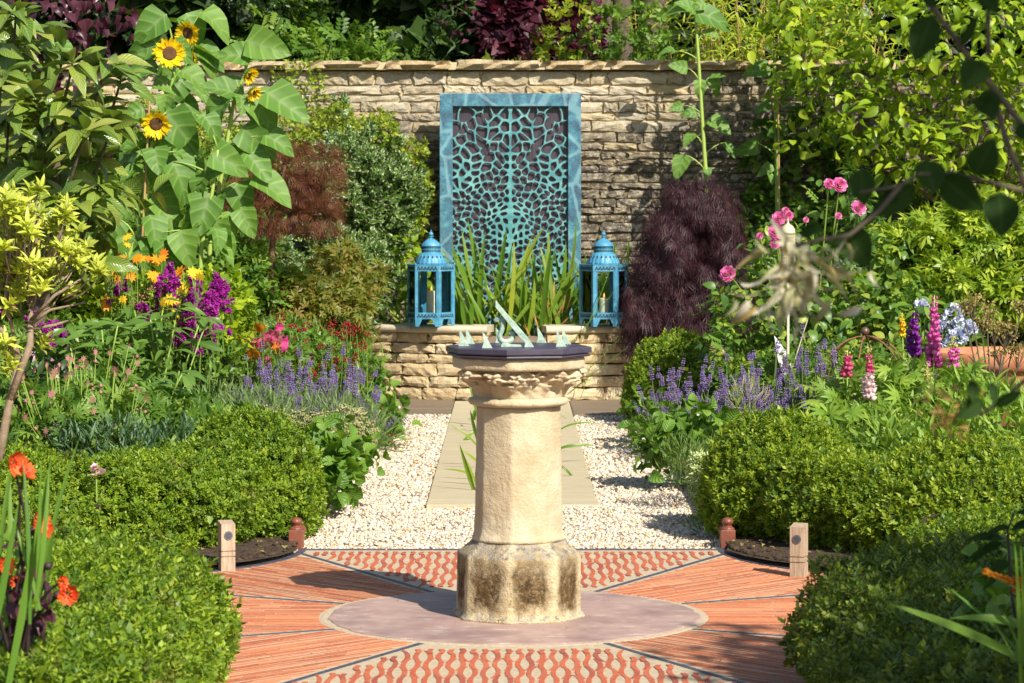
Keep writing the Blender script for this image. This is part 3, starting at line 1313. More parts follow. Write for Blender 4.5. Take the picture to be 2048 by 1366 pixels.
def lattice():
    """organic net: cells of a jittered point set mirrored about the middle, holes rounded off, cut out of sheet metal"""
    W, H = (x1 - x0) / 2 - fw + .004, zt - fw - zb + .004
    g = .0056
    r = np.random.default_rng(42)
    pts = []
    tries = 0
    while tries < 14000:
        tries += 1
        p = np.array([r.uniform(0.02, W), r.uniform(0, H)])
        fy = p[1] / H
        dmin = .041 + .045 * max(0, (fy - .62) / .38) ** 1.2 + .018 * r.random()
        if all(np.hypot(*(p - q)) > dmin for q in pts):
            pts.append(p)
    P = np.array(pts)
    P = np.concatenate([P, P * np.array([-1, 1])])
    nx, nz = int(2 * W / g), int(H / g)
    gx = np.linspace(-W, W, nx)
    gz = np.linspace(0, H, nz)
    X, Z = np.meshgrid(gx, gz)
    # warp so that the webs are curved, mirrored
    wx = .018 * np.sin(Z * 21 + 2) * np.sin(np.abs(X) * 17) * np.sign(X)
    wz = .02 * np.sin(np.abs(X) * 23 + Z * 9)
    D = np.hypot((X + wx)[..., None] - P[:, 0], (Z + wz)[..., None] - P[:, 1])
    D.sort(axis=-1)
    f = D[..., 1] - D[..., 0]
    big = .5 + .5 * np.sin(np.abs(X) * 9 + 1.3) * np.sin(Z * 7.3 + .6)
    wid = .0088 + .017 * np.clip(big - .5, 0, 1) + .013 * np.exp(-(X / .028) ** 2) * (Z < H * .80)
    fld = np.clip((wid - f) / .02, -.45, .8)
    for _ in range(2):
        fld = (fld + np.roll(fld, 1, 0) + np.roll(fld, -1, 0) + np.roll(fld, 1, 1) + np.roll(fld, -1, 1)) / 5
    fld += .035
    edge = np.minimum(np.minimum(X + W, W - X), np.minimum(H - Z, Z + .02))
    fld = np.where(edge < .004, np.maximum(fld, .1), fld)
    V, Fs, cache = [], [], {}

    def vid(key, p):
        if key not in cache:
            cache[key] = len(V)
            V.append(p)
        return cache[key]
    ox = (x0 + x1) / 2
    for j in range(nz - 1):
        for i in range(nx - 1):
            c = [(i, j), (i + 1, j), (i + 1, j + 1), (i, j + 1)]
            s = [fld[q[1], q[0]] for q in c]
            if max(s) <= 0:
                continue
            poly = []
            for k in range(4):
                a, b2 = c[k], c[(k + 1) % 4]
                sa, sb = s[k], s[(k + 1) % 4]
                if sa > 0:
                    poly.append(vid(a, (ox + gx[a[0]], YP + .032, zb + gz[a[1]])))
                if (sa > 0) != (sb > 0):
                    t = sa / (sa - sb)
                    key = (min(a, b2), max(a, b2))
                    poly.append(vid(key, (ox + gx[a[0]] + (gx[b2[0]] - gx[a[0]]) * t, YP + .032, zb + gz[a[1]] + (gz[b2[1]] - gz[a[1]]) * t)))
            if len(poly) >= 3:
                Fs.append(tuple(poly))
    mb = MB()
    mb.add(V, Fs, rnd=0)
    o = mb.obj('openwork', LATM, screen)
    so = o.modifiers.new('thick', 'SOLIDIFY')
    so.thickness = .010
    so.offset = 0
    return o


lattice()

# ------------------------------------------------------------------ sundial
def carved_mat():
    m, nt, b, out = newmat('carved_limestone')
    c = ramp(nt, noise(nt, 7, 7, .65), [(.3, (.42, .33, .20)), (.5, (.53, .44, .29)), (.7, (.60, .52, .37))])
    c = mix(nt, ramp(nt, noise(nt, 3.2, 5, .65), [(.48, 0), (.68, .6)]), c, (.43, .31, .17))
    c = mix(nt, ramp(nt, noise(nt, 10, 5, .6, stretch(nt, (1, 1, 5))), [(.5, 0), (.75, .4)]), c, (.50, .36, .20))
    c = mix(nt, ramp(nt, noise(nt, 70, 4), [(.66, 0), (.74, .5)]), c, (.36, .25, .14))
    nt.links.new(c, b.inputs['Base Color'])
    b.inputs['Roughness'].default_value = .85
    b.inputs['Specular IOR Level'].default_value = .25
    h = mth(nt, 'ADD', noise(nt, 16, 7, .68), mth(nt, 'MULTIPLY', noise(nt, 90, 4), .35))
    nt.links.new(bumpn(nt, h, .55, .02), b.inputs['Normal'])
    return m


def plinth_mat(cx, cy):
    m, nt, b, out = newmat('mossy_limestone')
    c = ramp(nt, noise(nt, 9, 7, .65), [(.3, (.50, .38, .20)), (.55, (.62, .50, .30)), (.75, (.70, .60, .42))])
    sp = nd(nt, 'SeparateXYZ', {0: nd(nt, 'NewGeometry').outputs['Position']})
    # algae on the flats of the plinth, cleaner near the arrises: measured by the angle round the axis
    ang = mth(nt, 'ARCTAN2', mth(nt, 'SUBTRACT', sp.outputs[0], cx), mth(nt, 'SUBTRACT', cy, sp.outputs[1]))
    ph = mth(nt, 'ABSOLUTE', mth(nt, 'SUBTRACT', mth(nt, 'FRACT', mth(nt, 'ADD', mth(nt, 'MULTIPLY', ang, 4 / PI), .222 + 8)), .5))
    flat = nd(nt, 'MapRange', {0: mth(nt, 'ADD', ph, mth(nt, 'MULTIPLY', noise(nt, 13, 6, .7), .55)), 1: .54, 2: .76, 3: 1.0, 4: .0}, clamp=True).outputs[0]
    zz = mth(nt, 'ADD', sp.outputs[2], mth(nt, 'MULTIPLY', noise(nt, 17, 6, .7), .17))
    band = mth(nt, 'MULTIPLY', nd(nt, 'MapRange', {0: zz, 1: .10, 2: .16, 3: 0.0, 4: 1.0}, clamp=True).outputs[0],
               nd(nt, 'MapRange', {0: zz, 1: .25, 2: .37, 3: 1.0, 4: .35}, clamp=True).outputs[0])
    f = mth(nt, 'MULTIPLY', mth(nt, 'MULTIPLY', flat, band), ramp(nt, noise(nt, 45, 6, .75), [(.28, .45), (.5, 1)]))
    f = mth(nt, 'MAXIMUM', f, mth(nt, 'MULTIPLY', ramp(nt, noise(nt, 40, 6, .75), [(.56, 0), (.66, .8)]), band))
    c = mix(nt, f, c, ramp(nt, noise(nt, 24, 5, .7), [(.35, (.055, .034, .016)), (.65, (.16, .095, .035))]))
    up = nd(nt, 'SeparateXYZ', {0: nd(nt, 'NewGeometry').outputs['Normal']}).outputs[2]
    top = mth(nt, 'MULTIPLY', nd(nt, 'MapRange', {0: up, 1: .25, 2: .5}, clamp=True).outputs[0], ramp(nt, noise(nt, 45, 5, .7), [(.42, 0), (.58, .85)]))
    c = mix(nt, top, c, (.30, .27, .24))
    c = mix(nt, mth(nt, 'MULTIPLY', top, ramp(nt, noise(nt, 28, 5, .7), [(.52, 0), (.6, .8)])), c, (.085, .065, .05))
    nt.links.new(c, b.inputs['Base Color'])
    b.inputs['Roughness'].default_value = .9
    b.inputs['Specular IOR Level'].default_value = .2
    h = mth(nt, 'ADD', noise(nt, 20, 7, .7), mth(nt, 'MULTIPLY', noise(nt, 130, 4), .5))
    nt.links.new(bumpn(nt, h, .8, .02), b.inputs['Normal'])
    return m


SX, SY = .025, 11.02
CARV = carved_mat()
dial = thing('sundial', 'sundial on a carved octagonal limestone pedestal in the middle of the paving', 'sundial', (SX, SY, .01))


def octa_r(th, r, soft=0.0):
    """radius of an octagon (vertex radius r) at angle th; soft rounds the arrises"""
    a = (th - math.radians(-99)) % (PI / 4)
    k = math.cos(PI / 8) / math.cos(a - PI / 8)
    return r * (k * (1 - soft) + soft * .955)


def octa_mesh(prof, n=128, wob=0., seed=1, soft=0.1):
    r_ = np.random.default_rng(seed)
    V, Fs = [], []
    for (r, z) in prof:
        for k in range(n):
            th = 2 * PI * k / n
            rr = octa_r(th, r, soft)
            V.append([SX + rr * math.cos(th), SY + rr * math.sin(th), z])
    V = np.array(V)
    if wob:
        w = waves(V / .06, seed) * .5 + waves(V / .022, seed + 1) * .3
        d = V - np.array([SX, SY, 0])
        d[:, 2] = 0
        V = V + unit(d) * (w * wob)[:, None]
    L = len(prof)
    for i in range(L - 1):
        for k in range(n):
            k2 = (k + 1) % n
            Fs.append((i * n + k, i * n + k2, (i + 1) * n + k2, (i + 1) * n + k))
    Fs.append(tuple((L - 1) * n + k for k in range(n)))
    Fs.append(tuple(range(n - 1, -1, -1)))
    return V, Fs


def lin(a, b, n):
    return [(a[0] + (b[0] - a[0]) * i / n, a[1] + (b[1] - a[1]) * i / n) for i in range(n + 1)]


mb = MB()
mb.add(*octa_mesh([(.262, .006), (.258, .014), (.247, .026)] + lin((.243, .032), (.243, .236), 12) + lin((.241, .247), (.188, .288), 5) + [(.182, .298)], wob=.0042, seed=3, soft=.10))
mb.obj('plinth', plinth_mat(SX, SY), dial, smooth=True)
mb = MB()
mb.add(*octa_mesh([(.186, .297), (.184, .308), (.178, .322)] + lin((.175, .335), (.1665, .80), 20) + [(.1665, .815)], wob=.0026, seed=7, soft=.42))
mb.obj('shaft', CARV, dial, smooth=True)


def capital():
    n, prof = 220, []
    zs = np.concatenate([np.linspace(.812, .846, 8), np.linspace(.849, .896, 14), np.linspace(.899, .955, 22)])
    V, Fs = [], []
    for z in zs:
        for k in range(n):
            th = 2 * PI * k / n
            a8 = (th - math.radians(-99 + 22.5)) % (PI / 4)
            rib = math.exp(-((a8 - PI / 8) / .10) ** 2)
            if z < .848:
                t = (z - .812) / .034
                r = .168 + .024 * math.sqrt(max(0, 1 - (2 * t - 1) ** 2))
            elif z < .897:
                t = (z - .848) / .049
                r = .171 + .012 * t ** 2 + (.036 * t ** 1.5) * rib + .008 * math.sin(3 * th + 1) * t
            else:
                t = (z - .897) / .058
                pet = (th * 15 / (2 * PI) + .35 + .12 * math.sin(th * 4)) % 1.0 - .5      # leaf bosses round the bell
                cx_, cz_ = pet / .50, (t - .50 - .10 * math.sin(th * 5 + 1)) / .46
                rr = math.hypot(cx_, cz_)
                ang = math.atan2(cz_, cx_)
                lobe = .86 + .22 * math.cos(5 * ang + 2 * math.sin(th * 3))
                inside_ = max(0, 1 - (rr / lobe) ** 3)
                r = .192 + .022 * t + (.046 + .016 * math.sin(th * 3.0 + 2)) * inside_ ** .6 - .010 * math.exp(-(rr / .22) ** 2) + .007 * math.cos(5 * ang) * math.exp(-((rr - .5) / .3) ** 2)
                r = octa_r(th, 1, .55) * r
            V.append([SX + r * math.cos(th), SY + r * math.sin(th), z])
    V = np.array(V)
    d = V - np.array([SX, SY, 0])
    d[:, 2] = 0
    w = waves(V / .045, 21) * .0065 + waves(V / .018, 22) * .0034
    V = V + unit(d) * (w * np.clip((V[:, 2] - .82) / .05, .3, 1.6))[:, None]
    for i in range(len(zs) - 1):
        for k in range(n):
            k2 = (k + 1) % n
            Fs.append((i * n + k, i * n + k2, (i + 1) * n + k2, (i + 1) * n + k))
    Fs.append(tuple((len(zs) - 1) * n + k for k in range(n)))
    mb = MB()
    mb.add(V, Fs)
    return mb.obj('capital', CARV, dial, smooth=True)


capital()
mb = MB()
mb.add(*octa_mesh([(.238, .953), (.256, .957), (.258, .962)] + lin((.259, .966), (.259, .998), 4) + [(.25, 1.000)], wob=.003, seed=9, soft=.05))
mb.obj('abacus', CARV, dial, smooth=True)
PLATE = plain('plum_slate', (.062, .050, .078), .45, var=.25, scale=14, bump=.12)
mb = MB()
mb.add(*octa_mesh([(.262, 1.0005), (.276, 1.003), (.280, 1.008), (.277, 1.0125), (.270, 1.0145), (.270, 1.0165), (.283, 1.0175), (.284, 1.021), (.284, 1.036), (.281, 1.039)], n=160, soft=0.0))
mb.obj('dial_plate', PLATE, dial)
VERD = verdigris('pale_verdigris', (.13, .21, .18), (.33, .45, .37), (.48, .58, .48), 26, .65, .1)
ZP = 1.0395


def zpix(zx, zy, Y):       # from a close-up of the plate (5.69 times the photograph)
    return at(880 + zx / 5.69, 590 + zy / 5.69, Y)


gn = [(632, 70), (700, 152), (760, 225), (870, 345), (985, 480), (1030, 545), (1072, 607), (958, 607), (968, 568), (955, 540), (905, 492), (800, 365), (700, 240), (660, 190), (630, 152)]
YG = 11.02


def plate_prism(poly, Y, zbase, depth, name, mat, skew=0):
    P = [zpix(u, v, Y) for u, v in poly]
    zmin = min(p[2] for p in P)
    mb = MB()
    q = [(p[0], p[2] - zmin + zbase) for p in P]
    n = len(q)
    V = [(x, Y - depth / 2, z) for x, z in q] + [(x, Y + depth / 2, z) for x, z in q]
    Fs = [tuple(range(n)), tuple(range(2 * n - 1, n - 1, -1))] + [(i, i + n, (i + 1) % n + n, (i + 1) % n) for i in range(n)]
    mb.add(V, Fs)
    return mb.obj(name, mat, dial, bevel=.0012)


plate_prism(gn, 10.93, ZP, .014, 'gnomon', VERD)
scr = [(648, 290), (640, 268), (655, 256), (680, 258), (702, 275), (712, 310), (712, 350), (703, 388), (688, 420), (678, 455), (686, 490), (712, 512), (745, 520), (785, 512), (818, 490), (832, 455), (826, 425), (806, 412), (790, 424)]
mb = MB()
dz = ZP - zpix(0, 575, 10.95)[2]
pts = [zpix(u, v, 10.95) + np.array([0, 0, dz]) for u, v in scr]
mb.tube(pts, [.0125] * 3 + [.0105] * 4 + [.010] * 3 + [.011] * 5 + [.0095] * 3 + [.011], 9)
mb.obj('gnomon_scroll', VERD, dial, smooth=True)
plate_prism([(690, 575), (700, 540), (715, 532), (770, 532), (800, 545), (960, 548), (965, 575)], 10.95, ZP, .02, 'gnomon_foot', VERD)
mk = [(-8, -190), (20, -160), (45, -120), (70, -70), (85, -40), (110, 0), (-15, 0), (0, -45), (5, -70), (0, -110)]
for (bx, by, k) in ((222, 582, 1.0), (295, 557, .94), (490, 605, .98), (640, 545, .92), (1110, 545, .95), (1330, 590, .98), (1390, 562, .94)):
    Y = F * (ZC - ZP) / (590 + by / 5.69 - HY)
    plate_prism([(bx + u * k, by + v * k) for u, v in mk], Y, ZP, .012, 'hour_marker', VERD)

# ------------------------------------------------------------------ lanterns
def blue_paint():
    m, nt, b, out = newmat('distressed_blue_paint')
    c = ramp(nt, noise(nt, 14, 6, .65), [(.3, (.035, .18, .31)), (.55, (.065, .27, .41)), (.78, (.16, .39, .52))])
    c = mix(nt, ramp(nt, noise(nt, 30, 6, .7), [(.62, 0), (.72, .75)]), c, (.20, .13, .08))
    c = mix(nt, ramp(nt, noise(nt, 45, 4), [(.6, 0), (.75, .5)]), c, (.45, .62, .68))
    nt.links.new(c, b.inputs['Base Color'])
    b.inputs['Roughness'].default_value = .5
    nt.links.new(bumpn(nt, noise(nt, 60, 4), .2, .004), b.inputs['Normal'])
    return m


def glass_mat():
    m, nt, b, out = newmat('lantern_glass')
    g = nd(nt, 'BsdfGlossy', {'Color': (.9, .95, .95, 1), 'Roughness': .03})
    t = nd(nt, 'BsdfTransparent', {'Color': (.93, .96, .95, 1)})
    fr = nd(nt, 'Fresnel', {'IOR': 1.3})
    mx = nd(nt, 'MixShader', {0: fr.outputs[0], 1: t.outputs[0], 2: g.outputs[0]})
    nt.links.new(mx.outputs[0], out.inputs[0])
    return m


def wax_mat():
    m, nt, b, out = newmat('candle_wax')
    b.inputs['Base Color'].default_value = (.78, .72, .56, 1)
    b.inputs['Roughness'].default_value = .45
    b.inputs['Subsurface Weight'].default_value = .3
    b.inputs['Subsurface Radius'].default_value = (.02, .012, .006)
    return m


def flame_mat():
    m, nt, b, out = newmat('candle_flame')
    b.inputs['Base Color'].default_value = (.9, .4, .08, 1)
    b.inputs['Emission Color'].default_value = (1, .42, .08, 1)
    b.inputs['Emission Strength'].default_value = 1.6
    return m


BLUE, GLASS, WAX, FLAME = blue_paint(), glass_mat(), wax_mat(), flame_mat()
HOLESHADE = plain('opening_shade', (.02, .02, .025), .8, var=.1, bump=0)  # near-black plates on the metal stand in for the shade inside openings
WICK = plain('wick', (.03, .02, .02), .9)


def lantern(px, Y, label, chx, chh, candle_label, rot=0.0):
    s = Y / F
    cx = (px - CX) * s
    zb = .592
    root = thing('lantern', label, 'lantern', (cx, Y, zb), 'blue metal candle lanterns')
    RV = 47.5 * s                              # vertex radius of the six sided body
    V6 = [np.array([cx + RV * math.cos(rot + k * PI / 3), Y + RV * math.sin(rot + k * PI / 3), 0]) for k in range(6)]
    zl0, zl1, zb1, zb2 = zb + 15 * s, zb + 28 * s, zb + 110 * s, zb + 122 * s
    for k in range(6):
        a, b_ = V6[k], V6[(k + 1) % 6]
        d = unit(b_ - a)
        nrm = np.array([d[1], -d[0], 0])
        w = np.linalg.norm(b_ - a)
        up = np.array([0, 0, 1.])
        # lower and upper bands, their piercings drawn as dark plates
        for z0, z1 in ((zl0, zl1), (zb1, zb2)):
            mb = MB()
            mb.prism([(0.0, 0), (w, 0), (w, z1 - z0), (0, z1 - z0)], a + up * z0, d, up, .006)
            mb.obj('band', BLUE, root)
            mb = MB()
            q = 6
            for i in range(q):
                u = w * (i + 1) / (q + 1)
                h = (z1 - z0)
                for (du, dv, r) in ((0, .62, .0075), (-.008, .36, .006), (.008, .36, .006)):
                    c = a + d * (u + du) + up * (z0 + dv * h) + nrm * .0042
                    mb.prism([(r * math.cos(t), r * math.sin(t)) for t in np.linspace(0, 2 * PI, 7)[:-1]], c, d, up, .002)
            mb.obj('piercing_shade', HOLESHADE, root)
        # glass pane
        mb = MB()
        mb.prism([(.012, 0), (w - .012, 0), (w - .012, zb1 - zl1), (.012, zb1 - zl1)], a + up * zl1, d, up, .002)
        mb.obj('pane', GLASS, root)
        # post
        mb = MB()
        rin = unit(np.array([cx, Y, 0]) - a)
        d2 = unit(a - V6[(k - 1) % 6])
        pw = .030
        P = [a - rin * .004, a + d * pw - rin * .0, a + d * pw + rin * .008, a + rin * .01, a - d2 * pw + rin * .008, a - d2 * pw]
        n = len(P)
        VV = [p + up * (zl0 - .002) for p in P] + [p + up * (zb2 + .003) for p in P]
        mb.add(VV, [tuple(range(n)), tuple(range(2 * n - 1, n - 1, -1))] + [(i, i + n, (i + 1) % n + n, (i + 1) % n) for i in range(n)])
        mb.ball(a + up * (zb2 + .008), .009, 5)
        mb.obj('post', BLUE, root)
        # tapered leg
        mb = MB()
        for dd, wleg in ((d, .055), (-d2, .055)):
            o_ = a - up * 0
            mb.prism([(0, 0), (wleg * .5, 0), (wleg, zl0 - zb), (0, zl0 - zb)], o_ + up * zb, dd, up, .005)
        mb.obj('leg', BLUE, root)
    mb = MB()
    mb.prism([(p[0] - cx, p[1] - Y) for p in V6], (cx, Y, zl0 + .008), (.97, 0, 0), (0, .97, 0), .006)
    mb.obj('base_plate', BLUE, root)
    mb = MB()
    mb.prism([(p[0] - cx, p[1] - Y) for p in V6], (cx, Y, zb2 + .001), (1.03, 0, 0), (0, 1.03, 0), .008)
    mb.obj('roof_plate', BLUE, root)
    # fluted dome, collar, cap, finial
    z0 = zb2 + .005
    mb = MB()
    mb.lathe([(.126, 0), (.124, .012), (.117, .036), (.106, .060), (.092, .078), (.080, .088)], (cx, Y, z0), 120, flute=lambda t, z: 1 + .035 * abs(math.sin(t * 10)) ** .7 - .02)
    mb.obj('dome', BLUE, root, smooth=True)
    mb = MB()
    for i in range(20):
        t = PI / 20 + i * PI / 10
        c = np.array([cx + .1085 * math.cos(t), Y + .1085 * math.sin(t), z0 + .058])
        e1 = np.array([-math.sin(t), math.cos(t), 0])
        e2 = unit(np.array([-.75 * math.cos(t), -.75 * math.sin(t), 1]))
        mb.prism([(.0055 * math.cos(q), .011 * math.sin(q)) for q in np.linspace(0, 2 * PI, 9)[:-1]], c, e1, e2, .006)
    mb.obj('dome_slot_shade', HOLESHADE, root)
    mb = MB()
    mb.lathe([(.079, .086), (.074, .094), (.074, .112), (.077, .114), (.077, .118), (.074, .120), (.074, .138), (.080, .142)], (cx, Y, z0), 48)
    mb.obj('collar', BLUE, root)
    mb = MB()
    for zz in (.103, .129):
        for i in range(36):
            t = 2 * PI * i / 36
            c = np.array([cx + .0745 * math.cos(t), Y + .0745 * math.sin(t), z0 + zz])
            mb.prism([(-.0032, -.007), (.0032, -.007), (.0032, .007), (-.0032, .007)], c, (-math.sin(t), math.cos(t), 0), (0, 0, 1), .002)
    mb.obj('collar_slot_shade', HOLESHADE, root)
    mb = MB()
    mb.lathe([(.082, .140), (.080, .147), (.070, .160), (.064, .170), (.052, .178), (.040, .190), (.024, .199), (.012, .203), (.010, .210), (.018, .214), (.018, .217), (.010, .220)], (cx, Y, z0), 40)
    mb.obj('cap', BLUE, root, smooth=True)
    mb = MB()
    mb.ball((cx, Y, z0 + .236), .0185, 8)
    mb.lathe([(.006, 0), (.004, .012), (.001, .018)], (cx, Y, z0 + .252), 10)
    mb.obj('finial', BLUE, root, smooth=True)
    # candle standing inside
    c0 = (cx + chx * s, Y - .02, zl0 + .0115)
    cr = .039
    can = thing('candle', candle_label, 'candle', c0, 'pillar candles in the lanterns')
    hh = chh
    mb = MB()
    mb.lathe([(cr, 0), (cr, hh * .5), (cr, hh - .008), (cr - .003, hh - .001), (cr - .007, hh), (cr - .018, hh - .006), (.004, hh - .008)], c0, 32)
    mb.obj('wax', WAX, can, smooth=False)
    tip = np.array(c0) + np.array([0, 0, hh - .008])
    mb = MB()
    mb.tube([tip, tip + np.array([.001, 0, .012])], .0018, 5)
    mb.obj('wick', WICK, can)
    mb = MB()
    mb.lathe([(.001, .010), (.006, .018), (.0065, .024), (.004, .036), (.001, .048)], tip, 12)
    mb.obj('flame', FLAME, can, smooth=True)


lantern(862, 22.52, 'blue metal lantern with the taller burning candle on the left end of the coping', 1, .205, 'taller cream pillar candle burning in the lantern left of the reeds', math.radians(-9))
lantern(1207, 22.52, 'blue metal lantern with the shorter candle beside the purple weeping maple', 1, .150, 'shorter cream pillar candle burning in the lantern beside the purple maple', math.radians(3))

# ------------------------------------------------------------------ rope edging and the little light posts
ROPE = plain('brown_terracotta', (.20, .062, .035), .45, var=.3, scale=30, bump=.3)
for sx in (-1, 1):
    nm = 'on the left side of the gravel' if sx < 0 else 'on the right side of the gravel'
    root = thing('rope_edging', 'brown glazed rope-top edging tiles along the bed ' + nm, 'edging', (sx * 1.0, 17, 0), 'rope edging along the gravel')
    xe = sx * .99
    mb = MB()
    mb.box((xe - .034, 13.12, -.03), (xe + .034, 13.19, .085))
    mb.lathe([(.034, .085), (.028, .094), (.018, .099), (.020, .106), (.027, .116), (.028, .125), (.020, .136), (.004, .141)], (xe, 13.155, 0), 16)
    mb.obj('corner_post', ROPE, root, bevel=.004)
    y = 13.2
    while y < 21.3:
        mb = MB()
        L = .235
        mb.box((xe - .02, y, -.03), (xe + .02, y + L - .005, .045))
        n, k = 14, 10
        V, Fs = [], []
        for i in range(n + 1):
            yy = y + (L - .005) * i / n
            for j in range(k):
                t = 2 * PI * j / k
                rr = .028 * (1 + .13 * math.sin(2 * t + yy * 120))
                V.append((xe + rr * math.cos(t), yy, .058 + rr * math.sin(t)))
        for i in range(n):
            for j in range(k):
                Fs.append((i * k + j, i * k + (j + 1) % k, (i + 1) * k + (j + 1) % k, (i + 1) * k + j))
        Fs += [tuple(range(k)), tuple(n * k + j for j in range(k - 1, -1, -1))]
        mb.add(V, Fs)
        mb.obj('edging_tile', ROPE, root)
        y += L


def oak_mat():
    m, nt, b, out = newmat('silvered_oak')
    n = noise(nt, 9, 6, .65, stretch(nt, (9, 9, 1)))
    c = ramp(nt, n, [(.3, (.26, .17, .10)), (.55, (.42, .31, .21)), (.75, (.54, .42, .31))])
    nt.links.new(c, b.inputs['Base Color'])
    b.inputs['Roughness'].default_value = .8
    nt.links.new(bumpn(nt, noise(nt, 12, 5, .6, stretch(nt, (14, 14, 1))), .5, .004), b.inputs['Normal'])
    return m


OAK = oak_mat()
STEEL = plain('brushed_steel', (.32, .32, .34), .35, .9, var=.15, bump=.05)
LENS = plain('dark_lens', (.06, .065, .08), .1, 0, var=.2, bump=0)
for (px, py, hz, rz, side) in ((453, 1141, .215, .35, 'left'), (1598, 1153, .225, -.38, 'right')):
    g = gnd(px, py)
    sx = -1 if px < CX else 1
    root = thing('light_post', 'short square oak light post by the ' + ('left rear box hedge' if sx < 0 else 'right rear box hedge'), 'garden light', (g[0], g[1], 0), 'short oak garden lights')
    ca, sa = math.cos(rz), math.sin(rz)

    def pt(u, v, z):
        return (g[0] + u * ca - v * sa, g[1] + u * sa + v * ca, z)
    mb = MB()
    w = .031
    lv = [(-.06, w), (.060, w), (.0605, w - .004), (.065, w - .004), (.0655, w), (.083, w), (.0835, w - .004), (.088, w - .004), (.0885, w)]
    V, Fs = [], []
    for z, ww in lv:
        V += [pt(-ww, -ww, z), pt(ww, -ww, z), pt(ww, ww, z), pt(-ww, ww, z)]
    V += [pt(-w, -w, hz - .012), pt(w, -w, hz - .012), pt(w, w, hz), pt(-w, w, hz)]
    L = len(lv) + 1
    for i in range(L - 1):
        for j in range(4):
            Fs.append((i * 4 + j, i * 4 + (j + 1) % 4, i * 4 + 4 + (j + 1) % 4, i * 4 + 4 + j))
    Fs.append(tuple(4 * (L - 1) + j for j in range(4)))
    mb.add(V, Fs)
    mb.obj('post', OAK, root)
    zz = hz * .72
    c = np.array(pt(0, -w, zz))
    ax, ay = np.array([ca, sa, 0]), np.array([0, 0, 1.])
    mb = MB()
    ring = [(math.cos(t), math.sin(t)) for t in np.linspace(0, 2 * PI, 21)[:-1]]
    mb.prism([(u * .019, v * .019) for u, v in ring], c, ax, ay, .008)
    mb.obj('lamp_rim', STEEL, root)
    mb = MB()
    mb.prism([(u * .0135, v * .0135) for u, v in ring], c + np.cross(ax, ay) * .0046 * 1, ax, ay, .002)
    mb.obj('lens', LENS, root)

# ------------------------------------------------------------------ leaf shapes
LEAF2 = LT(shape_oval, 2, 1, .0, .18)                        # two triangles
LEAF4 = LT(shape_oval, 2, 2, .45, .22)
LEAF8 = LT(shape_oval, 4, 2, .4, .30)
LANCE4 = LT(shape_lance, 3, 2, .35, .3)
LANCE2 = LT(shape_lance, 2, 1, 0, .25)
HEARTS = [LT(shape_heart, 7, 4, .30, c, w, .05) for c, w in ((.25, .02), (.5, .03), (.1, .02), (.7, .025))]
LOQ = [LT(lambda t: shape_oval(t) * (.6 + .4 * min(1, t / .5)), 9, 4, .35, c, w) for c, w in ((.25, .012), (.5, .015), (.8, .01), (.1, .012))]
BROADL = [LT(shape_oval, 6, 2, .35, c, .01) for c in (.2, .45, .7)]
BLADES = [LT(shape_blade, 10, 2, .35, c) for c in (.02, .15, .45, .9, 1.5)]
BLADE2 = LT(shape_blade, 3, 1, 0, .12)
STEM = T([(-.5, 0, 0), (.5, 0, 0), (.4, 1, 0), (-.4, 1, 0), (0, 0, -.004), (0, 0, .004), (0, 1, .004), (0, 1, -.004)], [(0, 1, 2, 3)])
PETAL = LT(shape_oval, 3, 2, .3, -.35)


def sprig(n, L, leafL, spread=.9, leaf=LEAF2, wid=.5, seed=0):
    """a short shoot with n leaves set round it; unit = 1"""
    r = random.Random(seed)
    parts = []
    for i in range(n):
        t = (i + .3) / n
        a = i * 2.4 + r.uniform(-.4, .4)
        s = spread * (1 - .55 * t)
        d = np.array([math.cos(a) * s, .35 + .75 * t, math.sin(a) * s])
        nn = np.array([-math.cos(a) * .6, 1, -math.sin(a) * .6])
        parts.append((leaf, (0, t * L, 0), d, nn, leafL * r.uniform(.75, 1.15), leafL * wid * r.uniform(.85, 1.15), r.uniform(-.12, .12)))
    return combine(parts)


SPRIGS = [sprig(8, .55, .52, .95, LEAF2, .52, k) for k in range(4)]
SPRIGV = [sprig(7, .55, .6, .95, LEAF4, .6, 90 + k) for k in range(3)]
ROSETTE = [sprig(9, .18, .95, .95, LEAF8, .30, 40 + k) for k in range(3)]
PALM = combine([(LANCE4, (0, 0, 0), (math.sin(a), math.cos(a), 0), (0, 0, 1), .9 - .25 * abs(a) / 2.2, .20, 0) for a in np.linspace(-2.2, 2.2, 8)])
MAPLE = combine([(LANCE2, (0, 0, 0), (math.sin(a), math.cos(a), 0), (0, 0, 1), 1 - .38 * abs(a) / 1.5, .26, 0) for a in (-1.7, -.85, 0, .85, 1.7)])
FINE = combine([(LANCE2, (.10 * math.sin(a), .1 * math.cos(a), 0), (math.sin(a) * .6, math.cos(a) + .3, -.15 * abs(a)), (0, 0, 1), 1 - .35 * abs(a) / 1.3, .05, .04 * a) for a in (-1.2, -.6, 0, .6, 1.2)])
DISSECT = combine([(LANCE2, (.12 * math.sin(a), .1 * math.cos(a), 0), (math.sin(a) * .8, math.cos(a) + .25, -.1), (0, 0, 1), 1 - .4 * abs(a) / 1.6, .075, 0) for a in (-1.5, -.95, -.45, 0, .45, .95, 1.5)])
TRIF = combine([(LEAF8, (0, .1, 0), (math.sin(a), math.cos(a), .1), (0, 0, 1), .75, .6, .05 * a) for a in (-1.25, 0, 1.25)])
PINN = combine([(LEAF4, (0, .15 + .2 * k, 0), (s * .9, .55, 0), (0, 0, 1), .42, .24, .04 * k) for k in range(4) for s in (-1, 1)] + [(LEAF4, (0, .95, 0), (0, 1, 0), (0, 0, 1), .42, .24, 0)])
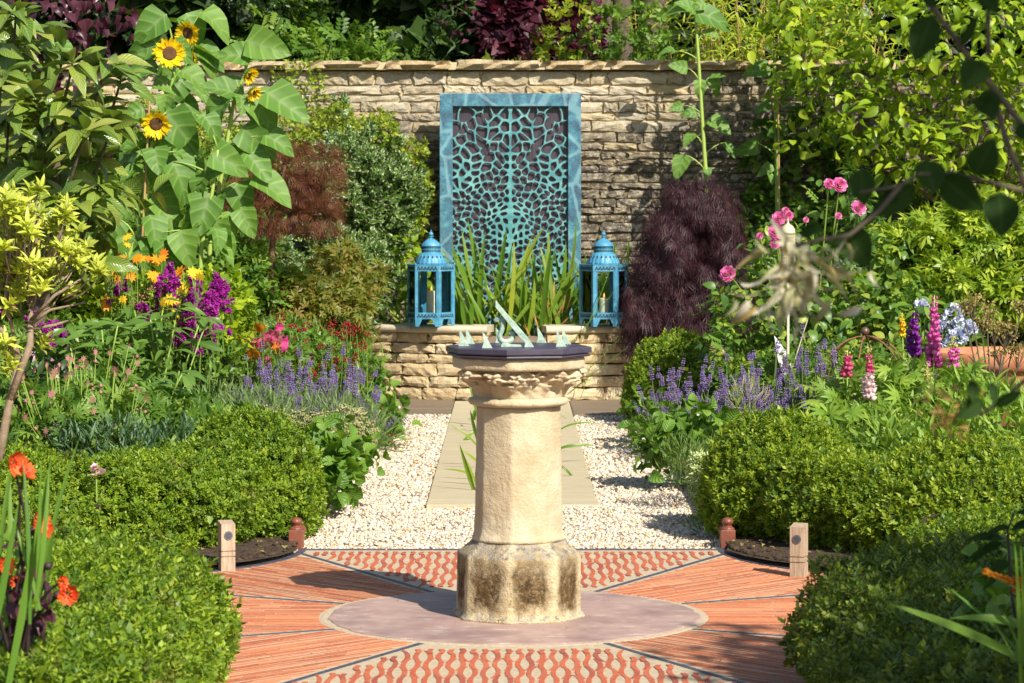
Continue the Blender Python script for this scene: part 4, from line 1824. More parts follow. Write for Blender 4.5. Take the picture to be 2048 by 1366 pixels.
WHORL = combine([(OCTA, (.55 * math.cos(a), .1, .55 * math.sin(a)), (math.cos(a), .7, math.sin(a)), (0, 1, 0), .62, .34, .1 * math.sin(3 * a)) for a in np.linspace(0, 2 * PI, 8)[:-1]])
DAISY = combine([(LEAF2, (0, 0, 0), (math.cos(a), math.sin(a), .15), (0, 0, 1), .5, .2, 0) for a in np.linspace(0, 2 * PI, 9)[:-1]])
FLORET = combine([(LEAF4, (0, 0, 0), (math.cos(a), math.sin(a), .5), (0, 0, 1), .5, .42, .1 * math.cos(a)) for a in np.linspace(0, 2 * PI, 6)[:-1]])

# ------------------------------------------------------------------ leaf colours (albedo)
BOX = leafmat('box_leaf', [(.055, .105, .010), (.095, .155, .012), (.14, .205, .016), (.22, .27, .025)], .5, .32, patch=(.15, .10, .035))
BOXD = leafmat('box_leaf_shaded', [(.040, .075, .010), (.065, .105, .012), (.11, .145, .016), (.16, .18, .025)], .52, .28, patch=(.12, .075, .03))  # darker copy of the box leaf; the near right corner's shade is put into it
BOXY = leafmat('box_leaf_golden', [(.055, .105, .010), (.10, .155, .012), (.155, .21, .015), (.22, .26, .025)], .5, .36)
SUNL = leafmat('sunflower_leaf', [(.058, .125, .022), (.080, .155, .028), (.105, .18, .032)], .55, .30, rib=(.20, .28, .10), vein=4)
SUNS = leafmat('green_stem', [(.16, .24, .05), (.22, .28, .07)], .5, .0)
LOQM = leafmat('loquat_leaf', [(.055, .105, .018), (.085, .145, .024), (.14, .185, .03), (.19, .20, .05)], .28, .22, rib=(.28, .30, .12), vein=13, spec=.6)
GENL = leafmat('mid_green_leaf', [(.045, .095, .016), (.070, .135, .020), (.105, .175, .026), (.15, .215, .04)], .45, .34)
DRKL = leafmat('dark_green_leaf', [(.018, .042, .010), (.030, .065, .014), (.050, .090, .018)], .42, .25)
YEWL = leafmat('yew_leaf', [(.010, .022, .007), (.016, .034, .009), (.03, .055, .012)], .5, .15)  # kept near black: the shade behind the wall is put into this colour
CONF = leafmat('conifer_leaf', [(.022, .055, .012), (.040, .085, .016), (.07, .12, .02)], .5, .2)
YELL = leafmat('yellow_green_leaf', [(.10, .15, .015), (.15, .20, .02), (.22, .25, .025), (.28, .29, .03)], .42, .40)
AZAL = leafmat('pale_yellow_leaf', [(.24, .26, .035), (.36, .38, .06), (.44, .45, .10), (.32, .34, .05), (.17, .20, .03)], .45, .35, tcol=(1.3, 1.3, .5))
MAGN = leafmat('magnolia_leaf', [(.075, .130, .010), (.125, .195, .013), (.19, .26, .016), (.30, .34, .025)], .40, .40, rib=(.30, .36, .08))
BAMB = leafmat('bamboo_leaf', [(.14, .19, .02), (.26, .30, .03), (.40, .40, .05)], .45, .4)
PURP = leafmat('purple_maple_leaf', [(.016, .005, .010), (.032, .010, .017), (.058, .018, .026), (.10, .040, .042)], .5, .25, tcol=(1.6, .8, .9))
COTI = leafmat('plum_leaf', [(.035, .010, .018), (.070, .016, .030), (.12, .025, .045)], .45, .3, tcol=(1.6, .7, .8))
REDB = leafmat('redbud_leaf', [(.045, .012, .022), (.080, .022, .035), (.13, .045, .06)], .35, .35, rib=(.16, .06, .08), tcol=(1.8, .6, .9))
RUST = leafmat('rusty_maple_leaf', [(.085, .028, .014), (.14, .045, .022), (.19, .075, .03), (.24, .12, .05)], .5, .3, tcol=(1.5, .9, .6))
GOLDM = leafmat('golden_maple_leaf', [(.065, .095, .016), (.105, .125, .02), (.16, .15, .028), (.20, .125, .04)], .45, .38)
VARI = leafmat('variegated_leaf', [(.050, .105, .022), (.075, .14, .03)], .42, .25, edge=((.56, .55, .38), .82))
LAVL = leafmat('lavender_leaf', [(.085, .125, .055), (.11, .155, .06), (.075, .13, .035)], .6, .25)
LAVF = leafmat('lavender_flower', [(.14, .085, .25), (.20, .13, .34), (.29, .21, .42), (.15, .10, .18)], .6, .15, tcol=(1, .8, 1.4))
LUPL = leafmat('lupin_leaf', [(.10, .17, .025), (.15, .23, .035), (.21, .28, .05)], .45, .36)
ROSL = leafmat('rose_leaf', [(.040, .090, .020), (.070, .135, .024), (.11, .18, .03), (.22, .25, .04)], .40, .32)
STRL = leafmat('strawberry_leaf', [(.045, .10, .012), (.075, .15, .018), (.115, .195, .025)], .45, .34, rib=(.18, .24, .06), vein=7)
IRIL = leafmat('iris_blade', [(.055, .115, .014), (.085, .155, .018), (.13, .19, .022), (.21, .235, .03)], .38, .38)
GLAD = leafmat('gladiolus_blade', [(.060, .13, .018), (.09, .17, .025), (.12, .20, .03)], .38, .35)
BLUG = leafmat('blue_green_leaf', [(.045, .085, .045), (.065, .115, .055)], .5, .25)
SILV = leafmat('pale_silvery_leaf', [(.33, .37, .20), (.45, .48, .28), (.24, .30, .12)], .6, .25)
SEDM = leafmat('buff_flower_leaf', [(.33, .32, .15), (.44, .41, .20), (.20, .26, .08)], .6, .25)
PEON = leafmat('peony_leaf', [(.050, .105, .022), (.075, .14, .028), (.10, .17, .035)], .36, .30, rib=(.17, .22, .07))
FGL = leafmat('quince_leaf', [(.020, .050, .008), (.030, .065, .010)], .65, .35, rib=(.05, .09, .02), spec=.12)


def petm(name, cols, trans=.35, tcol=(1.2, 1.0, .9)):
    return leafmat(name, cols, .5, trans, tcol=tcol, spec=.25)


SUNP = petm('sunflower_petal', [(.82, .60, .008), (.88, .68, .012), (.85, .52, .006)], .3, (1, .9, .4))
ORAN = petm('orange_petal', [(.75, .27, .015), (.82, .38, .02), (.66, .16, .012)], .3)
YELF = petm('yellow_petal', [(.85, .62, .03), (.80, .50, .02)], .3)
MAGE = petm('magenta_petal', [(.32, .012, .24), (.42, .02, .33), (.22, .01, .19), (.50, .06, .40)], .3, (1.2, .8, 1.2))
PINK = petm('pink_petal', [(.72, .16, .42), (.80, .28, .54), (.65, .09, .34), (.85, .45, .62)], .3)
HOTP = petm('hot_pink_petal', [(.70, .08, .22), (.75, .16, .30), (.66, .05, .30)], .3)
PALP = petm('pale_pink_petal', [(.82, .52, .60), (.86, .70, .72), (.72, .35, .48)], .3)
CORA = petm('coral_petal', [(.72, .06, .02), (.80, .13, .03), (.82, .22, .06)], .35)
CRIM = petm('crimson_flower', [(.22, .008, .015), (.32, .012, .025)], .2)
ASTR = petm('dusky_pink_flower', [(.38, .13, .16), (.48, .20, .20), (.40, .22, .14), (.30, .09, .10)], .2)
BLUF = petm('blue_floret', [(.55, .62, .80), (.72, .74, .83), (.84, .80, .82), (.42, .52, .76)], .25, (1, 1, 1.2))
WHIT = petm('white_petal', [(.80, .80, .74), (.75, .74, .62)], .25)
WITH = petm('withered_petal', [(.52, .50, .32), (.62, .57, .44), (.42, .42, .18), (.46, .33, .12)], .3)
DRYB = petm('dry_brown_flower', [(.26, .17, .04), (.34, .22, .06), (.20, .13, .04)], .25)
SEED = petm('dry_seed_head', [(.33, .27, .07), (.42, .36, .12), (.28, .19, .08)], .3)
DISC = plain('sunflower_disc', (.10, .045, .012), .9, var=.5, scale=60, bump=.8)
BARK = plain('bark', (.10, .075, .05), .9, var=.4, scale=22, bump=.7, bd=.01)
PBARK = plain('pale_bark', (.26, .19, .12), .85, var=.35, scale=20, bump=.5, bd=.008)
MBARK = plain('brown_maple_bark', (.20, .12, .06), .8, var=.35, scale=20, bump=.5)
CANE = plain('bamboo_cane', (.42, .27, .10), .5, var=.25, scale=12, bump=.1)
DSTEM = plain('dark_stem', (.035, .018, .018), .6, var=.3)
TWIG = plain('twig', (.13, .10, .06), .8, var=.3)


def stems(f, base, tops, w=.004, rnd=None, m=0):
    base = np.broadcast_to(np.asarray(base, float), np.shape(tops))
    d = tops - base
    L = np.linalg.norm(d, axis=1)
    nn = np.tile(np.array([[.3, -1., .1]]), (len(L), 1))
    f.add(STEM, base, d, nn, L, w, rnd, m)


# ------------------------------------------------------------------ clipped box
def sdf_path(path, hw, h, r=.13, seed=1, lump=.022):
    P0 = np.array(path, float)

    def f(P):
        d = np.full(len(P), 1e9)
        if len(P0) == 1:
            d = np.hypot(P[:, 0] - P0[0, 0], P[:, 1] - P0[0, 1])
        for a, b in zip(P0[:-1], P0[1:]):
            ab = b - a
            t = np.clip(((P[:, :2] - a) @ ab) / (ab @ ab), 0, 1)
            d = np.minimum(d, np.hypot(*(P[:, :2] - a - t[:, None] * ab).T))
        qx, qz = d - hw + r, np.abs(P[:, 2] - h / 2) - h / 2 + r
        return np.hypot(np.maximum(qx, 0), np.maximum(qz, 0)) + np.minimum(np.maximum(qx, qz), 0) - r + lump * waves(P / .16, seed)
    lo = np.array([*(P0.min(0) - hw - .06), 0])
    hi = np.array([*(P0.max(0) + hw + .06), h + .08])
    return f, lo, hi


def union(a, b):
    return (lambda P: np.minimum(a[0](P), b[0](P))), np.minimum(a[1], b[1]), np.maximum(a[2], b[2])


def hedge(label, fs, n, mat, L=.042, name='box_hedge', group='clipped box hedges', leaf=None, fmax=None):
    f, lo, hi = fs
    root = thing(name, label, 'hedge', ((lo[0] + hi[0]) / 2, (lo[1] + hi[1]) / 2, 0), group)
    fo = Fol()
    P, g = shell(fs, n, -.035, .012, .75)
    if fmax:
        k = fmax(P)
        P, g = P[k], g[k]
    d = unit(g * .8 + np.array([0, 0, .35]) + .55 * rdir(len(P)))
    for k, t in enumerate(SPRIGS):
        s = slice(k, None, 4)
        fo.add(t, P[s] - d[s] * L * .4, d[s], rdir(len(P[s])), L * rng.uniform(.75, 1.25, len(P[s])))
    # loose shoots that stand out of the cut surface
    P, g = shell(fs, n // 14, .0, .03, .75)
    if fmax:
        k = fmax(P)
        P, g = P[k], g[k]
    fo.add(SPRIGS[0], P - g * L * .3, unit(g * .5 + np.array([0, 0, .9]) + .4 * rdir(len(P))), rdir(len(P)), L * rng.uniform(.9, 1.6, len(P)), rnd=rng.uniform(.7, .99, len(P)))
    # inner leaves
    P, g = shell(fs, n // 3, -.11, -.04, .85)
    if fmax:
        k = fmax(P)
        P, g = P[k], g[k]
    fo.add(LEAF4, P, unit(rdir(len(P)) + .2 * g), g + .5 * rdir(len(P)), L * 1.9, L * 1.3)
    fo.obj('foliage', mat, root, kind='stuff')
    return root


_vis = lambda P: (np.abs(P[:, 0]) < .1787 * P[:, 1] + .35)
hedge('broad sunlit box hedge in the near left corner with a rounded end', sdf_path([(-1.62, 9.24), (-1.62, 7.4)], .72, .455, .26, 3, .03), 15000, BOX, .040, fmax=lambda P: _vis(P) & (P[:, 1] > 7.0))
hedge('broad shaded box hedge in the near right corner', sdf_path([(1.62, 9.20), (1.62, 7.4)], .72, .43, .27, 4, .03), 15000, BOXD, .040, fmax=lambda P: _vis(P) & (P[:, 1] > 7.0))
hedge('left rear box hedge curving round the bed to the gravel', union(sdf_path([(-1.26, 13.55), (-1.34, 13.42), (-1.52, 12.96), (-1.86, 12.62), (-2.6, 12.4), (-3.1, 12.4)], .29, .44, .22, 5, .03), sdf_blobs([(-1.25, 13.55, .22, .35, .36, .36), (-2.2, 12.62, .2, .42, .34, .30)], 15, .02, .16)), 15000, BOX, .038, fmax=_vis)
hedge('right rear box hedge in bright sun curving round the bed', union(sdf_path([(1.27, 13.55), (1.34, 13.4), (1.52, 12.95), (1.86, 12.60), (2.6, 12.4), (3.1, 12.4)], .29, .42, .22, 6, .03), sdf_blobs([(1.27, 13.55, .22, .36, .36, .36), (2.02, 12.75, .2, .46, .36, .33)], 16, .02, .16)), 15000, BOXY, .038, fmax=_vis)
c = gnd(1800, 1000)
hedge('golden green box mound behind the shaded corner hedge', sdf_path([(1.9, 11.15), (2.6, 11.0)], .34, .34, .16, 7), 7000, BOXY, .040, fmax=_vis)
c = at(1352, 742, 20.2)
hedge('small round box ball in front of the stone basin', sdf_blobs([(1.17, 20.4, .20, .37, .37, .42)], 8, .02, .16), 6000, BOX, .034, 'box_ball', 'clipped box balls')
hedge('low box hedge running right from the box ball', sdf_path([(1.62, 20.7), (2.5, 20.9)], .28, .44, .14, 9), 4500, BOX, .036, fmax=_vis)


# ------------------------------------------------------------------ general shrubs
def shrub(name, label, cat, blobs, layers, mats, group=None, trunk=None, seed=1, lump=.07, wl=.35, base=None, kind='stuff', fol='foliage', extra=None):
    """layers: list of dicts (t, n, L, W, d0, d1, out, up, rnd, m)"""
    B = np.array(blobs)
    b0 = base if base is not None else (B[:, 0].mean(), B[:, 1].mean(), 0)
    root = thing(name, label, cat, b0, group)
    fs = sdf_blobs(blobs, seed, lump, wl)
    fo = Fol()
    for q in layers:
        P, g = shell(fs, q['n'], q.get('d0', -.12), q.get('d1', .03), q.get('cull', .6))
        if len(P) == 0:
            continue
        d, nn = orient(g, q.get('out', .6), q.get('up', .2), q.get('rnd', .6), q.get('nout', .6), q.get('nup', .7), q.get('nr', .5))
        L = q['L'] * rng.uniform(.7, 1.25, len(P))
        W = L * q.get('W', 1)
        ts = q['t'] if isinstance(q['t'], list) else [q['t']]
        for k, t in enumerate(ts):
            s = slice(k, None, len(ts))
            fo.add(t, P[s], d[s], nn[s], L[s], W[s], None, q.get('m', 0))
    if extra:
        extra(fo, root)
    fo.obj(fol, mats, root, kind=kind)
    if trunk:
        trunk(root)
    return root


def big_leaves(root, fs, n, T_, mat, L, W, out=.6, up=.1, rnd=.5, d0=-.05, d1=.06, name='leaf', cull=.2, lv=.25):
    """separate leaves on the outside of a shrub"""
    P, g = shell(fs, n, d0, d1, cull)
    d, nn = orient(g, out, up, rnd, .6, .7, .4)
    for i in range(len(P)):
        l = L * rng.uniform(1 - lv, 1 + lv)
        leaf_part(T_[i % len(T_)], mat, root, P[i], d[i], nn[i], l, l * W, name)


def trunk_of(path, rad, mat=BARK, name='trunk', n=8, branches=()):
    def f(root):
        mb = MB()
        mb.tube(path, rad, n)
        mb.obj(name, mat, root, smooth=True)
        for bp, br in branches:
            mb = MB()
            mb.tube(bp, br, 6)
            mb.obj('branch', mat, root, smooth=True)
    return f


def curve(a, b, sag=(0, 0, 0), n=8):
    a, b, sag = np.asarray(a, float), np.asarray(b, float), np.asarray(sag, float)
    return [a + (b - a) * t + sag * 4 * t * (1 - t) for t in np.linspace(0, 1, n + 1)]

# ------------------------------------------------------------------ trees behind the wall
def backtree(name, label, cat, px0, px1, Y, ztop, zlow, n, T_, L, W, mat, ry=1.2, lump=.25, wl=.8, dense=1.0, up=.1, out=.5, inner=True, tr=BARK, group=None):
    x0, x1 = (px0 - CX) * Y / F, (px1 - CX) * Y / F
    w = (x1 - x0) / 2
    B = []
    r = random.Random(int(px0 + Y * 7))
    k = max(2, int(w * 2 / 1.0))
    for i in range(k):
        for z in (zlow + (ztop - zlow) * .25, zlow + (ztop - zlow) * .7):
            B.append((x0 + (i + .5) * 2 * w / k + r.uniform(-.2, .2), Y + r.uniform(-.3, .5), z + r.uniform(-.2, .2), w / k * 1.35, ry, (ztop - zlow) * .36))
    lay = [dict(t=T_, n=int(n * dense), L=L, W=W, d0=-.22, d1=.12, out=out, up=up, rnd=.7)]
    if inner:
        lay.append(dict(t=LEAF4, n=int(n * .9), L=L * 2.8, W=.8, d0=-.9, d1=-.2, rnd=.9))
    cx = (x0 + x1) / 2
    return shrub(name, label, cat, B, lay, mat, group, trunk_of(curve((cx, Y + .4, 0), (cx + .15, Y + .4, zlow + (ztop - zlow) * .6)), [.16] * 5 + [.12] * 4, tr), seed=int(px0) + 3, lump=lump, wl=wl, base=(cx, Y + .4, 0))


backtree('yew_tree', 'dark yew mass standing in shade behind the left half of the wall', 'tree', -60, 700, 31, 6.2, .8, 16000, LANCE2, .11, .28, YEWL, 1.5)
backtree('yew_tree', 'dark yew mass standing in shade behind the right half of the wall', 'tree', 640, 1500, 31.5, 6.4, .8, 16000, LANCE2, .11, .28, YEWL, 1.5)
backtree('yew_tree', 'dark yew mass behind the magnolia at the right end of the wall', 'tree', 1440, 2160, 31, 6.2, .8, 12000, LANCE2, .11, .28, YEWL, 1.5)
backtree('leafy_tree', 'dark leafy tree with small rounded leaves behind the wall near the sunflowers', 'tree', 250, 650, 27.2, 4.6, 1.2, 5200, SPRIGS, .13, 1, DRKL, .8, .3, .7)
backtree('conifer_tree', 'feathery green conifer showing over the coping left of the metal screen', 'tree', 690, 1000, 27.4, 4.7, 1.0, 8000, LANCE2, .14, .16, CONF, .8, .22, .6, up=-.1)
backtree('plum_tree', 'dark purple plum bush showing over the coping above the metal screen', 'tree', 985, 1200, 27.0, 4.4, 1.2, 5200, LEAF4, .075, .6, COTI, .7, .2, .5)
backtree('elder_bush', 'pale green elder shoots over the coping between conifer and plum', 'shrub', 560, 780, 26.2, 3.05, 1.6, 900, PINN, .19, 1, GENL, .4, .2, .5, inner=False, tr=PBARK)
backtree('elder_bush', 'bright green leafy bush over the coping right of the plum', 'shrub', 1150, 1340, 25.9, 2.95, 1.6, 900, SPRIGS, .14, 1, GENL, .4, .2, .5, inner=False, tr=PBARK)
backtree('elder_bush', 'lime green young shoots over the coping in front of the plum', 'shrub', 960, 1130, 25.7, 2.82, 1.7, 420, SPRIGS, .14, 1, YELL, .35, .2, .5, inner=False, tr=PBARK)
for px, w_ in ((1195, .13), (1243, .10), (1300, .15)):
    Y = 28.6
    x = (px - CX) * Y / F
    root = thing('tree_trunk', {1195: 'leaning brown trunk showing behind the plum bush', 1243: 'slim brown trunk between the two thicker trunks behind the wall', 1300: 'thick brown trunk nearest the bamboo behind the wall'}[px], 'tree', (x, Y, 0), 'trunks behind the wall')
    mb = MB()
    mb.tube(curve((x, Y, 0), (x - .25 + w_, Y, 5.6), (.1, 0, 0)), [w_ * 1.2] * 4 + [w_] * 5, 9)
    mb.obj('trunk', BARK, root, smooth=True)
    fo = Fol()
    fs = sdf_blobs([(x - .1, Y + .2, 6.0, .9, .9, 1.1)], int(px), .25, .6)
    P, g = shell(fs, 1500, -.3, .1, 1)
    d, nn = orient(g)
    fo.add(LEAF4, P, d, nn, .13, .08)
    fo.obj('crown', DRKL, root)

# bamboo
x0, x1, Y = (1335 - CX) * 26.2 / F, (1640 - CX) * 26.2 / F, 26.2
bam = thing('bamboo', 'golden green bamboo leaning over the coping at the right', 'bamboo', ((x0 + x1) / 2, Y, 0))
fo = Fol()
mb = MB()
for i in range(46):
    x, y = rng.uniform(x0, x1 + .4), Y + rng.uniform(-.6, .7)
    h = rng.uniform(2.9, 4.2)
    tip = np.array([x + rng.uniform(-.45, .45), y + rng.uniform(-.6, .3), h])
    c = curve((x, y, 0), tip, (rng.uniform(-.1, .1), 0, .25))
    mb.tube(c, [.011] * 5 + [.005] * 4, 5)
    for t in np.linspace(.5, 1, 14):
        k = c[min(8, int(t * 8))] + rng.normal(size=3) * .06
        n = 9
        dd = unit(np.array([0, -.25, -.15]) + rdir(n) * np.array([1, .6, .7]))
        fo.add(LANCE4, np.tile(k, (n, 1)) + rng.normal(size=(n, 3)) * .07, dd, np.array([0, -.5, 1]) + .4 * rdir(n), rng.uniform(.10, .22, n), rng.uniform(.014, .024, n))
mb.obj('canes', CANE, bam)
fo.obj('foliage', BAMB, bam)

# ------------------------------------------------------------------ magnolia trained on the wall at the right
mag = thing('magnolia_tree', 'bright green magnolia tree covering the right end of the wall', 'tree', at(1790, 420, 23.3) * np.array([1, 1, 0]))
MB_ = [blob(1660, 90, 23.3, 130, 90, .45), blob(1800, 60, 23.2, 140, 110, .5), blob(1960, 90, 23.2, 150, 130, .5), blob(1650, 210, 23.4, 85, 60, .35),
       blob(1760, 230, 23.2, 110, 60, .4), blob(1790, 180, 23.3, 60, 50, .4), blob(1960, 250, 23.2, 110, 110, .45), blob(1950, 370, 23.3, 110, 70, .4), blob(1710, 290, 23.3, 60, 30, .3), blob(1880, 330, 23.3, 70, 50, .35), blob(1600, 60, 23.6, 60, 80, .35), blob(2060, 200, 23.3, 80, 250, .5)]
mfs = sdf_blobs(MB_, 77, .10, .35)
big_leaves(mag, mfs, 300, BROADL, MAGN, .135, .52, .5, .05, .7, -.03, .10)
fo = Fol()
P, g = shell(mfs, 2600, -.25, .06, .5)
d, nn = orient(g, .5, .0, .8)
fo.add(BROADL[1], P, d, nn, rng.uniform(.09, .15, len(P)), rng.uniform(.045, .07, len(P)))
fo.obj('foliage', MAGN, mag)
for pts, r0 in ((((1980, 560), (1900, 420), (1760, 330), (1690, 270), (1640, 200)), .03), (((1990, 560), (1850, 320), (1780, 240), (1700, 190)), .022), (((2030, 560), (2010, 300), (2020, 120), (2000, 0)), .03), (((1880, 400), (1830, 250), (1770, 120), (1740, 20)), .02), (((1990, 420), (1930, 240), (1900, 100), (1860, 0)), .02), (((1760, 330), (1690, 240), (1610, 130), (1590, 40)), .016)):
    mb = MB()
    q = [at(px, py, 23.5 + .15 * math.sin(px)) for px, py in pts]
    mb.tube(q, np.linspace(r0, r0 * .4, len(q)), 7)
    mb.obj('branch', PBARK, mag, smooth=True)
# dark climber low on the wall between sunflowers and magnolia
shrub('climbing_plant', 'dark green climber clinging to the wall beside the right sunflower stalks', 'climber', [blob(1620, 270, 24.0, 70, 40, .12), blob(1590, 330, 24.05, 50, 45, .1), blob(1560, 420, 24.05, 60, 40, .1), blob(1680, 350, 24.05, 60, 40, .1), blob(1500, 440, 24.05, 40, 40, .08)],
      [dict(t=TRIF, n=520, L=.09, d0=-.1, d1=.05, cull=.2, rnd=.5)], GENL, seed=31, lump=.12, wl=.3)
shrub('climbing_plant', 'green creeper on the wall behind the pink roses and the bird feeder', 'climber', [blob(1780, 420, 23.9, 80, 70, .15), blob(1880, 430, 23.8, 80, 60, .15), blob(1500, 560, 23.9, 60, 120, .15), blob(1620, 500, 23.9, 80, 90, .15)],
      [dict(t=TRIF, n=1300, L=.09, d0=-.12, d1=.05, cull=.2, rnd=.5)], GENL, seed=32, lump=.12, wl=.3)
shrub('climbing_plant', 'small tuft of wall creeper growing under the coping right of the sunflowers', 'climber', [blob(605, 160, 24.1, 30, 14, .06), blob(620, 180, 24.12, 14, 20, .05), blob(590, 150, 24.1, 22, 8, .05)],
      [dict(t=LEAF4, n=260, L=.05, W=.5, d0=-.06, d1=.06, cull=.5)], MAGN, seed=33, lump=.04, wl=.2)

# ------------------------------------------------------------------ left wall planting
shrub('jasmine_bush', 'light green jasmine trained along the wall above the variegated shrub', 'climber', [blob(560, 300, 23.7, 90, 55, .3), blob(680, 300, 23.7, 110, 50, .3), blob(770, 330, 23.75, 55, 50, .2), blob(640, 265, 23.85, 80, 25, .2), blob(460, 330, 23.6, 90, 60, .3), blob(790, 420, 23.9, 35, 90, .12), blob(300, 300, 23.6, 160, 80, .3), blob(120, 330, 23.6, 160, 120, .3)],
      [dict(t=SPRIGS, n=4600, L=.085, d0=-.14, d1=.05), dict(t=LEAF4, n=900, L=.10, W=.6, d0=-.3, d1=-.12)], leafmat('jasmine_leaf', [(.075, .12, .018), (.13, .18, .022), (.20, .24, .03), (.30, .30, .05)], .45, .35), seed=35, lump=.08, wl=.28)
shrub('variegated_shrub', 'cream edged variegated shrub on the wall behind the rusty maple', 'shrub', [blob(700, 400, 23.2, 80, 90, .35), blob(760, 420, 23.3, 55, 70, .3), blob(690, 530, 23.0, 75, 80, .35), blob(620, 600, 22.9, 110, 90, .35), blob(500, 560, 22.8, 90, 100, .35), blob(470, 650, 22.7, 80, 60, .3), blob(730, 320, 23.3, 55, 50, .3)],
      [dict(t=SPRIGV, n=3900, L=.11, d0=-.12, d1=.04), dict(t=LEAF4, n=1600, L=.11, W=.7, d0=-.3, d1=-.1)], VARI, seed=36, lump=.15, wl=.3)
shrub('creeper', 'green ivy shoots hanging on the wall between the shrub and the left lantern', 'climber', [blob(800, 400, 23.9, 28, 70, .1), blob(790, 500, 23.6, 30, 60, .12), blob(830, 350, 23.95, 22, 16, .06), blob(830, 560, 23.0, 25, 50, .1)],
      [dict(t=LEAF8, n=420, L=.075, W=.75, d0=-.08, d1=.06, cull=.4)], MAGN, seed=37, lump=.06, wl=.2)

# rusty dissected maple on a single stem
tr = [at(541, 670, 20.6), at(545, 600, 20.6), at(543, 520, 20.6), at(548, 455, 20.6), at(556, 420, 20.6)]
tr[0][2] = 0.0
mtree = shrub('japanese_maple', 'rusty brown cut-leaved maple on a slim bare stem', 'tree', [blob(575, 330, 20.6, 62, 26, .28), blob(530, 380, 20.5, 52, 24, .26), blob(612, 378, 20.5, 50, 26, .26), blob(560, 425, 20.45, 62, 20, .26), blob(495, 425, 20.6, 26, 18, .16), blob(628, 422, 20.6, 34, 22, .18)],
      [dict(t=FINE, n=3900, L=.085, W=.9, d0=-.10, d1=.07, out=.9, up=-.12, rnd=.6, nout=.1, nup=1.0), dict(t=DISSECT, n=900, L=.10, d0=-.3, d1=-.1, up=-.3)], RUST, None,
      trunk_of(tr, [.028, .026, .024, .022, .016], MBARK, branches=[(curve(tr[3], at(600, 370, 20.6)), [.014] * 9), (curve(tr[3], at(520, 390, 20.6)), [.013] * 9), (curve(tr[4], at(570, 330, 20.6)), [.012] * 9)]), seed=38, lump=.05, wl=.2, base=(tr[0][0], 20.6, 0))
shrub('japanese_maple', 'low golden green maple in front of the variegated shrub', 'shrub', [blob(650, 600, 20.9, 95, 70, .4), blob(600, 650, 20.6, 60, 50, .35), blob(685, 640, 20.9, 50, 55, .35), blob(660, 540, 21.0, 60, 35, .3)],
      [dict(t=MAPLE, n=2400, L=.075, d0=-.12, d1=.03, up=-.15, rnd=.6, nup=.8), dict(t=MAPLE, n=800, L=.09, d0=-.3, d1=-.1)], GOLDM, None,
      trunk_of(curve(at(640, 760, 20.9) * np.array([1, 1, 0]), at(645, 600, 20.9)), [.02] * 9, MBARK), seed=39, lump=.08, wl=.22)
# purple weeping maple
wm = thing('weeping_maple', 'dark purple weeping maple drooping over the end of the basin coping', 'tree', at(1380, 690, 22.6) * np.array([1, 1, 0]))
fo = Fol()
tiers = [blob(1385, 420, 22.7, 58, 62, .32), blob(1340, 490, 22.6, 58, 70, .34), blob(1432, 490, 22.7, 52, 85, .32), blob(1445, 560, 22.6, 38, 60, .28), blob(1305, 560, 22.5, 42, 70, .28), blob(1400, 580, 22.6, 62, 75, .34), blob(1350, 640, 22.4, 55, 50, .28), blob(1285, 610, 22.4, 30, 55, .22), blob(1455, 590, 22.7, 35, 70, .28)]
fs = sdf_blobs(tiers, 41, .05, .2)
P, g = shell(fs, 7500, -.12, .05, .6)
d = unit(g * np.array([.42, .42, .08]) + np.array([0, 0, -1.0]) + .3 * rdir(len(P)))
fo.add(FINE, P, d, g + .5 * rdir(len(P)), rng.uniform(.08, .16, len(P)), rng.uniform(.07, .12, len(P)))
P, g = shell(fs, 700, .02, .10, .6)
fo.add(FINE, P - g * .03, unit(g * .6 + np.array([0, 0, -.7]) + .5 * rdir(len(P))), g, rng.uniform(.07, .14, len(P)), .09)
P, g = shell(fs, 1800, -.28, -.08, .8)
fo.add(DISSECT, P, unit(np.array([0, 0, -1.]) + .5 * rdir(len(P))), rdir(len(P)), .15, .12)
fo.obj('foliage', PURP, wm)
trunk_of([np.array([1.45, 22.7, 0]), np.array([1.47, 22.7, .5]), np.array([1.40, 22.7, .9]), np.array([1.47, 22.7, 1.3])], [.04, .035, .03, .02], BARK)(wm)

# yellow green maple at the right and the dark mass below it
shrub('japanese_maple', 'yellow green palmate maple at the right edge under the magnolia', 'shrub', [blob(1870, 500, 20.2, 100, 55, .5), blob(1980, 480, 20.2, 100, 60, .5), blob(1840, 560, 20.0, 60, 50, .4), blob(2040, 560, 20.0, 80, 70, .5), blob(1930, 570, 19.9, 90, 55, .45), blob(1960, 450, 20.3, 70, 40, .4)],
      [dict(t=MAPLE, n=4200, L=.105, d0=-.14, d1=.04, up=-.1, rnd=.6, nup=.9), dict(t=MAPLE, n=1300, L=.12, d0=-.4, d1=-.12)], leafmat('lime_maple_leaf', [(.10, .16, .018), (.15, .22, .024), (.22, .28, .03), (.30, .33, .04)], .42, .38), None,
      trunk_of(curve((3.1, 20.4, 0), at(1930, 520, 20.3)), [.05] * 5 + [.03] * 4, BARK), seed=43, lump=.09, wl=.3)
shrub('laurel_bush', 'dark laurel growing in the shade below the yellow green maple', 'shrub', [blob(1970, 640, 20.9, 120, 70, .4), blob(1850, 640, 21.2, 80, 60, .35)],
      [dict(t=LEAF8, n=1100, L=.12, W=.45, d0=-.1, d1=.04), dict(t=LEAF4, n=500, L=.2, W=.7, d0=-.35, d1=-.1)], DRKL, seed=44)

# ------------------------------------------------------------------ sunflowers
CAMP = np.array([0, 0, ZC])


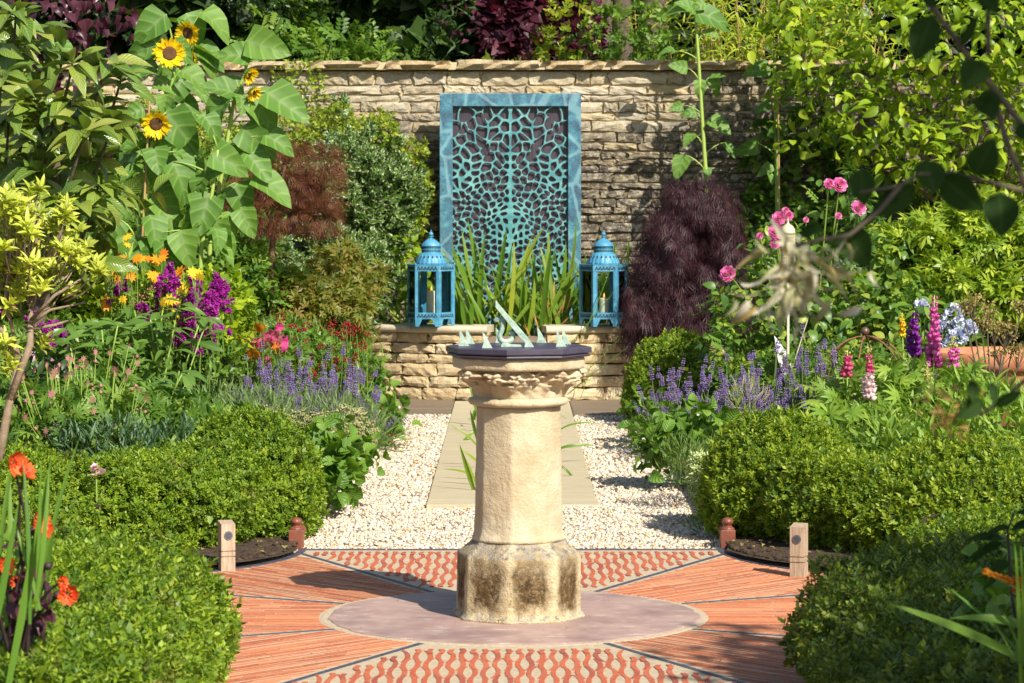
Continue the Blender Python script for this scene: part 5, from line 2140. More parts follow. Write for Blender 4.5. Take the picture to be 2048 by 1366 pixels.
def flower_head(parent, c, face, r, npet=26, droop=0.0, back=False):
    """disc with two rows of ray petals; face = direction the disc looks"""
    f = unit(face)
    a = unit(np.cross(f, [0, 0, 1.0]))
    b = np.cross(a, f)
    root_me = MB()
    rd = r * .42
    V, Fs, n = [], [], 24
    for i, (q, h) in enumerate([(1.0, -.02), (1.0, .10), (.75, .20), (.4, .14), (.12, .08)]):
        for k in range(n):
            t = 2 * PI * k / n
            V.append(c + rd * q * (math.cos(t) * a + math.sin(t) * b) + f * rd * h)
    for i in range(4):
        for k in range(n):
            Fs.append((i * n + k, i * n + (k + 1) % n, (i + 1) * n + (k + 1) % n, (i + 1) * n + k))
    Fs.append(tuple(4 * n + k for k in range(n)))
    root_me.add(V, Fs)
    head = root_me.obj('flower_head', DISC, parent, smooth=True)
    fo = Fol()
    for row in range(2):
        t = np.arange(npet) * 2 * PI / npet + row * PI / npet + rng.normal(size=npet) * .06
        rad = np.cos(t)[:, None] * a + np.sin(t)[:, None] * b
        dd = rad + f * (.05 + .30 * row * 0 + rng.normal(size=(npet, 1)) * .16) - np.array([0, 0, droop])
        fo.add(PETAL, c + rad * rd * .8, dd, np.tile(f, (npet, 1)) + rng.normal(size=(npet, 3)) * .2, r * .72 * rng.uniform(.8, 1.12, npet), r * .20 * rng.uniform(.9, 1.3, npet))
    fo.obj('petals', SUNP, head, kind=None)
    g = Fol()
    t = np.arange(18) * 2 * PI / 18
    rad = np.cos(t)[:, None] * a + np.sin(t)[:, None] * b
    g.add(LEAF4, c - f * rd * .12 + rad * rd * .3, rad * 1 - f * .1, np.tile(f, (18, 1)), r * .62, r * .22)
    g.obj('sepals', SUNL, head, kind=None)
    return head


def zl(zx, zy):             # from the first close-up (2.846 times the photograph, origin top left)
    return zx / 2.846, zy / 2.846


def sun_leaf(root, b, t, Y, W=.82, nrm=None, dY=-.06, k=None):
    """leaf from base pixel b to tip pixel t"""
    p = at(*b, Y)
    q = at(*t, Y + dY)
    L = np.linalg.norm(q - p)
    n0 = nrm if nrm is not None else np.array([.35, -.8, .55]) + .35 * rng.normal(size=3)
    leaf_part(HEARTS[R.randrange(4) if k is None else k], SUNL, root, p, q - p, n0, L * 1.12, L * W)


def petioles(root, stem, bases, Y, mat=None):
    mb = MB()
    for b in bases:
        p = at(*b, Y)
        j = min(range(len(stem)), key=lambda i: abs(stem[i][2] - (p[2] - .10)))
        mb.tube(curve(stem[j], p, (0, 0, .02), 4), [.006] * 3 + [.004] * 2, 5)
    if mb.V:
        mb.obj('petioles', mat or SUNS, root, smooth=True, kind='stuff')


def sunflower(label, stem_px, Y, leaves, heads=(), r0=.017, group='sunflowers', fill=0, cat='sunflower', W=.82):
    pts = [at(px, py, Y) for px, py in stem_px]
    pts[0][2] = .0
    root = thing('sunflower', label, cat, (pts[0][0], Y, 0), group)
    fine = []
    for a, b in zip(pts[:-1], pts[1:]):
        fine += [a + (b - a) * t for t in np.linspace(0, 1, 7)[:-1]]
    fine.append(pts[-1])
    mb = MB()
    mb.tube(fine, np.linspace(r0, r0 * .55, len(fine)), 8)
    mb.obj('stem', SUNS, root, smooth=True)
    bs = []
    for b, t in leaves:
        sun_leaf(root, b, t, Y, W)
        bs.append(b)
    for i in range(fill):
        p = fine[int(rng.uniform(.2, .95) * (len(fine) - 1))]
        ang = rng.uniform(-PI, PI)
        d = np.array([math.sin(ang), -.5 * math.cos(ang), -.35])
        q = p + d * rng.uniform(.06, .14)
        l = rng.uniform(.14, .24)
        leaf_part(R.choice(HEARTS), SUNL, root, q, d + np.array([0, 0, -.4]), np.array([.2, -.6, .7]) + .3 * rng.normal(size=3), l, l * .8)
        bs.append(((q[0]) * F / Y + CX, HY - (q[2] - ZC) * F / Y))
    petioles(root, fine, bs, Y)
    for (hx, hy, rpx, face, droop) in heads:
        flower_head(root, at(hx, hy, Y - .1), face, rpx * Y / F, droop=droop)
    return root


Z = lambda *q: [(zl(*a), zl(*b)) for a, b in q]
sunflower('tall sunflower with one round open yellow bloom facing the garden, highest of the left group', [(268, 640), (283, 400), (318, 260), (345, 160), (352, 120)], 18.0,
          Z(((945, 80), (765, 225)), ((910, 240), (725, 310)), ((870, 330), (745, 440)), ((800, 860), (660, 900)), ((1030, 400), (1200, 470)), ((820, 620), (705, 660)), ((880, 905), (900, 1050)), ((870, 480), (1000, 470)), ((760, 1080), (640, 1130)), ((900, 640), (1010, 730)), ((980, 240), (1090, 330)), ((830, 430), (760, 380))),
          [(339, 107, 34, (.15, -1, .12), .05)], fill=8)
sunflower('sunflower with a drooping yellow bloom beside the loquat leaves', [(300, 660), (292, 470), (296, 330), (308, 262)], 17.8,
          Z(((945, 640), (1115, 850)), ((880, 1110), (1010, 1290)), ((800, 960), (680, 1010)), ((880, 905), (905, 1040)), ((1000, 860), (1120, 900)), ((960, 760), (830, 870)), ((840, 800), (700, 860))),
          [(312, 248, 32, (.1, -1, -.30), .25)], fill=8)
sunflower('sunflower at the back of the group with its bloom half hidden behind a leaf', [(345, 600), (350, 400), (365, 220), (376, 80)], 18.5,
          Z(((1060, 75), (1165, 250)), ((1145, 70), (1330, 168)), ((1120, 270), (1280, 345)), ((1100, 260), (1260, 330)), ((1040, 140), (930, 100)), ((1160, 300), (1240, 420)), ((1080, 480), (1190, 560)), ((1020, 560), (1150, 640))),
          [(376, 66, 28, (-.45, -1, -.25), .1), (388, 122, 20, (-.9, -.6, 0), .1)], fill=8)
sunflower('sunflower with two nodding blooms seen from behind, rightmost of the flowering group', [(408, 640), (420, 480), (448, 320), (470, 190), (490, 150)], 17.9,
          Z(((1400, 230), (1632, 300)), ((1430, 320), (1240, 300)), ((1390, 540), (1160, 480)), ((1510, 520), (1742, 672)), ((1420, 540), (1605, 712)), ((1380, 720), (1548, 890)), ((1400, 860), (1532, 1022)), ((1440, 1010), (1662, 1130)),
            ((1290, 820), (1350, 978)), ((1340, 1040), (1410, 1235)), ((1240, 790), (1330, 900)), ((1500, 770), (1670, 830)), ((1370, 1180), (1440, 1340)), ((1310, 1200), (1330, 1350))),
          [(497, 150, 22, (.8, -.4, -.5), .5), (506, 184, 20, (.6, -.5, -.6), .6)], fill=10)
sunflower('leafy sunflower stem without a bloom in front of the purple penstemons', [(395, 640), (402, 500), (425, 380), (436, 300)], 17.7,
          Z(((980, 920), (1100, 1125)), ((1110, 1090), (1180, 1275)), ((1230, 1250), (1275, 1425)), ((1150, 1010), (1090, 1140)), ((1260, 940), (1160, 1020)), ((1200, 870), (1400, 960)), ((1190, 1100), (1130, 1330)), ((1160, 660), (1270, 770))),
          fill=10)
sunflower('low sunflower plant with drooping leaves above the orange heleniums', [(232, 640), (240, 560), (262, 500), (280, 450)], 17.6,
          [((240, 505), (236, 572)), ((282, 525), (289, 585)), ((215, 487), (195, 520)), ((262, 470), (255, 540)), ((300, 470), (330, 540)), ((240, 440), (215, 490)), ((330, 480), (345, 560)), ((360, 460), (380, 530)), ((300, 430), (320, 500))], fill=5)
sunflower('sunflower with a yellow bloom side on at the far left above the loquat', [(60, 640), (62, 400), (55, 220), (47, 120)], 18.8,
          Z(((160, 290), (60, 350)), ((210, 240), (330, 260)), ((330, 240), (420, 330)), ((200, 400), (90, 480))), [(45, 105, 22, (-.9, -.5, .1), 0), (22, 180, 22, (-.3, -.8, -.5), .2), (4, 150, 18, (-.2, -1, -.2), 0)], fill=6)
# bamboo stakes among them
for (a, b, w) in (((262, 640), (300, 180), 'leaning against the first sunflower'), ((205, 640), (245, 440), 'half hidden behind the loquat')):
    Y = 17.75
    p, q = at(*a, Y), at(*b, Y)
    p[2] = 0
    root = thing('bamboo_stake', 'tan bamboo stake ' + w, 'stake', p, 'bamboo stakes')
    mb = MB()
    mb.tube([p, q], [.008, .007], 7)
    mb.obj('cane', CANE, root)

# two tall sunflower plants at the right wall, not in bloom
zr = lambda zx, zy: (1348 + zx / 2.846, zy / 2.846)
ZR = lambda *q: [(zr(*a), zr(*b)) for a, b in q]
sunflower('tall unopened sunflower stalk against the wall above the purple maple', [(1416, 640), (1411, 340), (1405, 250), (1397, 120), (1390, 20)], 23.72,
          ZR(((120, 70), (330, 110)), ((110, 40), (-30, 10)), ((130, 60), (20, 10)), ((180, 20), (100, 40)), ((10, 290), (-70, 260)), ((150, 450), (150, 548)), ((215, 440), (265, 525)), ((200, 670), (320, 750)), ((80, 390), (-20, 370)), ((110, 760), (55, 830)), ((200, 440), (290, 430)), ((130, 640), (50, 640)), ((60, 880), (10, 1010)), ((290, 810), (350, 890)), ((190, 950), (190, 1010)), ((50, 600), (-20, 620)), ((180, 180), (250, 190))), r0=.021, W=.75, group='sunflower stalks at the right wall')
sunflower('slimmer unopened sunflower stalk tied to a cane beside the pink roses', [(1556, 640), (1554, 420), (1552, 260), (1549, 130), (1548, 100)], 23.6,
          ZR(((550, 390), (410, 395)), ((555, 590), (470, 610)), ((560, 740), (640, 770)), ((600, 710), (650, 750)), ((560, 940), (490, 980)), ((480, 820), (370, 880)), ((540, 740), (610, 785)), ((540, 980), (570, 1040))), r0=.018, W=.75, group='sunflower stalks at the right wall')
p = at(1562, 640, 23.55)
p[2] = 0
root = thing('bamboo_stake', 'tan bamboo stake beside the slimmer unopened sunflower stalk', 'stake', p, 'bamboo stakes')
mb = MB()
mb.tube([p, at(1556, 170, 23.55)], [.009, .008], 7)
mb.obj('cane', CANE, root)

# ------------------------------------------------------------------ loquat
lq = thing('loquat_tree', 'loquat with long ribbed glossy leaves at the upper left', 'tree', (-2.75, 16.2, 0))
trunk_of([np.array([-2.75, 16.2, 0]), np.array([-2.72, 16.2, .7]), np.array([-2.6, 16.2, 1.3]), np.array([-2.55, 16.1, 1.9])], [.05, .045, .035, .025], BARK)(lq)
WH = [(415, 350), (60, 240), (240, 990), (560, 610), (50, 690), (310, 640), (480, 740), (150, 900), (640, 690), (690, 450), (600, 370), (400, 580), (60, 980), (330, 1130), (150, 560), (520, 900), (10, 420), (240, 760), (90, 80), (440, 1180), (180, 1180), (560, 1060), (20, 1200)]
for i, (zx, zy) in enumerate(WH):
    px, py = zl(zx, zy)
    Y = 16.0 + rng.uniform(-.35, .25) + (.5 if zy < 300 else 0)
    c = at(px, py, Y)
    mb = MB()
    mb.tube(curve(c + np.array([-.14 * (c[0] + 3.2), .15, -.32]), c, (0, 0, -.03), 5), [.011, .010, .009, .008, .007, .006], 6)
    mb.obj('branch', BARK, lq, smooth=True)
    n = R.randint(9, 12)
    for k in range(n):
        a = k * 2.4 + rng.uniform(-.3, .3)
        el = (-.25 + .95 * k / n) + rng.uniform(-.15, .15)
        d = np.array([math.cos(a) * math.cos(el), -abs(math.sin(a)) * math.cos(el) * .9 + .25 * math.sin(a), math.sin(el)])
        l = rng.uniform(.17, .27)
        leaf_part(LOQ[R.randrange(4)], LOQM, lq, c + np.array([0, 0, -.03 * (1 - k / n)]), d, np.array([0, -.25, 1]) + .35 * rng.normal(size=3) + .3 * d, l, l * rng.uniform(.38, .48))
fo = Fol()
P, g = shell(sdf_blobs([blob(90, 260, 16.7, 130, 110, .3), blob(120, 400, 16.6, 150, 120, .3), blob(30, 120, 16.8, 60, 100, .3)], 61, .08, .3), 330, -.3, .02, .8)
d, nn = orient(g, .4, -.1, .8)
fo.add(LOQ[1], P, d, nn, rng.uniform(.18, .27, len(P)), .095)
fo.obj('foliage', LOQM, lq)

# ------------------------------------------------------------------ redbud (purple heart leaves)
rb = thing('redbud_tree', 'purple leaved redbud hanging over the wall top behind the loquat', 'tree', (-4.0, 19.4, 0))
trunk_of([np.array([-4.0, 19.4, 0]), np.array([-3.9, 19.4, 1.5]), np.array([-3.4, 19.3, 2.9])], [.07, .06, .03], BARK, branches=[(curve((-3.6, 19.3, 2.5), at(180, 20, 19.2)), [.016] * 9), (curve((-3.6, 19.3, 2.4), at(120, 150, 19.2)), [.014] * 9)])(rb)
rfs = sdf_blobs([blob(120, 30, 19.2, 110, 60, .35), blob(190, 30, 19.1, 75, 40, .3), blob(110, 150, 19.3, 60, 40, .25), blob(90, 210, 19.4, 60, 30, .2), blob(180, 60, 19.2, 40, 60, .25), blob(30, 90, 19.4, 60, 90, .3)], 63, .06, .25)
big_leaves(rb, rfs, 250, HEARTS, REDB, .078, .92, .3, -.7, .45, -.10, .05)
big_leaves(rb, sdf_blobs([blob(245, 270, 19.2, 55, 40, .2)], 64, .05), 26, HEARTS, REDB, .078, .9, .3, -.7, .4, -.1, .05)

# ------------------------------------------------------------------ pale yellow shrub at the left edge
az = thing('azalea_shrub', 'pale yellow leaved shrub with bare tan branches at the left edge', 'shrub', (-2.35, 12.6, 0))
AY = 12.5
sk = {'trunk': [(-10, 990), (0, 900), (20, 800), (40, 720)], 'a': [(20, 800), (60, 690), (62, 600), (70, 500), (75, 430)], 'b': [(40, 720), (-10, 640), (-30, 520), (-20, 420)], 'c': [(62, 640), (110, 590), (160, 560), (172, 540)],
      'd': [(66, 590), (90, 520), (120, 470), (128, 440)], 'e': [(55, 660), (110, 650), (140, 640)], 'f': [(60, 650), (100, 620), (170, 605)], 'g': [(40, 720), (10, 600), (20, 520), (24, 450)], 'h': [(70, 600), (30, 540), (38, 470), (60, 400)]}
for k, q in sk.items():
    r0 = {'trunk': .026, 'a': .018, 'b': .016}.get(k, .009)
    pts = [at(px, py, AY + .12 * math.sin(px * .05 + py * .02)) for px, py in q]
    mb = MB()
    mb.tube(pts, np.linspace(r0, r0 * .45, len(pts)) if k != 'trunk' else [.024, .021, .018, .016], 7)
    mb.obj('branch', PBARK, az, smooth=True)
fo = Fol()
cs = [(75, 385), (62, 415), (120, 490), (140, 480), (110, 500), (185, 550), (200, 555), (75, 690), (30, 470), (10, 500), (45, 500), (60, 530), (20, 560), (5, 440), (35, 430), (90, 440), (100, 460), (130, 440), (60, 470), (150, 535), (160, 510), (85, 560), (60, 560), (10, 620), (5, 700), (20, 740), (100, 545), (40, 590), (5, 400), (130, 520), (115, 550), (25, 520), (8, 470), (50, 455), (70, 500), (140, 510), (92, 500), (40, 540), (12, 540), (30, 490), (75, 455)]
mbt = MB()
for (px, py) in cs + [(rng.uniform(-20, 150), rng.uniform(400, 600)) for _ in range(26)]:
    c = at(px, py, AY + rng.uniform(-.25, .25))
    n = 3
    fo.add(ROSETTE[R.randrange(3)], c + rng.normal(size=(n, 3)) * .016, np.array([.25, -.3, .8]) + .35 * rdir(n), rdir(n), rng.uniform(.05, .085, n))
    j = at(px * .55 + 20, py * .6 + 270, AY)
    mbt.tube([j, (j + c) / 2 + np.array([0, 0, -.02]), c], [.005, .004, .003], 4)
mbt.obj('twigs', PBARK, az, smooth=True, kind='stuff')
fo.obj('foliage', AZAL, az)

# ------------------------------------------------------------------ perennials, left bed
def clump(name, label, cat, x, y, foliage_f, mats, group=None):
    root = thing(name, label, cat, (x, y, 0), group)
    fo = Fol()
    foliage_f(fo, root)
    fo.obj('foliage', mats, root)
    return root


def peony(label, px, py, Y, rpx, hpx, n, seed, group='peony clumps'):
    root = thing('peony', label, 'peony', at(px, py, Y) * np.array([1, 1, 0]), group)
    base = np.array([root.location[0], Y, 0.])
    mb = MB()
    for i in range(n):
        tip = at(px + rng.uniform(-rpx, rpx), py + rng.uniform(-hpx, hpx), Y + rng.uniform(-.3, .3))
        st = curve(base + rng.normal(size=3) * np.array([.06, .06, 0]), tip, (0, 0, .06), 6)
        mb.tube(st, np.linspace(.007, .004, 7), 5)
        for k in range(R.randint(6, 9)):
            p = st[6 - k // 3] + rng.normal(size=3) * .012
            a = k * 2.4 + rng.uniform(-.4, .4)
            d = np.array([math.cos(a), -.55 * abs(math.sin(a)) - .1, rng.uniform(-.25, .5)])
            l = rng.uniform(.10, .19)
            leaf_part(LOQ[(k + i) % 2], PEON, root, p, d, np.array([.1, -.35, 1]) + .3 * rng.normal(size=3), l, l * rng.uniform(.25, .33))
    mb.obj('stems', SUNS, root, smooth=True)
    return root


peony('broad leaved peony clump standing highest in front of the penstemons', 330, 640, 16.2, 95, 45, 11, 1)
peony('peony clump in the middle of the left bed behind the box hedge', 300, 790, 15.2, 95, 55, 12, 2)
peony('low peony leaves spreading towards the lavender', 400, 850, 15.0, 60, 40, 7, 3)
peony('peony leaves in half shade under the pale yellow shrub', 180, 700, 15.8, 60, 60, 7, 4)


def mound(name, label, cat, blobs, lay, mats, seed, group=None, flowers=None, lump=.05, wl=.25, fol='foliage'):
    """a low plant; flowers: (template, material, n, size, lift) set above the foliage as one part"""
    root = shrub(name, label, cat, blobs, lay, mats, group, seed=seed, lump=lump, wl=wl, fol=fol)
    for (t, mat, n, L, lift, nm, stem) in (flowers or []):
        P, g = shell(sdf_blobs(blobs, seed, lump, wl), n, -.02, .03, .1)
        fo = Fol()
        up = np.array([0, 0, lift]) * rng.uniform(.4, 1.1, (len(P), 1)) + g * lift * .5
        if stem:
            stems(fo, P - g * .03, P + up, .004, .3, 1)
        fo.add(t, P + up, unit(g * .3 + np.array([0, -.3, 1.0]) + .4 * rdir(len(P))), rdir(len(P)), L * rng.uniform(.7, 1.2, len(P)))
        fo.obj(nm, [mat, SUNS], root)
    return root


# everything green between the named plants: low perennials, each a plant of its own
mound('leafy_perennial', 'fresh green leafy perennials filling the bed under the penstemons', 'plant', [blob(300, 650, 17.3, 120, 60, .4), blob(420, 640, 17.6, 60, 60, .35), blob(200, 640, 17.2, 70, 60, .4), blob(120, 600, 17.4, 90, 70, .4)],
      [dict(t=SPRIGS, n=2200, L=.13, up=.6, d0=-.16, d1=.06), dict(t=LEAF8, n=700, L=.10, W=.45, d0=-.2)], MAGN, 51)
mound('leafy_perennial', 'mid green perennials low in the bed below the peonies', 'plant', [blob(250, 850, 14.8, 160, 45, .4), blob(80, 820, 14.6, 130, 60, .4), blob(420, 880, 14.9, 70, 40, .3), blob(-10, 760, 14.8, 90, 90, .4)],
      [dict(t=PALM, n=1500, L=.085, up=.5, d0=-.14, d1=.05), dict(t=LEAF8, n=800, L=.085, W=.4, d0=-.2)], GENL, 52)
mound('leafy_perennial', 'dark leafed perennials between the peonies and the rusty maple', 'plant', [blob(480, 760, 18.3, 90, 40, .5), blob(380, 740, 17.4, 90, 60, .5), blob(560, 720, 19.4, 110, 40, .5), blob(150, 740, 16.4, 140, 60, .5)],
      [dict(t=SPRIGS, n=2000, L=.11, up=.5, d0=-.16, d1=.05), dict(t=LEAF8, n=900, L=.085, W=.4, d0=-.2)], GENL, 53)
mound('leafy_perennial', 'green undergrowth along the foot of the wall at the left', 'plant', [blob(160, 560, 20.5, 220, 90, .6), blob(420, 560, 20.5, 120, 80, .5), blob(200, 420, 21.5, 260, 120, .5), blob(430, 470, 21.6, 90, 100, .4)],
      [dict(t=SPRIGS, n=3400, L=.15, up=.4, d0=-.2, d1=.06), dict(t=LEAF8, n=900, L=.14, W=.5, d0=-.3)], GENL, 54, lump=.12, wl=.4)
mound('spurge', 'blue green spiky spurge just behind the left box hedge', 'plant', [blob(225, 905, 13.7, 60, 28, .22), blob(320, 900, 13.8, 45, 25, .2)],
      [dict(t=LANCE4, n=900, L=.085, W=.14, up=.5, rnd=.5, d0=-.08, d1=.05)], BLUG, 55)
mound('masterwort', 'dusky pink masterwort seed heads dotted over the lower left of the bed', 'flower', [blob(90, 840, 14.2, 120, 50, .35), blob(200, 800, 14.4, 60, 40, .3)],
      [dict(t=PALM, n=420, L=.08, up=.5, d0=-.1, d1=.04)], GENL, 56, None, [(DAISY, ASTR, 85, .042, .13, 'flower_heads', True), (OCTA, ASTR, 60, .022, .10, 'buds', True)])
mound('weigela', 'small pale pink blooms under the pale yellow shrub', 'flower', [blob(80, 770, 14.6, 40, 45, .15)], [dict(t=LEAF8, n=160, L=.08, W=.4, up=.3)], DRKL, 57, None, [(FLORET, PALP, 26, .045, .03, 'blossoms', False), (FLORET, HOTP, 6, .03, .03, 'buds', False)])


def penstemon(label, spots, Y, n):
    c = at(sum(s[0] for s in spots) / len(spots), 640, Y)
    root = thing('penstemon', label, 'flower', (c[0], Y, 0), 'purple penstemons')
    fl, st = Fol(), Fol()
    for (px, py, hh) in spots:
        top = at(px, py, Y + rng.uniform(-.2, .2))
        bot = top + np.array([rng.uniform(-.06, .06), 0, -hh * Y / F])
        st.add(STEM, [bot - np.array([0, 0, .3])], top - bot + np.array([0, 0, .3]), [[.3, -1, .1]], np.linalg.norm(top - bot) + .3, .008)
        m = max(5, int(hh * .42))
        t = rng.random(m) ** .8
        P = top + (bot - top) * t[:, None] + rng.normal(size=(m, 3)) * .022 * (.4 + t[:, None])
        d = rdir(m) * np.array([1, .6, .4]) + np.array([0, -.6, -.25])
        fl.add(FLORET, P, d * 0 + np.array([0, -.4, .6]) + .8 * rdir(m), rdir(m), rng.uniform(.045, .068, m))
        fl.add(WHORL, P - unit(d) * .012, d, rdir(m), .030)
        st.add(LANCE4, bot + rng.normal(size=(5, 3)) * .04 - np.array([0, 0, .05]), rdir(5) + np.array([0, 0, .2]), [0, -.3, 1], .09, .022)
    fl.obj('blossoms', MAGE, root)
    st.obj('stems', GENL, root)


penstemon('purple penstemon spires in front of the leafy sunflower stem', [(340, 525, 60), (350, 548, 50), (330, 570, 40), (385, 545, 70), (400, 560, 90), (380, 600, 60), (415, 590, 60), (430, 540, 70), (428, 580, 60), (405, 640, 50), (370, 640, 40), (420, 650, 45), (395, 665, 30), (365, 655, 30), (440, 560, 50)], 16.7, 9)
penstemon('purple penstemon spires near the low sunflower leaves', [(248, 560, 26), (240, 570, 22), (300, 610, 24), (312, 600, 26), (325, 585, 30)], 16.7, 9)
penstemon('purple penstemon blooms seen through the pale yellow shrub branches', [(60, 625, 60), (100, 650, 40), (115, 645, 45), (45, 660, 30), (85, 655, 30), (10, 600, 30)], 16.0, 9)


def flower_patch(name, label, cat, spots, Y, t, mat, L, mats_st=GENL, group=None, part='blossoms', per=1, jit=.02, face=(0, -.8, .6)):
    c = at(sum(s[0] for s in spots) / len(spots), 640, Y)
    root = thing(name, label, cat, (c[0], Y, 0), group)
    fl, st = Fol(), Fol()
    P = np.array([at(px, py, Y + rng.uniform(-.2, .2)) for px, py in spots for _ in range(per)]) + rng.normal(size=(len(spots) * per, 3)) * jit
    n = len(P)
    fl.add(t, P, rdir(n), np.array(face) + .35 * rdir(n), L * rng.uniform(.8, 1.2, n)) if t is DAISY else fl.add(t, P, np.array(face) * 1.2 + .7 * rdir(n), rdir(n), L * rng.uniform(.8, 1.2, n))
    B = P.copy()
    B[:, 2] = np.maximum(.02, B[:, 2] - .45)
    B[:, :2] += rng.normal(size=(n, 2)) * .05
    stems(st, B, P, .005)
    k = rng.integers(0, n, n * 3)
    q = B[k] + (P[k] - B[k]) * rng.uniform(.1, .85, (n * 3, 1))
    st.add(LANCE4, q, rdir(n * 3) + np.array([0, 0, .5]), [0, -.3, 1], .085, .02)
    fl.obj(part, mat, root)
    st.obj('stems', mats_st, root)
    return root


flower_patch('helenium', 'orange heleniums under the low sunflower leaves', 'flower', [(240, 512), (284, 517), (308, 525), (275, 508), (245, 520), (262, 552), (305, 560), (225, 540), (362, 540), (235, 522), (230, 555), (320, 512), (210, 600), (215, 603)], 16.8, DAISY, ORAN, .085, per=2, jit=.015)
flower_patch('helenium', 'yellow orange heleniums between the penstemon spires', 'flower', [(332, 605), (345, 598), (352, 612), (338, 618), (360, 575), (388, 545), (395, 552), (250, 600), (255, 480), (330, 600)], 16.6, DAISY, YELF, .075, per=2, jit=.015)
flower_patch('daylily', 'orange daylilies at the right end of the left bed', 'flower', [(402, 690), (415, 680), (425, 690), (440, 678), (450, 694), (410, 700), (470, 680), (478, 690), (490, 695), (500, 700), (432, 702), (530, 665), (460, 705), (560, 700), (405, 695), (420, 698), (450, 684), (485, 702), (445, 700), (510, 700)], 17.5, FLORET, ORAN, .105, per=2, jit=.02)
flower_patch('alstroemeria', 'bright pink alstroemerias beside the orange daylilies', 'flower', [(505, 675), (515, 680), (525, 672), (535, 680), (545, 676), (555, 682), (520, 690), (540, 690), (498, 685), (562, 690), (510, 715), (530, 712), (550, 672), (500, 668), (545, 668), (528, 684)], 17.6, FLORET, HOTP, .085, per=2, jit=.02)
flower_patch('scabious', 'crimson scabious dots on thin stems in front of the golden maple', 'flower', [(rng.uniform(550, 735), rng.uniform(650, 790)) for _ in range(70)], 18.5, WHORL, CRIM, .036, jit=.03, group='crimson scabious')
flower_patch('yarrow', 'rusty pink yarrow heads among the penstemons', 'flower', [(rng.uniform(270, 420), rng.uniform(575, 690)) for _ in range(34)], 16.9, WHORL, ASTR, .035, per=2, jit=.02)
mound('cranesbill', 'loose green cranesbill in front of the golden maple', 'plant', [blob(650, 750, 19.0, 85, 42, .4), blob(560, 720, 19.2, 70, 45, .4), blob(705, 775, 19.2, 35, 35, .25)], [dict(t=PALM, n=1100, L=.06, up=.5, d0=-.15, d1=.08, rnd=.8), dict(t=LANCE4, n=900, L=.11, W=.07, up=1.0, d1=.10)], GENL, 58)


def lavender(label, px, py, Y, rpx, hpx, n, group, seed, lean=(0, 0), green=900):
    """a dome of thin stems with whorled spikes"""
    base = at(px, py, Y)
    bx = base[0]
    root = thing('lavender', label, 'lavender', (bx, Y, 0), group)
    top = base[2]
    rx = rpx * Y / F
    fl, gr = Fol(), Fol()
    n = int(n * .62)
    hpx = hpx * 1.7
    a = rng.uniform(0, 2 * PI, n)
    rr = np.sqrt(rng.random(n))
    B = np.stack([bx + .35 * rx * rr * np.cos(a), Y + .25 * rr * np.sin(a), np.full(n, .03)], 1)
    H = top + (hpx * Y / F) * rng.normal(size=n) * .62
    P = np.stack([bx + rx * rr * np.cos(a) + lean[0] * rng.random(n), Y + .42 * rr * np.sin(a) + lean[1] * rng.random(n), H - .12 * rr ** 2], 1) + rng.normal(size=(n, 3)) * np.array([.05, .05, .0])
    stems(gr, B, P, .0042, rng.uniform(.0, .6, n))
    d = unit(P - B)
    L = rng.uniform(.04, .085, n)
    m = 7
    for k in range(m):
        t = k / (m - 1)
        q = P + d * (L * (t - .3))[:, None]
        keep = rng.random(n) > .12
        fl.add(WHORL, q[keep], d[keep], rdir(keep.sum()), (.022 - .010 * t) * rng.uniform(.8, 1.2, keep.sum()), None, rng.random(keep.sum()))
    g = rng.integers(0, n, green)
    q = B[g] + rng.normal(size=(green, 3)) * np.array([rx * .35, .2, .02])
    dd = unit((P[g] - B[g]) + rng.normal(size=(green, 3)) * .12)
    gr.add(BLADE2, np.maximum(q, [-99, -99, .0]), dd, rdir(green), rng.uniform(.16, .34, green), rng.uniform(.004, .008, green))
    fl.obj('flower_spikes', LAVF, root)
    gr.obj('foliage', LAVL, root)
    return root


for (px, py, Y, rpx, hpx, n, w) in ((450, 740, 17.6, 70, 24, 90, 'leftmost clump of the left lavender, below the daylilies'), (530, 760, 17.4, 75, 28, 110, 'second clump from the left in the left lavender drift'), (610, 765, 17.4, 75, 30, 120, 'middle clump of the left lavender drift'), (680, 785, 17.8, 65, 32, 110, 'clump of the left lavender drift below the crimson scabious'), (735, 820, 18.4, 40, 25, 55, 'small clump of left lavender leaning over the gravel edge'), (560, 790, 16.4, 70, 20, 45, 'front clump of the left lavender with few blooms')):
    lavender('purple lavender, ' + w, px, py, Y, rpx, hpx, n, 'lavender drift on the left', int(px), green=700)
mound('rosemary', 'feathery dark green herb under the front of the left lavender', 'plant', [blob(480, 830, 15.9, 90, 30, .3), blob(590, 830, 16.4, 80, 25, .25), blob(730, 860, 17.6, 35, 30, .2)], [dict(t=LANCE2, n=2600, L=.075, W=.11, up=.9, rnd=.45, d0=-.1, d1=.05)], LAVL, 59)
mound('stonecrop', 'buff flowering stonecrop above the left strawberry plants', 'plant', [blob(620, 862, 15.6, 75, 18, .18), blob(690, 880, 15.8, 35, 18, .15), blob(575, 855, 15.5, 40, 16, .15)], [dict(t=WHORL, n=900, L=.026, up=.7, d0=-.06, d1=.03), dict(t=LANCE4, n=400, L=.05, W=.2)], SEDM, 60)


STRT = []


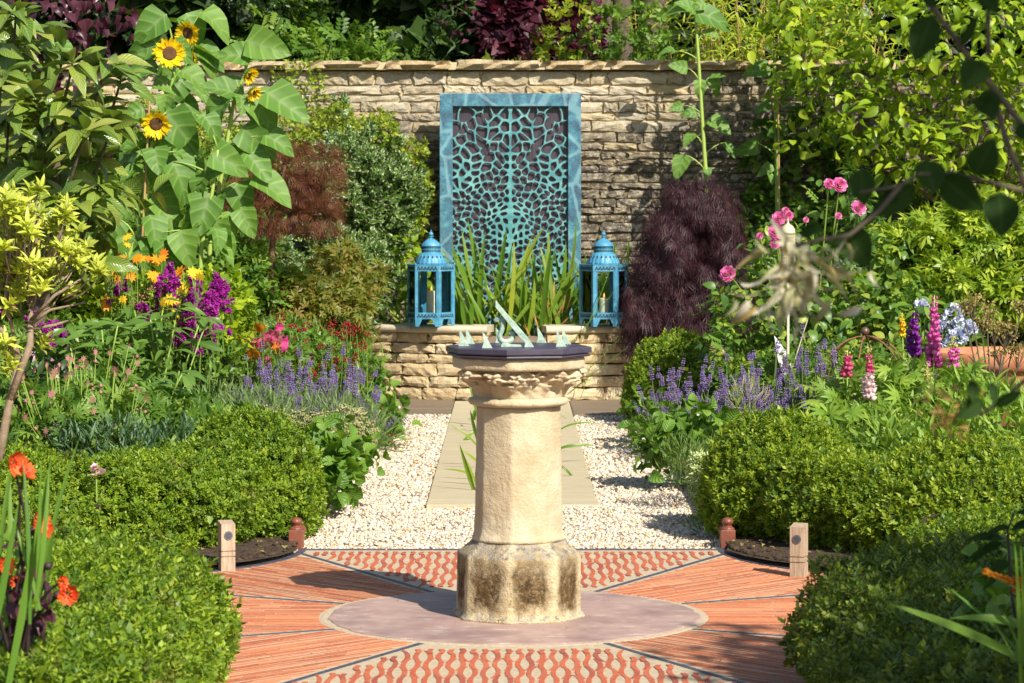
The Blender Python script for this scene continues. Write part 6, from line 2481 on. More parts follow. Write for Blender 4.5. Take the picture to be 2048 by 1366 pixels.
def strawberry(label, blobs, n, seed, group='strawberry plants', fruit=6, bloom=6):
    b = np.array(blobs)
    root = thing('strawberry_plant', label, 'strawberry plant', (b[:, 0].mean(), b[:, 1].mean(), 0), group)
    fs = sdf_blobs(blobs, seed, .04, .2)
    big_leaves(root, fs, n, [LT(shape_oval, 6, 2, .35, .35, .015), LT(shape_oval, 6, 2, .3, .6, .02)] if not STRT else STRT, STRL, .088, .72, .55, .35, .45, -.05, .05, 'leaf', .5)
    P, g = shell(fs, n * 3, -.14, -.03, .7)
    fo = Fol()
    d, nn = orient(g, .5, .4, .6)
    fo.add(LEAF8, P, d, nn, .08, .055)
    fo.obj('foliage', STRL, root)
    P, g = shell(fs, fruit + bloom, .0, .05, .2)
    f = Fol()
    f.add(FLORET, P[:bloom], g[:bloom] * .6 + np.array([0, 0, .6]), rdir(len(P[:bloom])), .024)
    f.obj('blossoms', WHIT, root)
    f = Fol()
    f.add(OCTA, P[bloom:] - np.array([0, 0, .03]), rdir(len(P[bloom:])), rdir(len(P[bloom:])), .016)
    f.obj('fruit', CORA, root)


STRT = [LT(shape_oval, 6, 4, .35, .35, .03), LT(shape_oval, 6, 4, .3, .6, .035)]
strawberry('strawberry plant spilling onto the gravel beside the left rear hedge', [blob(690, 930, 14.7, 40, 40, .2), blob(660, 900, 14.6, 40, 30, .2), blob(680, 980, 14.4, 25, 20, .12)], 75, 71)
strawberry('strawberry plant behind the stonecrop on the left of the gravel', [blob(610, 900, 15.0, 60, 28, .22), blob(700, 900, 15.6, 40, 28, .2)], 55, 72)
strawberry('strawberry plant with red berries nearest the basin on the left', [blob(765, 830, 18.6, 32, 40, .2), blob(780, 870, 18.3, 24, 25, .15), blob(755, 790, 18.8, 20, 25, .15)], 55, 73, fruit=14)

# ------------------------------------------------------------------ near left corner: dahlia, gladiolus leaves, a pink bloom
gl = thing('gladiolus', 'upright green gladiolus blades at the near left edge', 'gladiolus', at(70, 1360, 7.2) * np.array([1, 1, 0]))
for (bx, by, tx, ty, w) in ((10, 1330, 45, 930, 24), (30, 1300, 108, 905, 26), (-10, 1250, 40, 1000, 22), (60, 1180, 62, 905, 15), (75, 1160, 84, 912, 13), (85, 1150, 128, 860, 17), (80, 1150, 112, 935, 16), (70, 1180, 30, 1020, 14), (20, 1360, 62, 1080, 22), (55, 1200, 100, 1010, 15), (-5, 1150, 5, 830, 18), (90, 1200, 116, 960, 14)):
    Y = 7.2 + rng.uniform(-.25, .3)
    p, q = at(bx, by, Y), at(tx, ty, Y)
    L = np.linalg.norm(q - p)
    leaf_part(BLADES[R.randrange(2)], GLAD, gl, p - (q - p) * .25, q - p, np.array([.55 * R.choice((-1, 1)), -1, .1]), L * 1.25, w * Y / F * .72, 'blade')
da = thing('dahlia', 'dark stemmed dahlia with coral red blooms at the near left edge', 'dahlia', at(60, 1360, 7.3) * np.array([1, 1, 0]))
mb = MB()
hd = [(25, 925, 26), (48, 945, 20), (72, 1040, 24), (85, 1060, 20), (120, 1165, 14), (135, 1185, 22), (5, 1130, 20), (30, 1160, 12)]
base = at(40, 1330, 7.3)
for i, (px, py, r) in enumerate(hd):
    c = at(px, py, 7.2 + .08 * math.sin(i * 3))
    mb.tube(curve(base + rng.normal(size=3) * .03, c, (rng.uniform(-.04, .02), 0, .03), 7), np.linspace(.006, .003, 8), 5)
    f = Fol()
    n = 11
    face = unit(np.array([.35, -.8, .2]) + .3 * rng.normal(size=3))
    a = unit(np.cross(face, [0, 0, 1.]))
    b = np.cross(a, face)
    t = np.arange(n) * 2 * PI / n
    rad = np.cos(t)[:, None] * a + np.sin(t)[:, None] * b
    f.add(PETAL, np.tile(c, (n, 1)) + rad * .004, rad + face * .35 + .15 * rdir(n), np.tile(face, (n, 1)), r * 7.2 / F * 1.25, r * 7.2 / F * .72)
    f.add(WHORL, [c + face * .006], face, [0, 0, 1], .018, None, 0.05)
    f.obj('flower_head', CORA, da, kind=None)
for (px, py) in ((35, 1072), (58, 1085), (66, 1062), (72, 1120), (96, 1132), (62, 1188), (115, 1190)):
    c = at(px, py, 7.25)
    mb.tube(curve(base, c, (-.03, 0, .02), 6), np.linspace(.005, .002, 7), 5)
    mb.ball(c, .011, 6)
mb.obj('stems', DSTEM, da, smooth=True)
for i in range(34):
    p = at(rng.uniform(-10, 105), rng.uniform(1090, 1290), 7.35 + rng.uniform(-.1, .15))
    l = rng.uniform(.05, .09)
    leaf_part(BROADL[i % 3], REDB if i % 3 else GENL, da, p, np.array([rng.uniform(-1, 1), -.4, rng.uniform(-.4, .5)]), np.array([0, -.6, .8]) + .4 * rng.normal(size=3), l, l * .5)
pk = thing('carnation', 'single pale pink bloom poking above the left box hedge', 'flower', at(192, 1000, 12.33) * np.array([1, 1, 0]))
f = Fol()
f.add(FLORET, at(192, 936, 12.33) + rng.normal(size=(9, 3)) * .012, np.array([0, -.6, .6]) + .6 * rdir(9), rdir(9), .045)
f.obj('blossom', PALP, pk, kind=None)
mb = MB()
mb.tube([at(194, 1010, 12.34), at(192, 940, 12.33)], [.003, .003], 5)
mb.obj('stem', SUNS, pk)

# ------------------------------------------------------------------ irises and rushes standing in the basin
def blades(name, label, cat, spots, group, mat=IRIL, part='blade'):
    cx = np.mean([s[0] for s in spots])
    Y0 = np.mean([s[5] for s in spots])
    root = thing(name, label, cat, ((cx - CX) * Y0 / F, Y0, .5), group)
    for (bx, by, tx, ty, w, Y, k) in spots:
        p, q = at(bx, by, Y), at(tx, ty, Y - .12 * rng.random())
        n0 = np.array([.9 * R.choice((-1, 1)) * rng.uniform(.2, 1), -1, .25])
        if k >= 2:      # arching blades bend over sideways
            n0 = np.array([-(q - p)[2] * np.sign((q - p)[0] + 1e-6), -.2, abs((q - p)[0])])
        L = np.linalg.norm(q - p)
        leaf_part(BLADES[k], mat, root, p, q - p, n0, L * (1 + .12 * k), w * Y / F, part)
    return root


sp = []
for i in range(74):
    bx = rng.uniform(925, 1130)
    t = rng.random()
    tx = bx + rng.normal() * 38 + (bx - 1020) * .35
    ty = 640 - abs(rng.normal(95, 38)) - 20
    sp.append((bx, 672, tx, max(ty, 455), rng.uniform(8, 15), 23.1 + rng.uniform(-.45, .35), R.choice((0, 0, 1, 1, 2, 3))))
sp += [(970, 660, 938, 435, 15, 23.3, 0), (985, 660, 1012, 452, 16, 23.3, 0), (995, 650, 1062, 462, 15, 23.2, 1), (960, 660, 948, 500, 14, 23.0, 0), (1000, 660, 1075, 490, 13, 23.2, 1), (950, 655, 925, 520, 13, 22.9, 0), (1060, 660, 1112, 500, 12, 23.3, 0), (1020, 655, 985, 540, 13, 22.8, 2), (1075, 650, 1150, 560, 13, 22.9, 1), (1085, 650, 1105, 520, 12, 23.2, 0), (930, 650, 922, 600, 14, 22.7, 0), (940, 650, 944, 605, 14, 22.7, 0)]
sp = [(a, b, c_, d_, e_, Y, k) for (a, b, c_, d_, e_, Y, k) in sp]
blades('iris', 'tall clump of yellow green iris blades in the basin in front of the screen', 'iris', sp, 'iris clumps in the basin')
sp = [(rng.uniform(1100, 1215), 665, 0, 0, rng.uniform(8, 13), 23.3 + rng.uniform(-.2, .3), R.choice((0, 1, 2))) for _ in range(34)]
sp = [(a, b, a + rng.normal() * 26, rng.uniform(490, 590), e_, Y, k) for (a, b, _, _, e_, Y, k) in sp]
sp += [(1235, 650, 1243, 500, 9, 23.6, 0), (1245, 650, 1258, 470, 10, 23.7, 0), (1240, 655, 1300, 640, 9, 23.0, 3)]
blades('iris', 'darker iris clump in the basin behind the lantern by the purple maple', 'iris', sp, 'iris clumps in the basin', GLAD)
sp = [(rng.uniform(795, 850), 665, 0, 0, rng.uniform(8, 12), 23.3 + rng.uniform(-.2, .3), R.choice((0, 1, 2, 3))) for _ in range(16)]
sp = [(a, b, a + rng.normal() * 24, rng.uniform(520, 630), e_, Y, k) for (a, b, _, _, e_, Y, k) in sp]
sp += [(812, 645, 806, 500, 8, 23.2, 0), (808, 640, 757, 560, 9, 22.9, 3), (815, 645, 780, 540, 9, 23.0, 2), (800, 645, 745, 650, 9, 22.8, 3)]
blades('iris', 'small iris clump with arching blades behind the lantern on the left', 'iris', sp, 'iris clumps in the basin')
rs = thing('rush', 'thin rushes with tan seed heads to the right of the iris clump', 'rush', (.35, 22.75, .5))
fo = Fol()
hd_ = Fol()
for i in range(46):
    a = at(rng.uniform(1050, 1110), 690, 22.75 + rng.uniform(-.15, .2))
    b = at(rng.uniform(1045, 1250), rng.uniform(560, 690), 22.6)
    if i < 9:
        b = at((1087, 1096, 1108, 1120, 1128, 1072, 1055, 1140, 1132)[i], (588, 610, 575, 620, 605, 640, 660, 600, 640)[i], 22.65)
        d = unit(b - a)
        hd_.add(BLADE2, b - d * .10, d, [0, -1, .2], .17, .012)
        hd_.add(BLADE2, b - d * .10, d, [1, -.2, .2], .17, .012)
    fo.add(BLADES[1] if i % 3 else BLADES[3], a, b - a, [.4, -1, .3], np.linalg.norm(b - a) * 1.05, .0065)
for (a, b) in (((1130, 700), (1252, 560)), ((1145, 720), (1250, 490)), ((1155, 760), (1255, 665)), ((1160, 800), (1195, 700))):
    p, q = at(*a, 22.3), at(*b, 22.2)
    fo.add(BLADES[1], p, q - p, [.4, -1, .3], np.linalg.norm(q - p), .007)
fo.obj('foliage', IRIL, rs)
hd_.obj('seed_heads', plain('tan_seed_head', (.42, .23, .07), .8, var=.3), rs)
# water plants in the rill behind the pedestal
sp = [(955, 1000, 918, 888, 11, 15.6, 0), (958, 985, 930, 905, 7, 15.9, 1), (960, 960, 925, 930, 6, 16.2, 3), (955, 880, 940, 820, 8, 18.5, 0), (962, 860, 945, 780, 9, 19.5, 0), (957, 840, 940, 760, 9, 20.0, 1), (950, 840, 952, 790, 8, 19.8, 2), (960, 900, 928, 850, 6, 17.0, 2), (1115, 900, 1150, 880, 7, 17.2, 3), (1118, 930, 1155, 950, 6, 16.4, 3), (960, 930, 935, 900, 6, 16.9, 2), (950, 820, 938, 850, 8, 20.5, 3), (1120, 860, 1160, 830, 5, 18.0, 3), (955, 860, 930, 870, 6, 18.8, 3)]
blades('water_iris', 'few yellow green blades growing out of the rill beside the pedestal', 'iris', sp, None)
bs = thing('grass_stalk', 'single long arching grass stalk over the right gravel', 'grass', at(1130, 1000, 19) * np.array([1, 1, 0]))
f = Fol()
for a, b in (((1120, 830), (1240, 900)), ((1135, 790), (1250, 690))):
    p, q = at(*a, 20.6), at(*b, 20.3)
    f.add(BLADES[1], p, q - p, [.2, -1, .5], np.linalg.norm(q - p), .007)
f.obj('blade', IRIL, bs, kind=None)

# ------------------------------------------------------------------ right bed
lavs = [(1330, 790, 17.8, 45, 35, 60, 'leftmost clump of the right lavender leaning over the gravel'), (1390, 780, 17.3, 60, 35, 90, 'second clump of the right lavender, behind the strawberry plant'), (1460, 785, 16.8, 65, 32, 100, 'middle clump of the right lavender'), (1530, 770, 16.6, 60, 40, 95, 'clump of the right lavender round the bird feeder pole'), (1600, 760, 16.4, 60, 40, 90, 'clump of the right lavender beside the metal plant support'), (1660, 770, 16.3, 45, 40, 60, 'rightmost clump of the right lavender, next to the white and pink lupin'), (1570, 850, 15.4, 55, 30, 30, 'green front clump of the right lavender with few blooms')]
for (px, py, Y, rpx, hpx, n, w) in lavs:
    lavender('purple lavender, ' + w, px, py, Y, rpx, hpx, n, 'lavender drift on the right', int(px), green=600)
strawberry('strawberry plant in flower at the middle of the right gravel edge', [blob(1370, 870, 15.9, 75, 38, .25), blob(1320, 890, 15.8, 32, 40, .18), blob(1440, 870, 15.6, 50, 35, .22)], 110, 75, fruit=0, bloom=10)
strawberry('strawberry plant in flower nearest the box ball on the right gravel edge', [blob(1300, 825, 18.6, 35, 32, .2), blob(1285, 850, 18.3, 22, 25, .15)], 60, 76, fruit=0, bloom=8)
mound('thyme', 'fine dark green thyme between the strawberry plant and the right box hedge', 'plant', [blob(1420, 925, 14.9, 55, 22, .2), blob(1380, 935, 14.8, 25, 18, .15), blob(1470, 905, 15.0, 30, 22, .15)], [dict(t=LANCE2, n=2200, L=.045, W=.16, up=.9, rnd=.5, d0=-.07, d1=.04)], leafmat('thyme_leaf', [(.05, .095, .02), (.08, .13, .03), (.11, .16, .035)], .5, .3), 81)
mound('silver_thyme', 'pale silvery thyme cushion hanging over the right edging', 'plant', [blob(1412, 975, 14.2, 18, 32, .14), blob(1420, 1010, 14.0, 14, 28, .1)], [dict(t=WHORL, n=700, L=.02, up=.5, d0=-.05, d1=.03), dict(t=LANCE2, n=600, L=.035, W=.25, up=.5)], SILV, 82)
mound('thyme', 'thin wispy thyme and grass under the right box hedge beside the brown corner post', 'plant', [blob(1425, 1050, 13.6, 14, 22, .1)], [dict(t=LANCE2, n=320, L=.04, W=.16, up=.9)], GENL, 83)
mound('feather_grass', 'small straw coloured grass tuft among the right lavender', 'grass', [blob(1497, 810, 16.0, 22, 22, .12)], [dict(t=BLADE2, n=200, L=.075, W=.04, up=.8, rnd=.5)], SEDM, 84)
mound('leafy_perennial', 'green perennials between the right lavender and the rose bush', 'plant', [blob(1560, 775, 18.4, 95, 32, .45), blob(1650, 780, 18.0, 120, 60, .6), blob(1820, 800, 18.2, 150, 60, .6), blob(1990, 790, 18.0, 120, 60, .5)], [dict(t=SPRIGS, n=2600, L=.11, up=.5, d0=-.16, d1=.05), dict(t=LEAF8, n=900, L=.09, W=.45, d0=-.2)], ROSL, 85)
mound('leafy_perennial', 'loose light green perennials in the lower right of the bed behind the box hedge', 'plant', [blob(1900, 880, 14.8, 120, 45, .35), blob(2020, 850, 14.9, 90, 60, .4), blob(1800, 900, 14.7, 60, 30, .25)], [dict(t=LANCE4, n=1500, L=.12, W=.14, up=.5, d0=-.14, d1=.07), dict(t=LEAF8, n=500, L=.08, W=.5, d0=-.2)], LUPL, 86)

# lupins: palmate leaves and whorled spires
lu = thing('lupin', 'lupin foliage clump of bright green palmate leaves, without spires', 'lupin', (1.85, 15.8, 0))
lfs = sdf_blobs([blob(1750, 830, 15.8, 90, 50, .4), blob(1680, 860, 15.5, 50, 35, .3), blob(1850, 800, 16.2, 90, 50, .4), blob(1700, 790, 16.3, 60, 40, .3), blob(1900, 830, 15.6, 80, 45, .35), blob(1780, 890, 15.0, 80, 30, .3)], 87, .08, .3)
big_leaves(lu, lfs, 230, [PALM], LUPL, .125, 1.0, .5, .25, .5, -.06, .07, 'leaf', .4)
fo = Fol()
P, g = shell(lfs, 1100, -.28, -.02, .7)
d, nn = orient(g, .5, .3, .6)
fo.add(PALM, P, d, nn, rng.uniform(.08, .12, len(P)))
fo.obj('foliage', LUPL, lu)
PEA = combine([(OCTA, (0, .1, 0), (0, 1, .35), (0, 0, 1), .9, .55, 0), (LEAF8, (0, .0, .1), (0, .75, .75), (0, -.6, .7), .8, .75, .12)])


def lupin(label, px, ptop, pbot, Y, wpx, mats, split=None, tipm=None, gapf=0.0, seedtail=0):
    b = at(px, pbot, Y)
    t = at(px + rng.uniform(-3, 3), ptop, Y)
    root = thing('lupin', label, 'lupin', (b[0], Y, 0), 'lupin spires')
    mb = MB()
    mb.tube([np.array([b[0] + .03, Y + .05, .02]), b, t], [.006, .005, .003], 6)
    mb.obj('stem', SUNS, root, smooth=True)
    H = np.linalg.norm(t - b)
    n = max(5, int(H / .034))
    fl = Fol()
    for k in range(n):
        u = (k + .5) / n
        c = b + (t - b) * u
        r = wpx * Y / F * .5 * (1 - .72 * u ** 1.8)
        m = 9 if u < .8 else 6
        a = np.arange(m) * 2 * PI / m + k
        rad = np.stack([np.cos(a), np.sin(a), np.zeros(m)], 1)
        keep = rng.random(m) > gapf
        mi = 0
        if split is not None and u > split:
            mi = 1
        if tipm is not None and u > .86:
            mi = 2
        s = r * rng.uniform(1.15, 1.5, m)
        fl.add(PEA, (c + rad * r * .42 + rng.normal(size=(m, 3)) * .005)[keep], (rad + np.array([0, 0, .15]) + .25 * rdir(m))[keep], np.tile([0, 0, 1.], (m, 1))[keep], s[keep], None, None, mi)
    fl.obj('flower_spike', mats, root, kind=None)
    f = Fol()
    for k in range(4):
        f.add(PALM, b + np.array([rng.normal() * .05, rng.normal() * .05, -.08 - .05 * k]), [rng.normal(), -.6, .3], [0, -.2, 1], .11)
    f.obj('foliage', LUPL, root)
    return root


LUPP = petm('lupin_pink', [(.62, .08, .20), (.72, .14, .28), (.66, .10, .26)])
LUPW = petm('lupin_white_pink', [(.82, .70, .70), (.86, .78, .76), (.78, .50, .58)])
LUPV = petm('lupin_violet', [(.20, .02, .30), (.28, .03, .38), (.34, .06, .42)])
LUPM = petm('lupin_magenta', [(.62, .07, .38), (.72, .14, .48), (.78, .32, .58)])
LUPS = petm('lupin_bud', [(.36, .38, .10), (.45, .44, .18), (.50, .36, .26)])
lupin('two tone lupin spire, white below and deep pink above, beside the metal plant support', 1739, 695, 800, 15.6, 27, [LUPW, LUPP, LUPS], .5, 1)
lupin('short deep pink lupin spire left of the two tone lupin', 1694, 700, 755, 15.9, 24, [LUPP, LUPP, LUPS], None, 1, .15)
lupin('dark violet lupin spire to the right of the metal plant support', 1828, 622, 715, 16.4, 30, [LUPV, LUPV, LUPV], None, None, .08)
lupin('tall magenta lupin spire, highest of the lupins', 1867, 590, 735, 16.2, 30, [LUPM, LUPM, LUPM], None, None, .12)
lupin('pale pink lupin spire with a green tip in front of the terracotta trough', 1908, 672, 738, 15.8, 24, [LUPM, LUPS, LUPS], .6, None, .1)
lupin('slim budding green lupin spire below the magenta one', 1855, 725, 775, 15.7, 14, [LUPS, LUPS, LUPS])
lupin('yellow green budding lupin spire left of the violet lupin', 1805, 625, 675, 16.9, 15, [YELF, YELF, LUPS])
lupin('fading cream lupin spire gone to seed under the magenta lupin', 1872, 735, 790, 15.9, 16, [LUPS, LUPW, LUPS], .5, None, .35)

# roses
ros = thing('rose_bush', 'rose bush with pink double blooms beside the bird feeder', 'rose', (2.1, 19.4, 0))
rfs = sdf_blobs([blob(1500, 640, 19.4, 70, 70, .4), blob(1600, 640, 19.4, 90, 90, .45), blob(1690, 620, 19.5, 80, 80, .45), blob(1760, 650, 19.3, 90, 70, .4), blob(1560, 540, 19.6, 60, 60, .3), blob(1470, 690, 19.2, 45, 50, .3), blob(1700, 520, 19.7, 70, 50, .3), blob(1650, 710, 19.0, 120, 40, .4), blob(1680, 440, 19.8, 22, 40, .15)], 91, .10, .3)
big_leaves(ros, rfs, 300, BROADL, ROSL, .092, .62, .5, -.1, .7, -.04, .09)
fo = Fol()
P, g = shell(rfs, 2500, -.28, .05, .6)
d, nn = orient(g, .5, .0, .8)
fo.add(PINN, P[:260], d[:260], nn[:260], rng.uniform(.12, .16, len(P[:260])))
fo.add(LEAF8, P[260:], d[260:], nn[260:], rng.uniform(.06, .10, len(P[260:])), .05)
fo.obj('foliage', ROSL, ros)
mb = MB()
rb_ = [(1456, 548, 14), (1558, 437, 12), (1575, 432, 10), (1553, 464, 14), (1552, 487, 10), (1679, 370, 13), (1658, 368, 9), (1717, 416, 13), (1571, 421, 6), (1520, 472, 6), (1677, 432, 6), (1612, 440, 5), (1562, 480, 8)]
for (px, py, r) in rb_:
    Y = 19.0
    c = at(px, py, Y)
    base = at(1600 + (px - 1600) * .6, 640, 19.4)
    mb.tube(curve(base, c, (0, 0, .03), 8), np.linspace(.008, .004, 9), 5)
    f = Fol()
    face = unit(np.array([(px - 1610) / 300, -1, .45]))
    a = unit(np.cross(face, [0, 0, 1.]))
    b = np.cross(a, face)
    R_ = r * Y / F
    for row, (rr, op, n) in enumerate(((.28, 1.6, 4), (.5, .9, 6), (.75, .5, 8), (.95, .15, 9), (1.05, -.15, 9))):
        t = np.arange(n) * 2 * PI / n + row
        rad = np.cos(t)[:, None] * a + np.sin(t)[:, None] * b
        f.add(PETAL, c + rad * R_ * (rr - .28) * .8 + face * R_ * .25 * (1 - rr), rad + face * op + .12 * rdir(n), np.tile(face, (n, 1)) - rad * .4, R_ * .75, R_ * .85)
    f.obj('rose_bloom', PINK, ros, kind=None)
    q = c + np.array([0, .02, -.04]) + rng.normal(size=(5, 3)) * .05
    g_ = Fol()
mb.obj('stems', SUNS, ros, smooth=True)

# bird feeder on a pole with a cut metal leaf
CREAM = plain('cream_enamel', (.62, .56, .36), .4, var=.15, scale=18, bump=.08)
by = 17.7
bx = at(1576, 0, by)[0]
bf = thing('bird_feeder', 'cream mesh tube bird feeder on a slim pole with a cut metal leaf', 'bird feeder', (bx, by, 0))
s = by / F
z = lambda py: ZC - (py - HY) * s
mb = MB()
mb.tube([(bx, by, 0), (bx, by, z(535))], .0085, 8)
mb.obj('pole', CREAM, bf, smooth=True)
mb = MB()
mb.lathe([(.045, z(468)), (.046, z(464)), (.042, z(458)), (.03, z(452)), (.012, z(448)), (.004, z(444)), (.003, z(436))], (bx, by, 0), 24)
mb.obj('cap', CREAM, bf, smooth=True)
mb = MB()
nr, nc = 24, 22
z0, z1 = z(536), z(468)
for i in range(nr + 1):
    zz = z0 + (z1 - z0) * i / nr
    mb.tube([(bx + .043 * math.cos(t), by + .043 * math.sin(t), zz) for t in np.linspace(0, 2 * PI, 19)], .0022, 4)
for k in range(nc):
    t = 2 * PI * k / nc
    mb.tube([(bx + .043 * math.cos(t), by + .043 * math.sin(t), z0), (bx + .043 * math.cos(t), by + .043 * math.sin(t), z1)], .0022, 4)
mb.obj('mesh_tube', CREAM, bf)
mb = MB()
mb.lathe([(.043, z0 - .012), (.046, z0 - .008), (.046, z0), (.03, z0 + .004)], (bx, by, 0), 20)
mb.obj('base_cup', CREAM, bf)
mb = MB()
mb.lathe([(.030, z0 + .005), (.034, z0 + .05), (.034, z0 + (z1 - z0) * .62), (.01, z0 + (z1 - z0) * .66)], (bx, by, 0), 14)
mb.obj('seed', plain('bird_seed', (.30, .22, .10), .9, var=.5, scale=120, bump=.6), bf)
WMET = plain('white_metal', (.70, .70, .66), .35, .2, var=.12, scale=9, bump=.05)
p, q = at(1577, 760, by - .01), at(1554, 668, by - .03)
leaf_part(LT(shape_lance, 10, 4, .35, .12), WMET, bf, p, q - p, [.5, -1, .2], np.linalg.norm(q - p), .085, 'metal_leaf')
p, q = at(1577, 760, by - .01), at(1615, 640, by - .02)
mb = MB()
mb.tube([p, q], [.004, .003], 6)
mb.obj('side_stem', CREAM, bf)

# rusty plant support with a ball on top
RUSTM = plain('rusty_iron', (.22, .10, .045), .8, .2, var=.4, scale=40, bump=.4)
Y = 17.0
ap = at(1730, 672, Y)
ps = thing('plant_support', 'domed rusty iron plant support with a round ball on top', 'plant support', (ap[0], Y, 0))
mb = MB()
mb.ball(ap + np.array([0, 0, .028]), .027, 8)
mb.obj('ball', plain('brown_iron_ball', (.12, .07, .05), .4, .3, var=.3), ps, smooth=True)
rad, hz = .29, ap[2]
for k in range(6):
    a = k * PI / 3 + .25
    pts = [ap + np.array([rad * math.sin(u) * math.cos(a), rad * math.sin(u) * math.sin(a), -(1 - math.cos(u)) * .32]) for u in np.linspace(0, PI / 2, 10)]
    pts.append(np.array([pts[-1][0], pts[-1][1], 0]))
    mb = MB()
    mb.tube(pts, .0055, 6)
    mb.obj('hoop', RUSTM, ps, smooth=True)
mb = MB()
mb.tube([ap + np.array([rad * math.cos(t), rad * math.sin(t), -.36]) for t in np.linspace(0, 2 * PI, 33)], .0045, 5)
mb.obj('ring', RUSTM, ps, smooth=True)

# hydrangea and little blue heads
def hydrangea(label, spots, Y):
    root = thing('hydrangea', label, 'hydrangea', at(spots[0][0], 640, Y) * np.array([1, 1, 0]), 'pale blue hydrangea blooms')
    fl, gr = Fol(), Fol()
    for (px, py, r) in spots:
        c = at(px, py, Y)
        n = 46
        d = rdir(n)
        d[:, 1] = -abs(d[:, 1])
        fl.add(FLORET, c + d * r * Y / F, d, rdir(n), .05)
        gr.add(LEAF8, c + rdir(10) * .12 - np.array([0, -.05, .08]), rdir(10), [0, -.3, 1], .13, .08)
        stems(gr, [[c[0], Y + .1, 0.]], np.array([c]), .008)
    fl.obj('blossoms', BLUF, root)
    gr.obj('foliage', GENL, root)


hydrangea('pale blue and lilac hydrangea heads right of the magenta lupin', [(1908, 630, 20), (1915, 672, 18), (1940, 655, 12), (1886, 650, 10), (1893, 690, 12)], 18.6)
hydrangea('small blue hydrangea head behind the violet lupin', [(1842, 612, 10), (1850, 618, 7)], 18.9)
# terracotta trough
TERR = plain('terracotta', (.46, .17, .075), .8, var=.28, scale=10, bump=.25, stops=[(.3, (.40, .14, .06)), (.55, (.50, .20, .09)), (.78, (.62, .42, .28))])
Y = 17.2
tx = at(2030, 0, Y)[0]
zt_ = at(0, 703, Y)[2]
tt = thing('terracotta_pot', 'wide terracotta bowl with a rolled rim at the right edge', 'pot', (tx, Y, 0))
mb = MB()
rr = 172 * Y / F
mb.lathe([(rr * .45, 0), (rr * .62, .08), (rr * .85, zt_ * .55), (rr * .94, zt_ - .13), (rr * .96, zt_ - .10), (rr * 1.0, zt_ - .095), (rr * 1.01, zt_ - .05), (rr * 1.0, zt_ - .01), (rr * .96, zt_), (rr * .90, zt_ - .005), (rr * .87, zt_ - .10), (rr * .80, zt_ - .16)], (tx, Y + .1, 0), 56)
mb.obj('bowl', TERR, tt, smooth=True)
mb = MB()
mb.lathe([(rr * .84, 0), (rr * .82, .004)], (tx, Y + .1, zt_ - .15), 40)
mb.obj('soil', SOIL, tt)
# dry seed heads in front
sh = thing('dry_seed_plant', 'dry tan umbels of a plant gone to seed at the right edge', 'plant', at(1990, 760, 15.9) * np.array([1, 1, 0]))
mb = MB()
fo = Fol()
for (px, py, r) in ((1945, 600, 26), (1975, 625, 26), (1965, 650, 16), (2010, 660, 26), (1990, 655, 22), (2035, 700, 24), (2000, 705, 20), (1930, 615, 16), (2040, 610, 14)):
    c = at(px, py, 15.9)
    b = at(1985 + (px - 1985) * .3, 800, 15.95)
    hub = c - np.array([0, 0, r * 1.6 * 15.9 / F])
    mb.tube([b * np.array([1, 1, 0]), b, hub], [.006, .005, .004], 5)
    for k in range(14):
        e_ = c + np.array([rng.normal() * r * .5, rng.normal() * r * .3, rng.uniform(-.3, .6) * r]) * 15.9 / F
        mb.tube([hub, e_], [.0022, .0014], 4)
        fo.add(LEAF4, e_ + rng.normal(size=(7, 3)) * .012, rdir(7) + np.array([0, 0, -.6]), rdir(7), rng.uniform(.018, .032, 7), .012)
mb.obj('stems', TWIG, sh)
fo.obj('seed_heads', SEED, sh)

# ------------------------------------------------------------------ crocosmia in the near right corner
cr = thing('crocosmia', 'crocosmia with arching blades and an orange red spray in the near right corner', 'crocosmia', at(2060, 1366, 6.6) * np.array([1, 1, 0]))
for (bx_, by_, tx_, ty_, w, k) in ((2075, 1340, 1815, 1183, 27, 1), (2080, 1270, 1955, 1192, 24, 2), (2040, 1380, 2035, 1100, 16, 0), (2052, 1380, 2046, 1100, 14, 0), (2060, 1330, 1915, 1160, 10, 1), (2035, 1330, 1990, 1240, 9, 0), (2060, 1366, 2020, 1215, 9, 1)):
    p, q = at(bx_, by_, 6.5), at(tx_, ty_, 6.4 + rng.uniform(-.1, .1))
    L = np.linalg.norm(q - p)
    leaf_part(BLADES[k], GLAD, cr, p, q - p, [.35, -.8, .8], L * 1.05, w * 6.5 / F, 'blade')
fo = Fol()
for i in range(9):
    c = at(2030 + i * 4 - 3, 1168 - 4 * math.sin(i), 6.5) + rng.normal(size=3) * .006
    fo.add(FLORET, c, [-.5, -.4, .5 + .3 * rng.normal()], rdir(1), .036)
fo.obj('blossoms', CORA, cr, kind='stuff')
fo = Fol()
for i in range(12):
    c = at(1968 + i * 5, 1146 + i * 1.8, 6.5)
    fo.add(OCTA, [c, c + np.array([.003, 0, .006])], [-.8, -.2, .4], rdir(2), .016, .007)
fo.obj('buds', ORAN, cr)
mb = MB()
mb.tube([at(2090, 1300, 6.55), at(2060, 1190, 6.5), at(1968, 1146, 6.5)], [.004, .003, .0015], 5)
mb.obj('stem', SUNS, cr, smooth=True)
rj = thing('rose_shoot', 'dark young rose shoot with folded leaves above the crocosmia', 'rose', at(2020, 1300, 7.0) * np.array([1, 1, 0]))
mb = MB()
mb.tube([at(2040, 1300, 7.0), at(2022, 1180, 7.0), at(2015, 1060, 7.0), at(2030, 1020, 7.0)], [.004, .004, .003, .002], 5)
mb.obj('stem', DSTEM, rj, smooth=True)
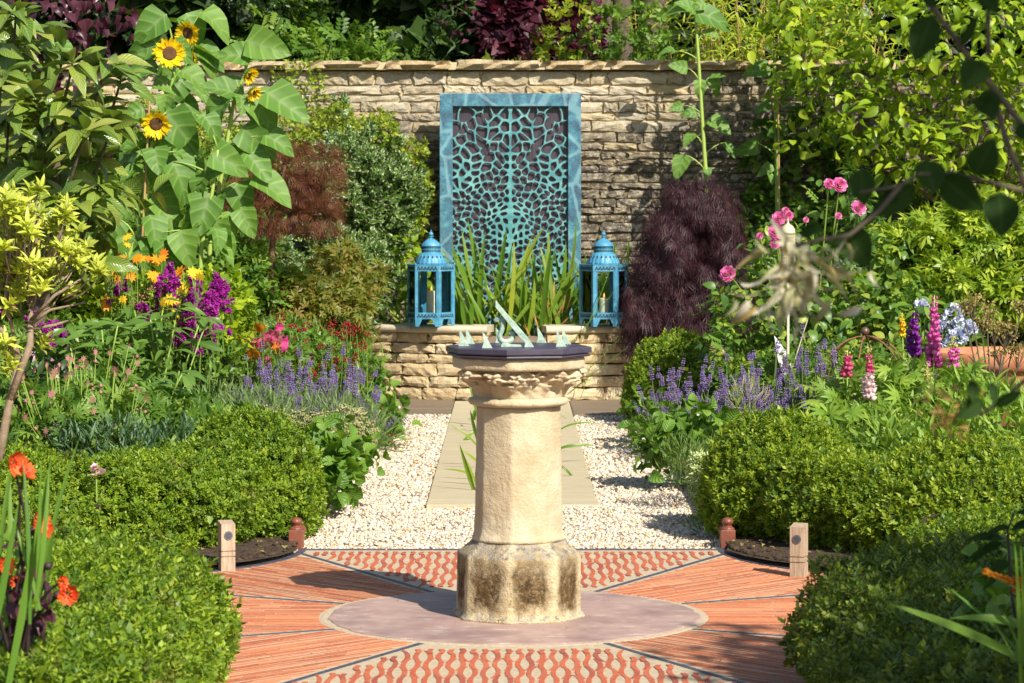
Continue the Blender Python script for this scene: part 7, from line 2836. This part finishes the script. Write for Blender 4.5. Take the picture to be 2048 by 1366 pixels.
for (a, b, w) in (((2000, 1080), (1955, 1060), 20), ((2005, 1085), (1958, 1092), 18), ((2005, 1075), (1990, 1075), 20), ((1995, 1090), (1935, 1103), 10), ((2022, 1062), (2060, 1035), 26), ((2020, 1055), (1990, 1045), 14), ((2018, 1125), (1985, 1130), 24), ((2015, 1120), (1980, 1125), 10), ((2030, 1030), (2060, 1010), 20), ((2010, 1145), (1975, 1160), 12)):
    p, q = at(*a, 7.0), at(*b, 6.95)
    L = np.linalg.norm(q - p)
    leaf_part(R.choice(BROADL), FGL, rj, p, q - p, [.1, -.7, .8], L * 1.15, w * 7.0 / F * 1.1)
mound('leafy_perennial', 'mallow leaves in the corner between the two right box hedges', 'plant', [blob(2010, 1250, 7.9, 40, 40, .15), blob(2040, 1180, 8.2, 30, 40, .15)], [dict(t=LEAF8, n=130, L=.05, W=.9, up=.4)], GENL, 95)

# ------------------------------------------------------------------ the tree overhead at the right: its low twigs hang into the view
ov = thing('quince_tree', 'overhanging tree at the right whose dark twigs hang close to the viewer', 'tree', (3.3, 4.4, 0))
OY = 4.3
tw = [[(1850, -20), (1859, 7), (1910, 77), (1942, 123), (1980, 169), (2026, 228), (2075, 290)], [(1979, -30), (1977, 30), (1976, 112)], [(1985, 175), (1991, 207), (2016, 292), (2038, 340), (2060, 400)], [(1720, 385), (1798, 372), (1840, 348), (1910, 348), (1980, 365), (2060, 385)], [(1960, 830), (2008, 798), (2047, 763), (2100, 740)], [(1560, 500), (1640, 480), (1700, 470), (1760, 420), (1800, 372)]]
hub = np.array([1.15, 4.35, 1.95])
for i, q in enumerate(tw):
    pts = [at(px, py, OY + .04 * math.sin(px * .01)) for px, py in q]
    mb = MB()
    mb.tube(pts, np.linspace(.0045, .0055, len(pts)) if i in (0, 2) else np.linspace(.0025, .004, len(pts)), 7)
    mb.obj('twig', TWIG, ov, smooth=True)
for a, b in (((2075, 290), None), ((2060, 400), None), ((2060, 385), None), ((2100, 740), None), ((1979, -30), 1), ((1850, -20), 1)):
    p = at(*a, OY)
    mb = MB()
    mb.tube(curve(p, hub if b is None else np.array([1.2, 4.2, 2.75]), (0, 0, .03), 8), np.linspace(.006, .016, 9), 7)
    mb.obj('branch', TWIG, ov, smooth=True)
mb = MB()
mb.tube(curve((3.3, 4.4, 0), (2.9, 4.3, 2.0), (.05, 0, 0)), np.linspace(.12, .09, 9), 10)
mb.tube(curve((2.9, 4.3, 1.9), (1.15, 4.35, 1.95), (0, 0, .25)), np.linspace(.06, .02, 9), 8)
mb.tube(curve((2.9, 4.3, 2.0), (1.2, 4.2, 2.75), (0, 0, .1)), np.linspace(.06, .02, 9), 8)
mb.tube(curve((2.9, 4.3, 2.0), (3.4, 3.6, 4.0), (0, 0, .1)), np.linspace(.08, .03, 9), 8)
mb.tube(curve((2.9, 4.3, 2.0), (3.8, 5.8, 3.4), (0, 0, .1)), np.linspace(.07, .02, 9), 8)
mb.obj('trunk', BARK, ov, smooth=True)
QL = [LT(shape_oval, 7, 4, .25, c) for c in (.1, .25)]
for (a, b, w) in (((1866, 30), (1830, 112), 62), ((1922, 92), (1955, 35), 22), ((1965, 122), (1930, 170), 58), ((1972, 180), (1985, 235), 46), ((1722, 335), (1728, 405), 48), ((1830, 372), (1745, 430), 52), ((1850, 320), (1870, 382), 62), ((1880, 352), (1960, 420), 66), ((1950, 352), (1985, 282), 60), ((2000, 385), (2004, 468), 70), ((1960, -10), (1995, 22), 40), ((1690, 455), (1735, 528), 66), ((2030, 255), (2060, 270), 30), ((1840, -20), (1868, 10), 34), ((1800, 378), (1772, 400), 30),
                  ((1945, 760), (1947, 800), 24), ((1985, 765), (1990, 800), 20), ((1965, 800), (1925, 835), 36), ((1990, 812), (2040, 785), 24), ((1700, 470), (1665, 490), 30), ((1600, 470), (1640, 452), 26), ((1990, 215), (1950, 205), 38)):
    p, q = at(*a, OY), at(*b, OY - .03)
    L = np.linalg.norm(q - p)
    leaf_part(QL[R.randrange(2)], FGL, ov, p, q - p, np.array([rng.uniform(-.3, .3), -1, rng.uniform(-.2, .5)]), L * 1.05, w * OY / F * 1.05)
f = Fol()
WP = LT(shape_lance, 6, 2, .5, .7)
n = 80
px = np.concatenate([rng.normal(1600, 55, n), rng.normal(1560, 60, 14)])
py = np.concatenate([rng.normal(545, 38, n), rng.normal(640, 22, 14)])
for x_, y_ in zip(px, py):
    c = at(1600 + (x_ - 1600) * .35, 520 + (y_ - 520) * .4, OY - .05)
    q = at(x_, y_, OY - .05 + rng.uniform(-.04, .04))
    d = q - c
    f.add(WP, c + d * .35, d + np.array([0, 0, -.004]), rdir(1), np.clip(np.linalg.norm(d) * 1.2, .018, .055), rng.uniform(.008, .014))
for (x_, y_) in ((1480, 565), (1470, 598), (1690, 485), (1745, 540), (1725, 615), (1600, 655), (1570, 690), (1660, 600), (1500, 600), (1560, 520), (1540, 555)):
    q = at(x_, y_, OY - .05)
    f.add(WP, q, [rng.normal(), -.2, -.6], rdir(1), .042, .013)
f.obj('withered_blossom', WITH, ov)
f = Fol()
n = 90
c = np.array([at(x_, y_, OY) for x_, y_ in zip(rng.normal(1905, 30, n), rng.normal(828, 24, n))])
f.add(LANCE4, c, rdir(n), rdir(n), rng.uniform(.012, .03, n), .006)
f.obj('withered_blossom', DRYB, ov)
fo = Fol()
crown = [(1.78, 2.9, 3.36, .5, .55, .42), (2.4, 2.6, 3.9, .7, .7, .6), (3.88, 4.2, 3.4, .80, 1.0, .6), (4.0, 5.85, 3.45, .76, .8, .6), (4.2, 3.2, 4.4, .9, .9, .7), (4.5, 5.2, 4.3, .8, .9, .6)]  # unseen clumps, placed so their shade falls on the near right hedge and twigs
fs = sdf_blobs(crown, 99, .08, .3)
P, g = shell(fs, 8500, -.5, .06, 2, 1.0)
d, nn = orient(g, .5, .0, .9)
ok = ~((np.abs(P[:, 0]) < .185 * P[:, 1] + .1) & (P[:, 2] < ZC + .072 * P[:, 1] + .1))
fo.add(LEAF4, P[ok], d[ok], nn[ok], rng.uniform(.10, .15, ok.sum()), .085)
fo.obj('crown', FGL, ov)

# ------------------------------------------------------------------ litter on the soil and the paving
f = Fol()
n = 9000
x = rng.uniform(.95, 2.3, n) * rng.choice([-1, 1], n)
y = rng.uniform(12.15, 13.3, n)
ok = np.hypot(np.abs(x) - BA[0], y - BA[1]) < .97
P = np.stack([x, y, np.full(n, .03)], 1)[ok]
f.add(PEBT[0], P, rdir(len(P)) * np.array([1, 1, .2]), np.array([0, 0, 1.]) + .4 * rdir(len(P)), rng.uniform(.012, .045, len(P)))
f.obj('soil_crumbs', SOIL, None, False)
f = Fol()
n = 210
x = rng.uniform(.95, 2.0, n) * rng.choice([-1, 1], n)
y = rng.uniform(12.15, 13.2, n)
ok = np.hypot(np.abs(x) - BA[0], y - BA[1]) < .98
P = np.stack([x, y, np.full(n, .05)], 1)[ok]
f.add(LEAF4, P, rdir(len(P)) * np.array([1, 1, .2]), np.array([0, 0, 1.]) + .5 * rdir(len(P)), rng.uniform(.02, .05, len(P)), .02)
n = 60
P = np.stack([rng.uniform(-1.1, 1.1, n), rng.uniform(9.5, 12.9, n), np.full(n, .012)], 1)
f.add(LEAF4, P, rdir(n) * np.array([1, 1, .1]), np.array([0, 0, 1.]) + .3 * rdir(n), rng.uniform(.006, .016, n), .008)
f.obj('fallen_leaves', SEED, None, True)
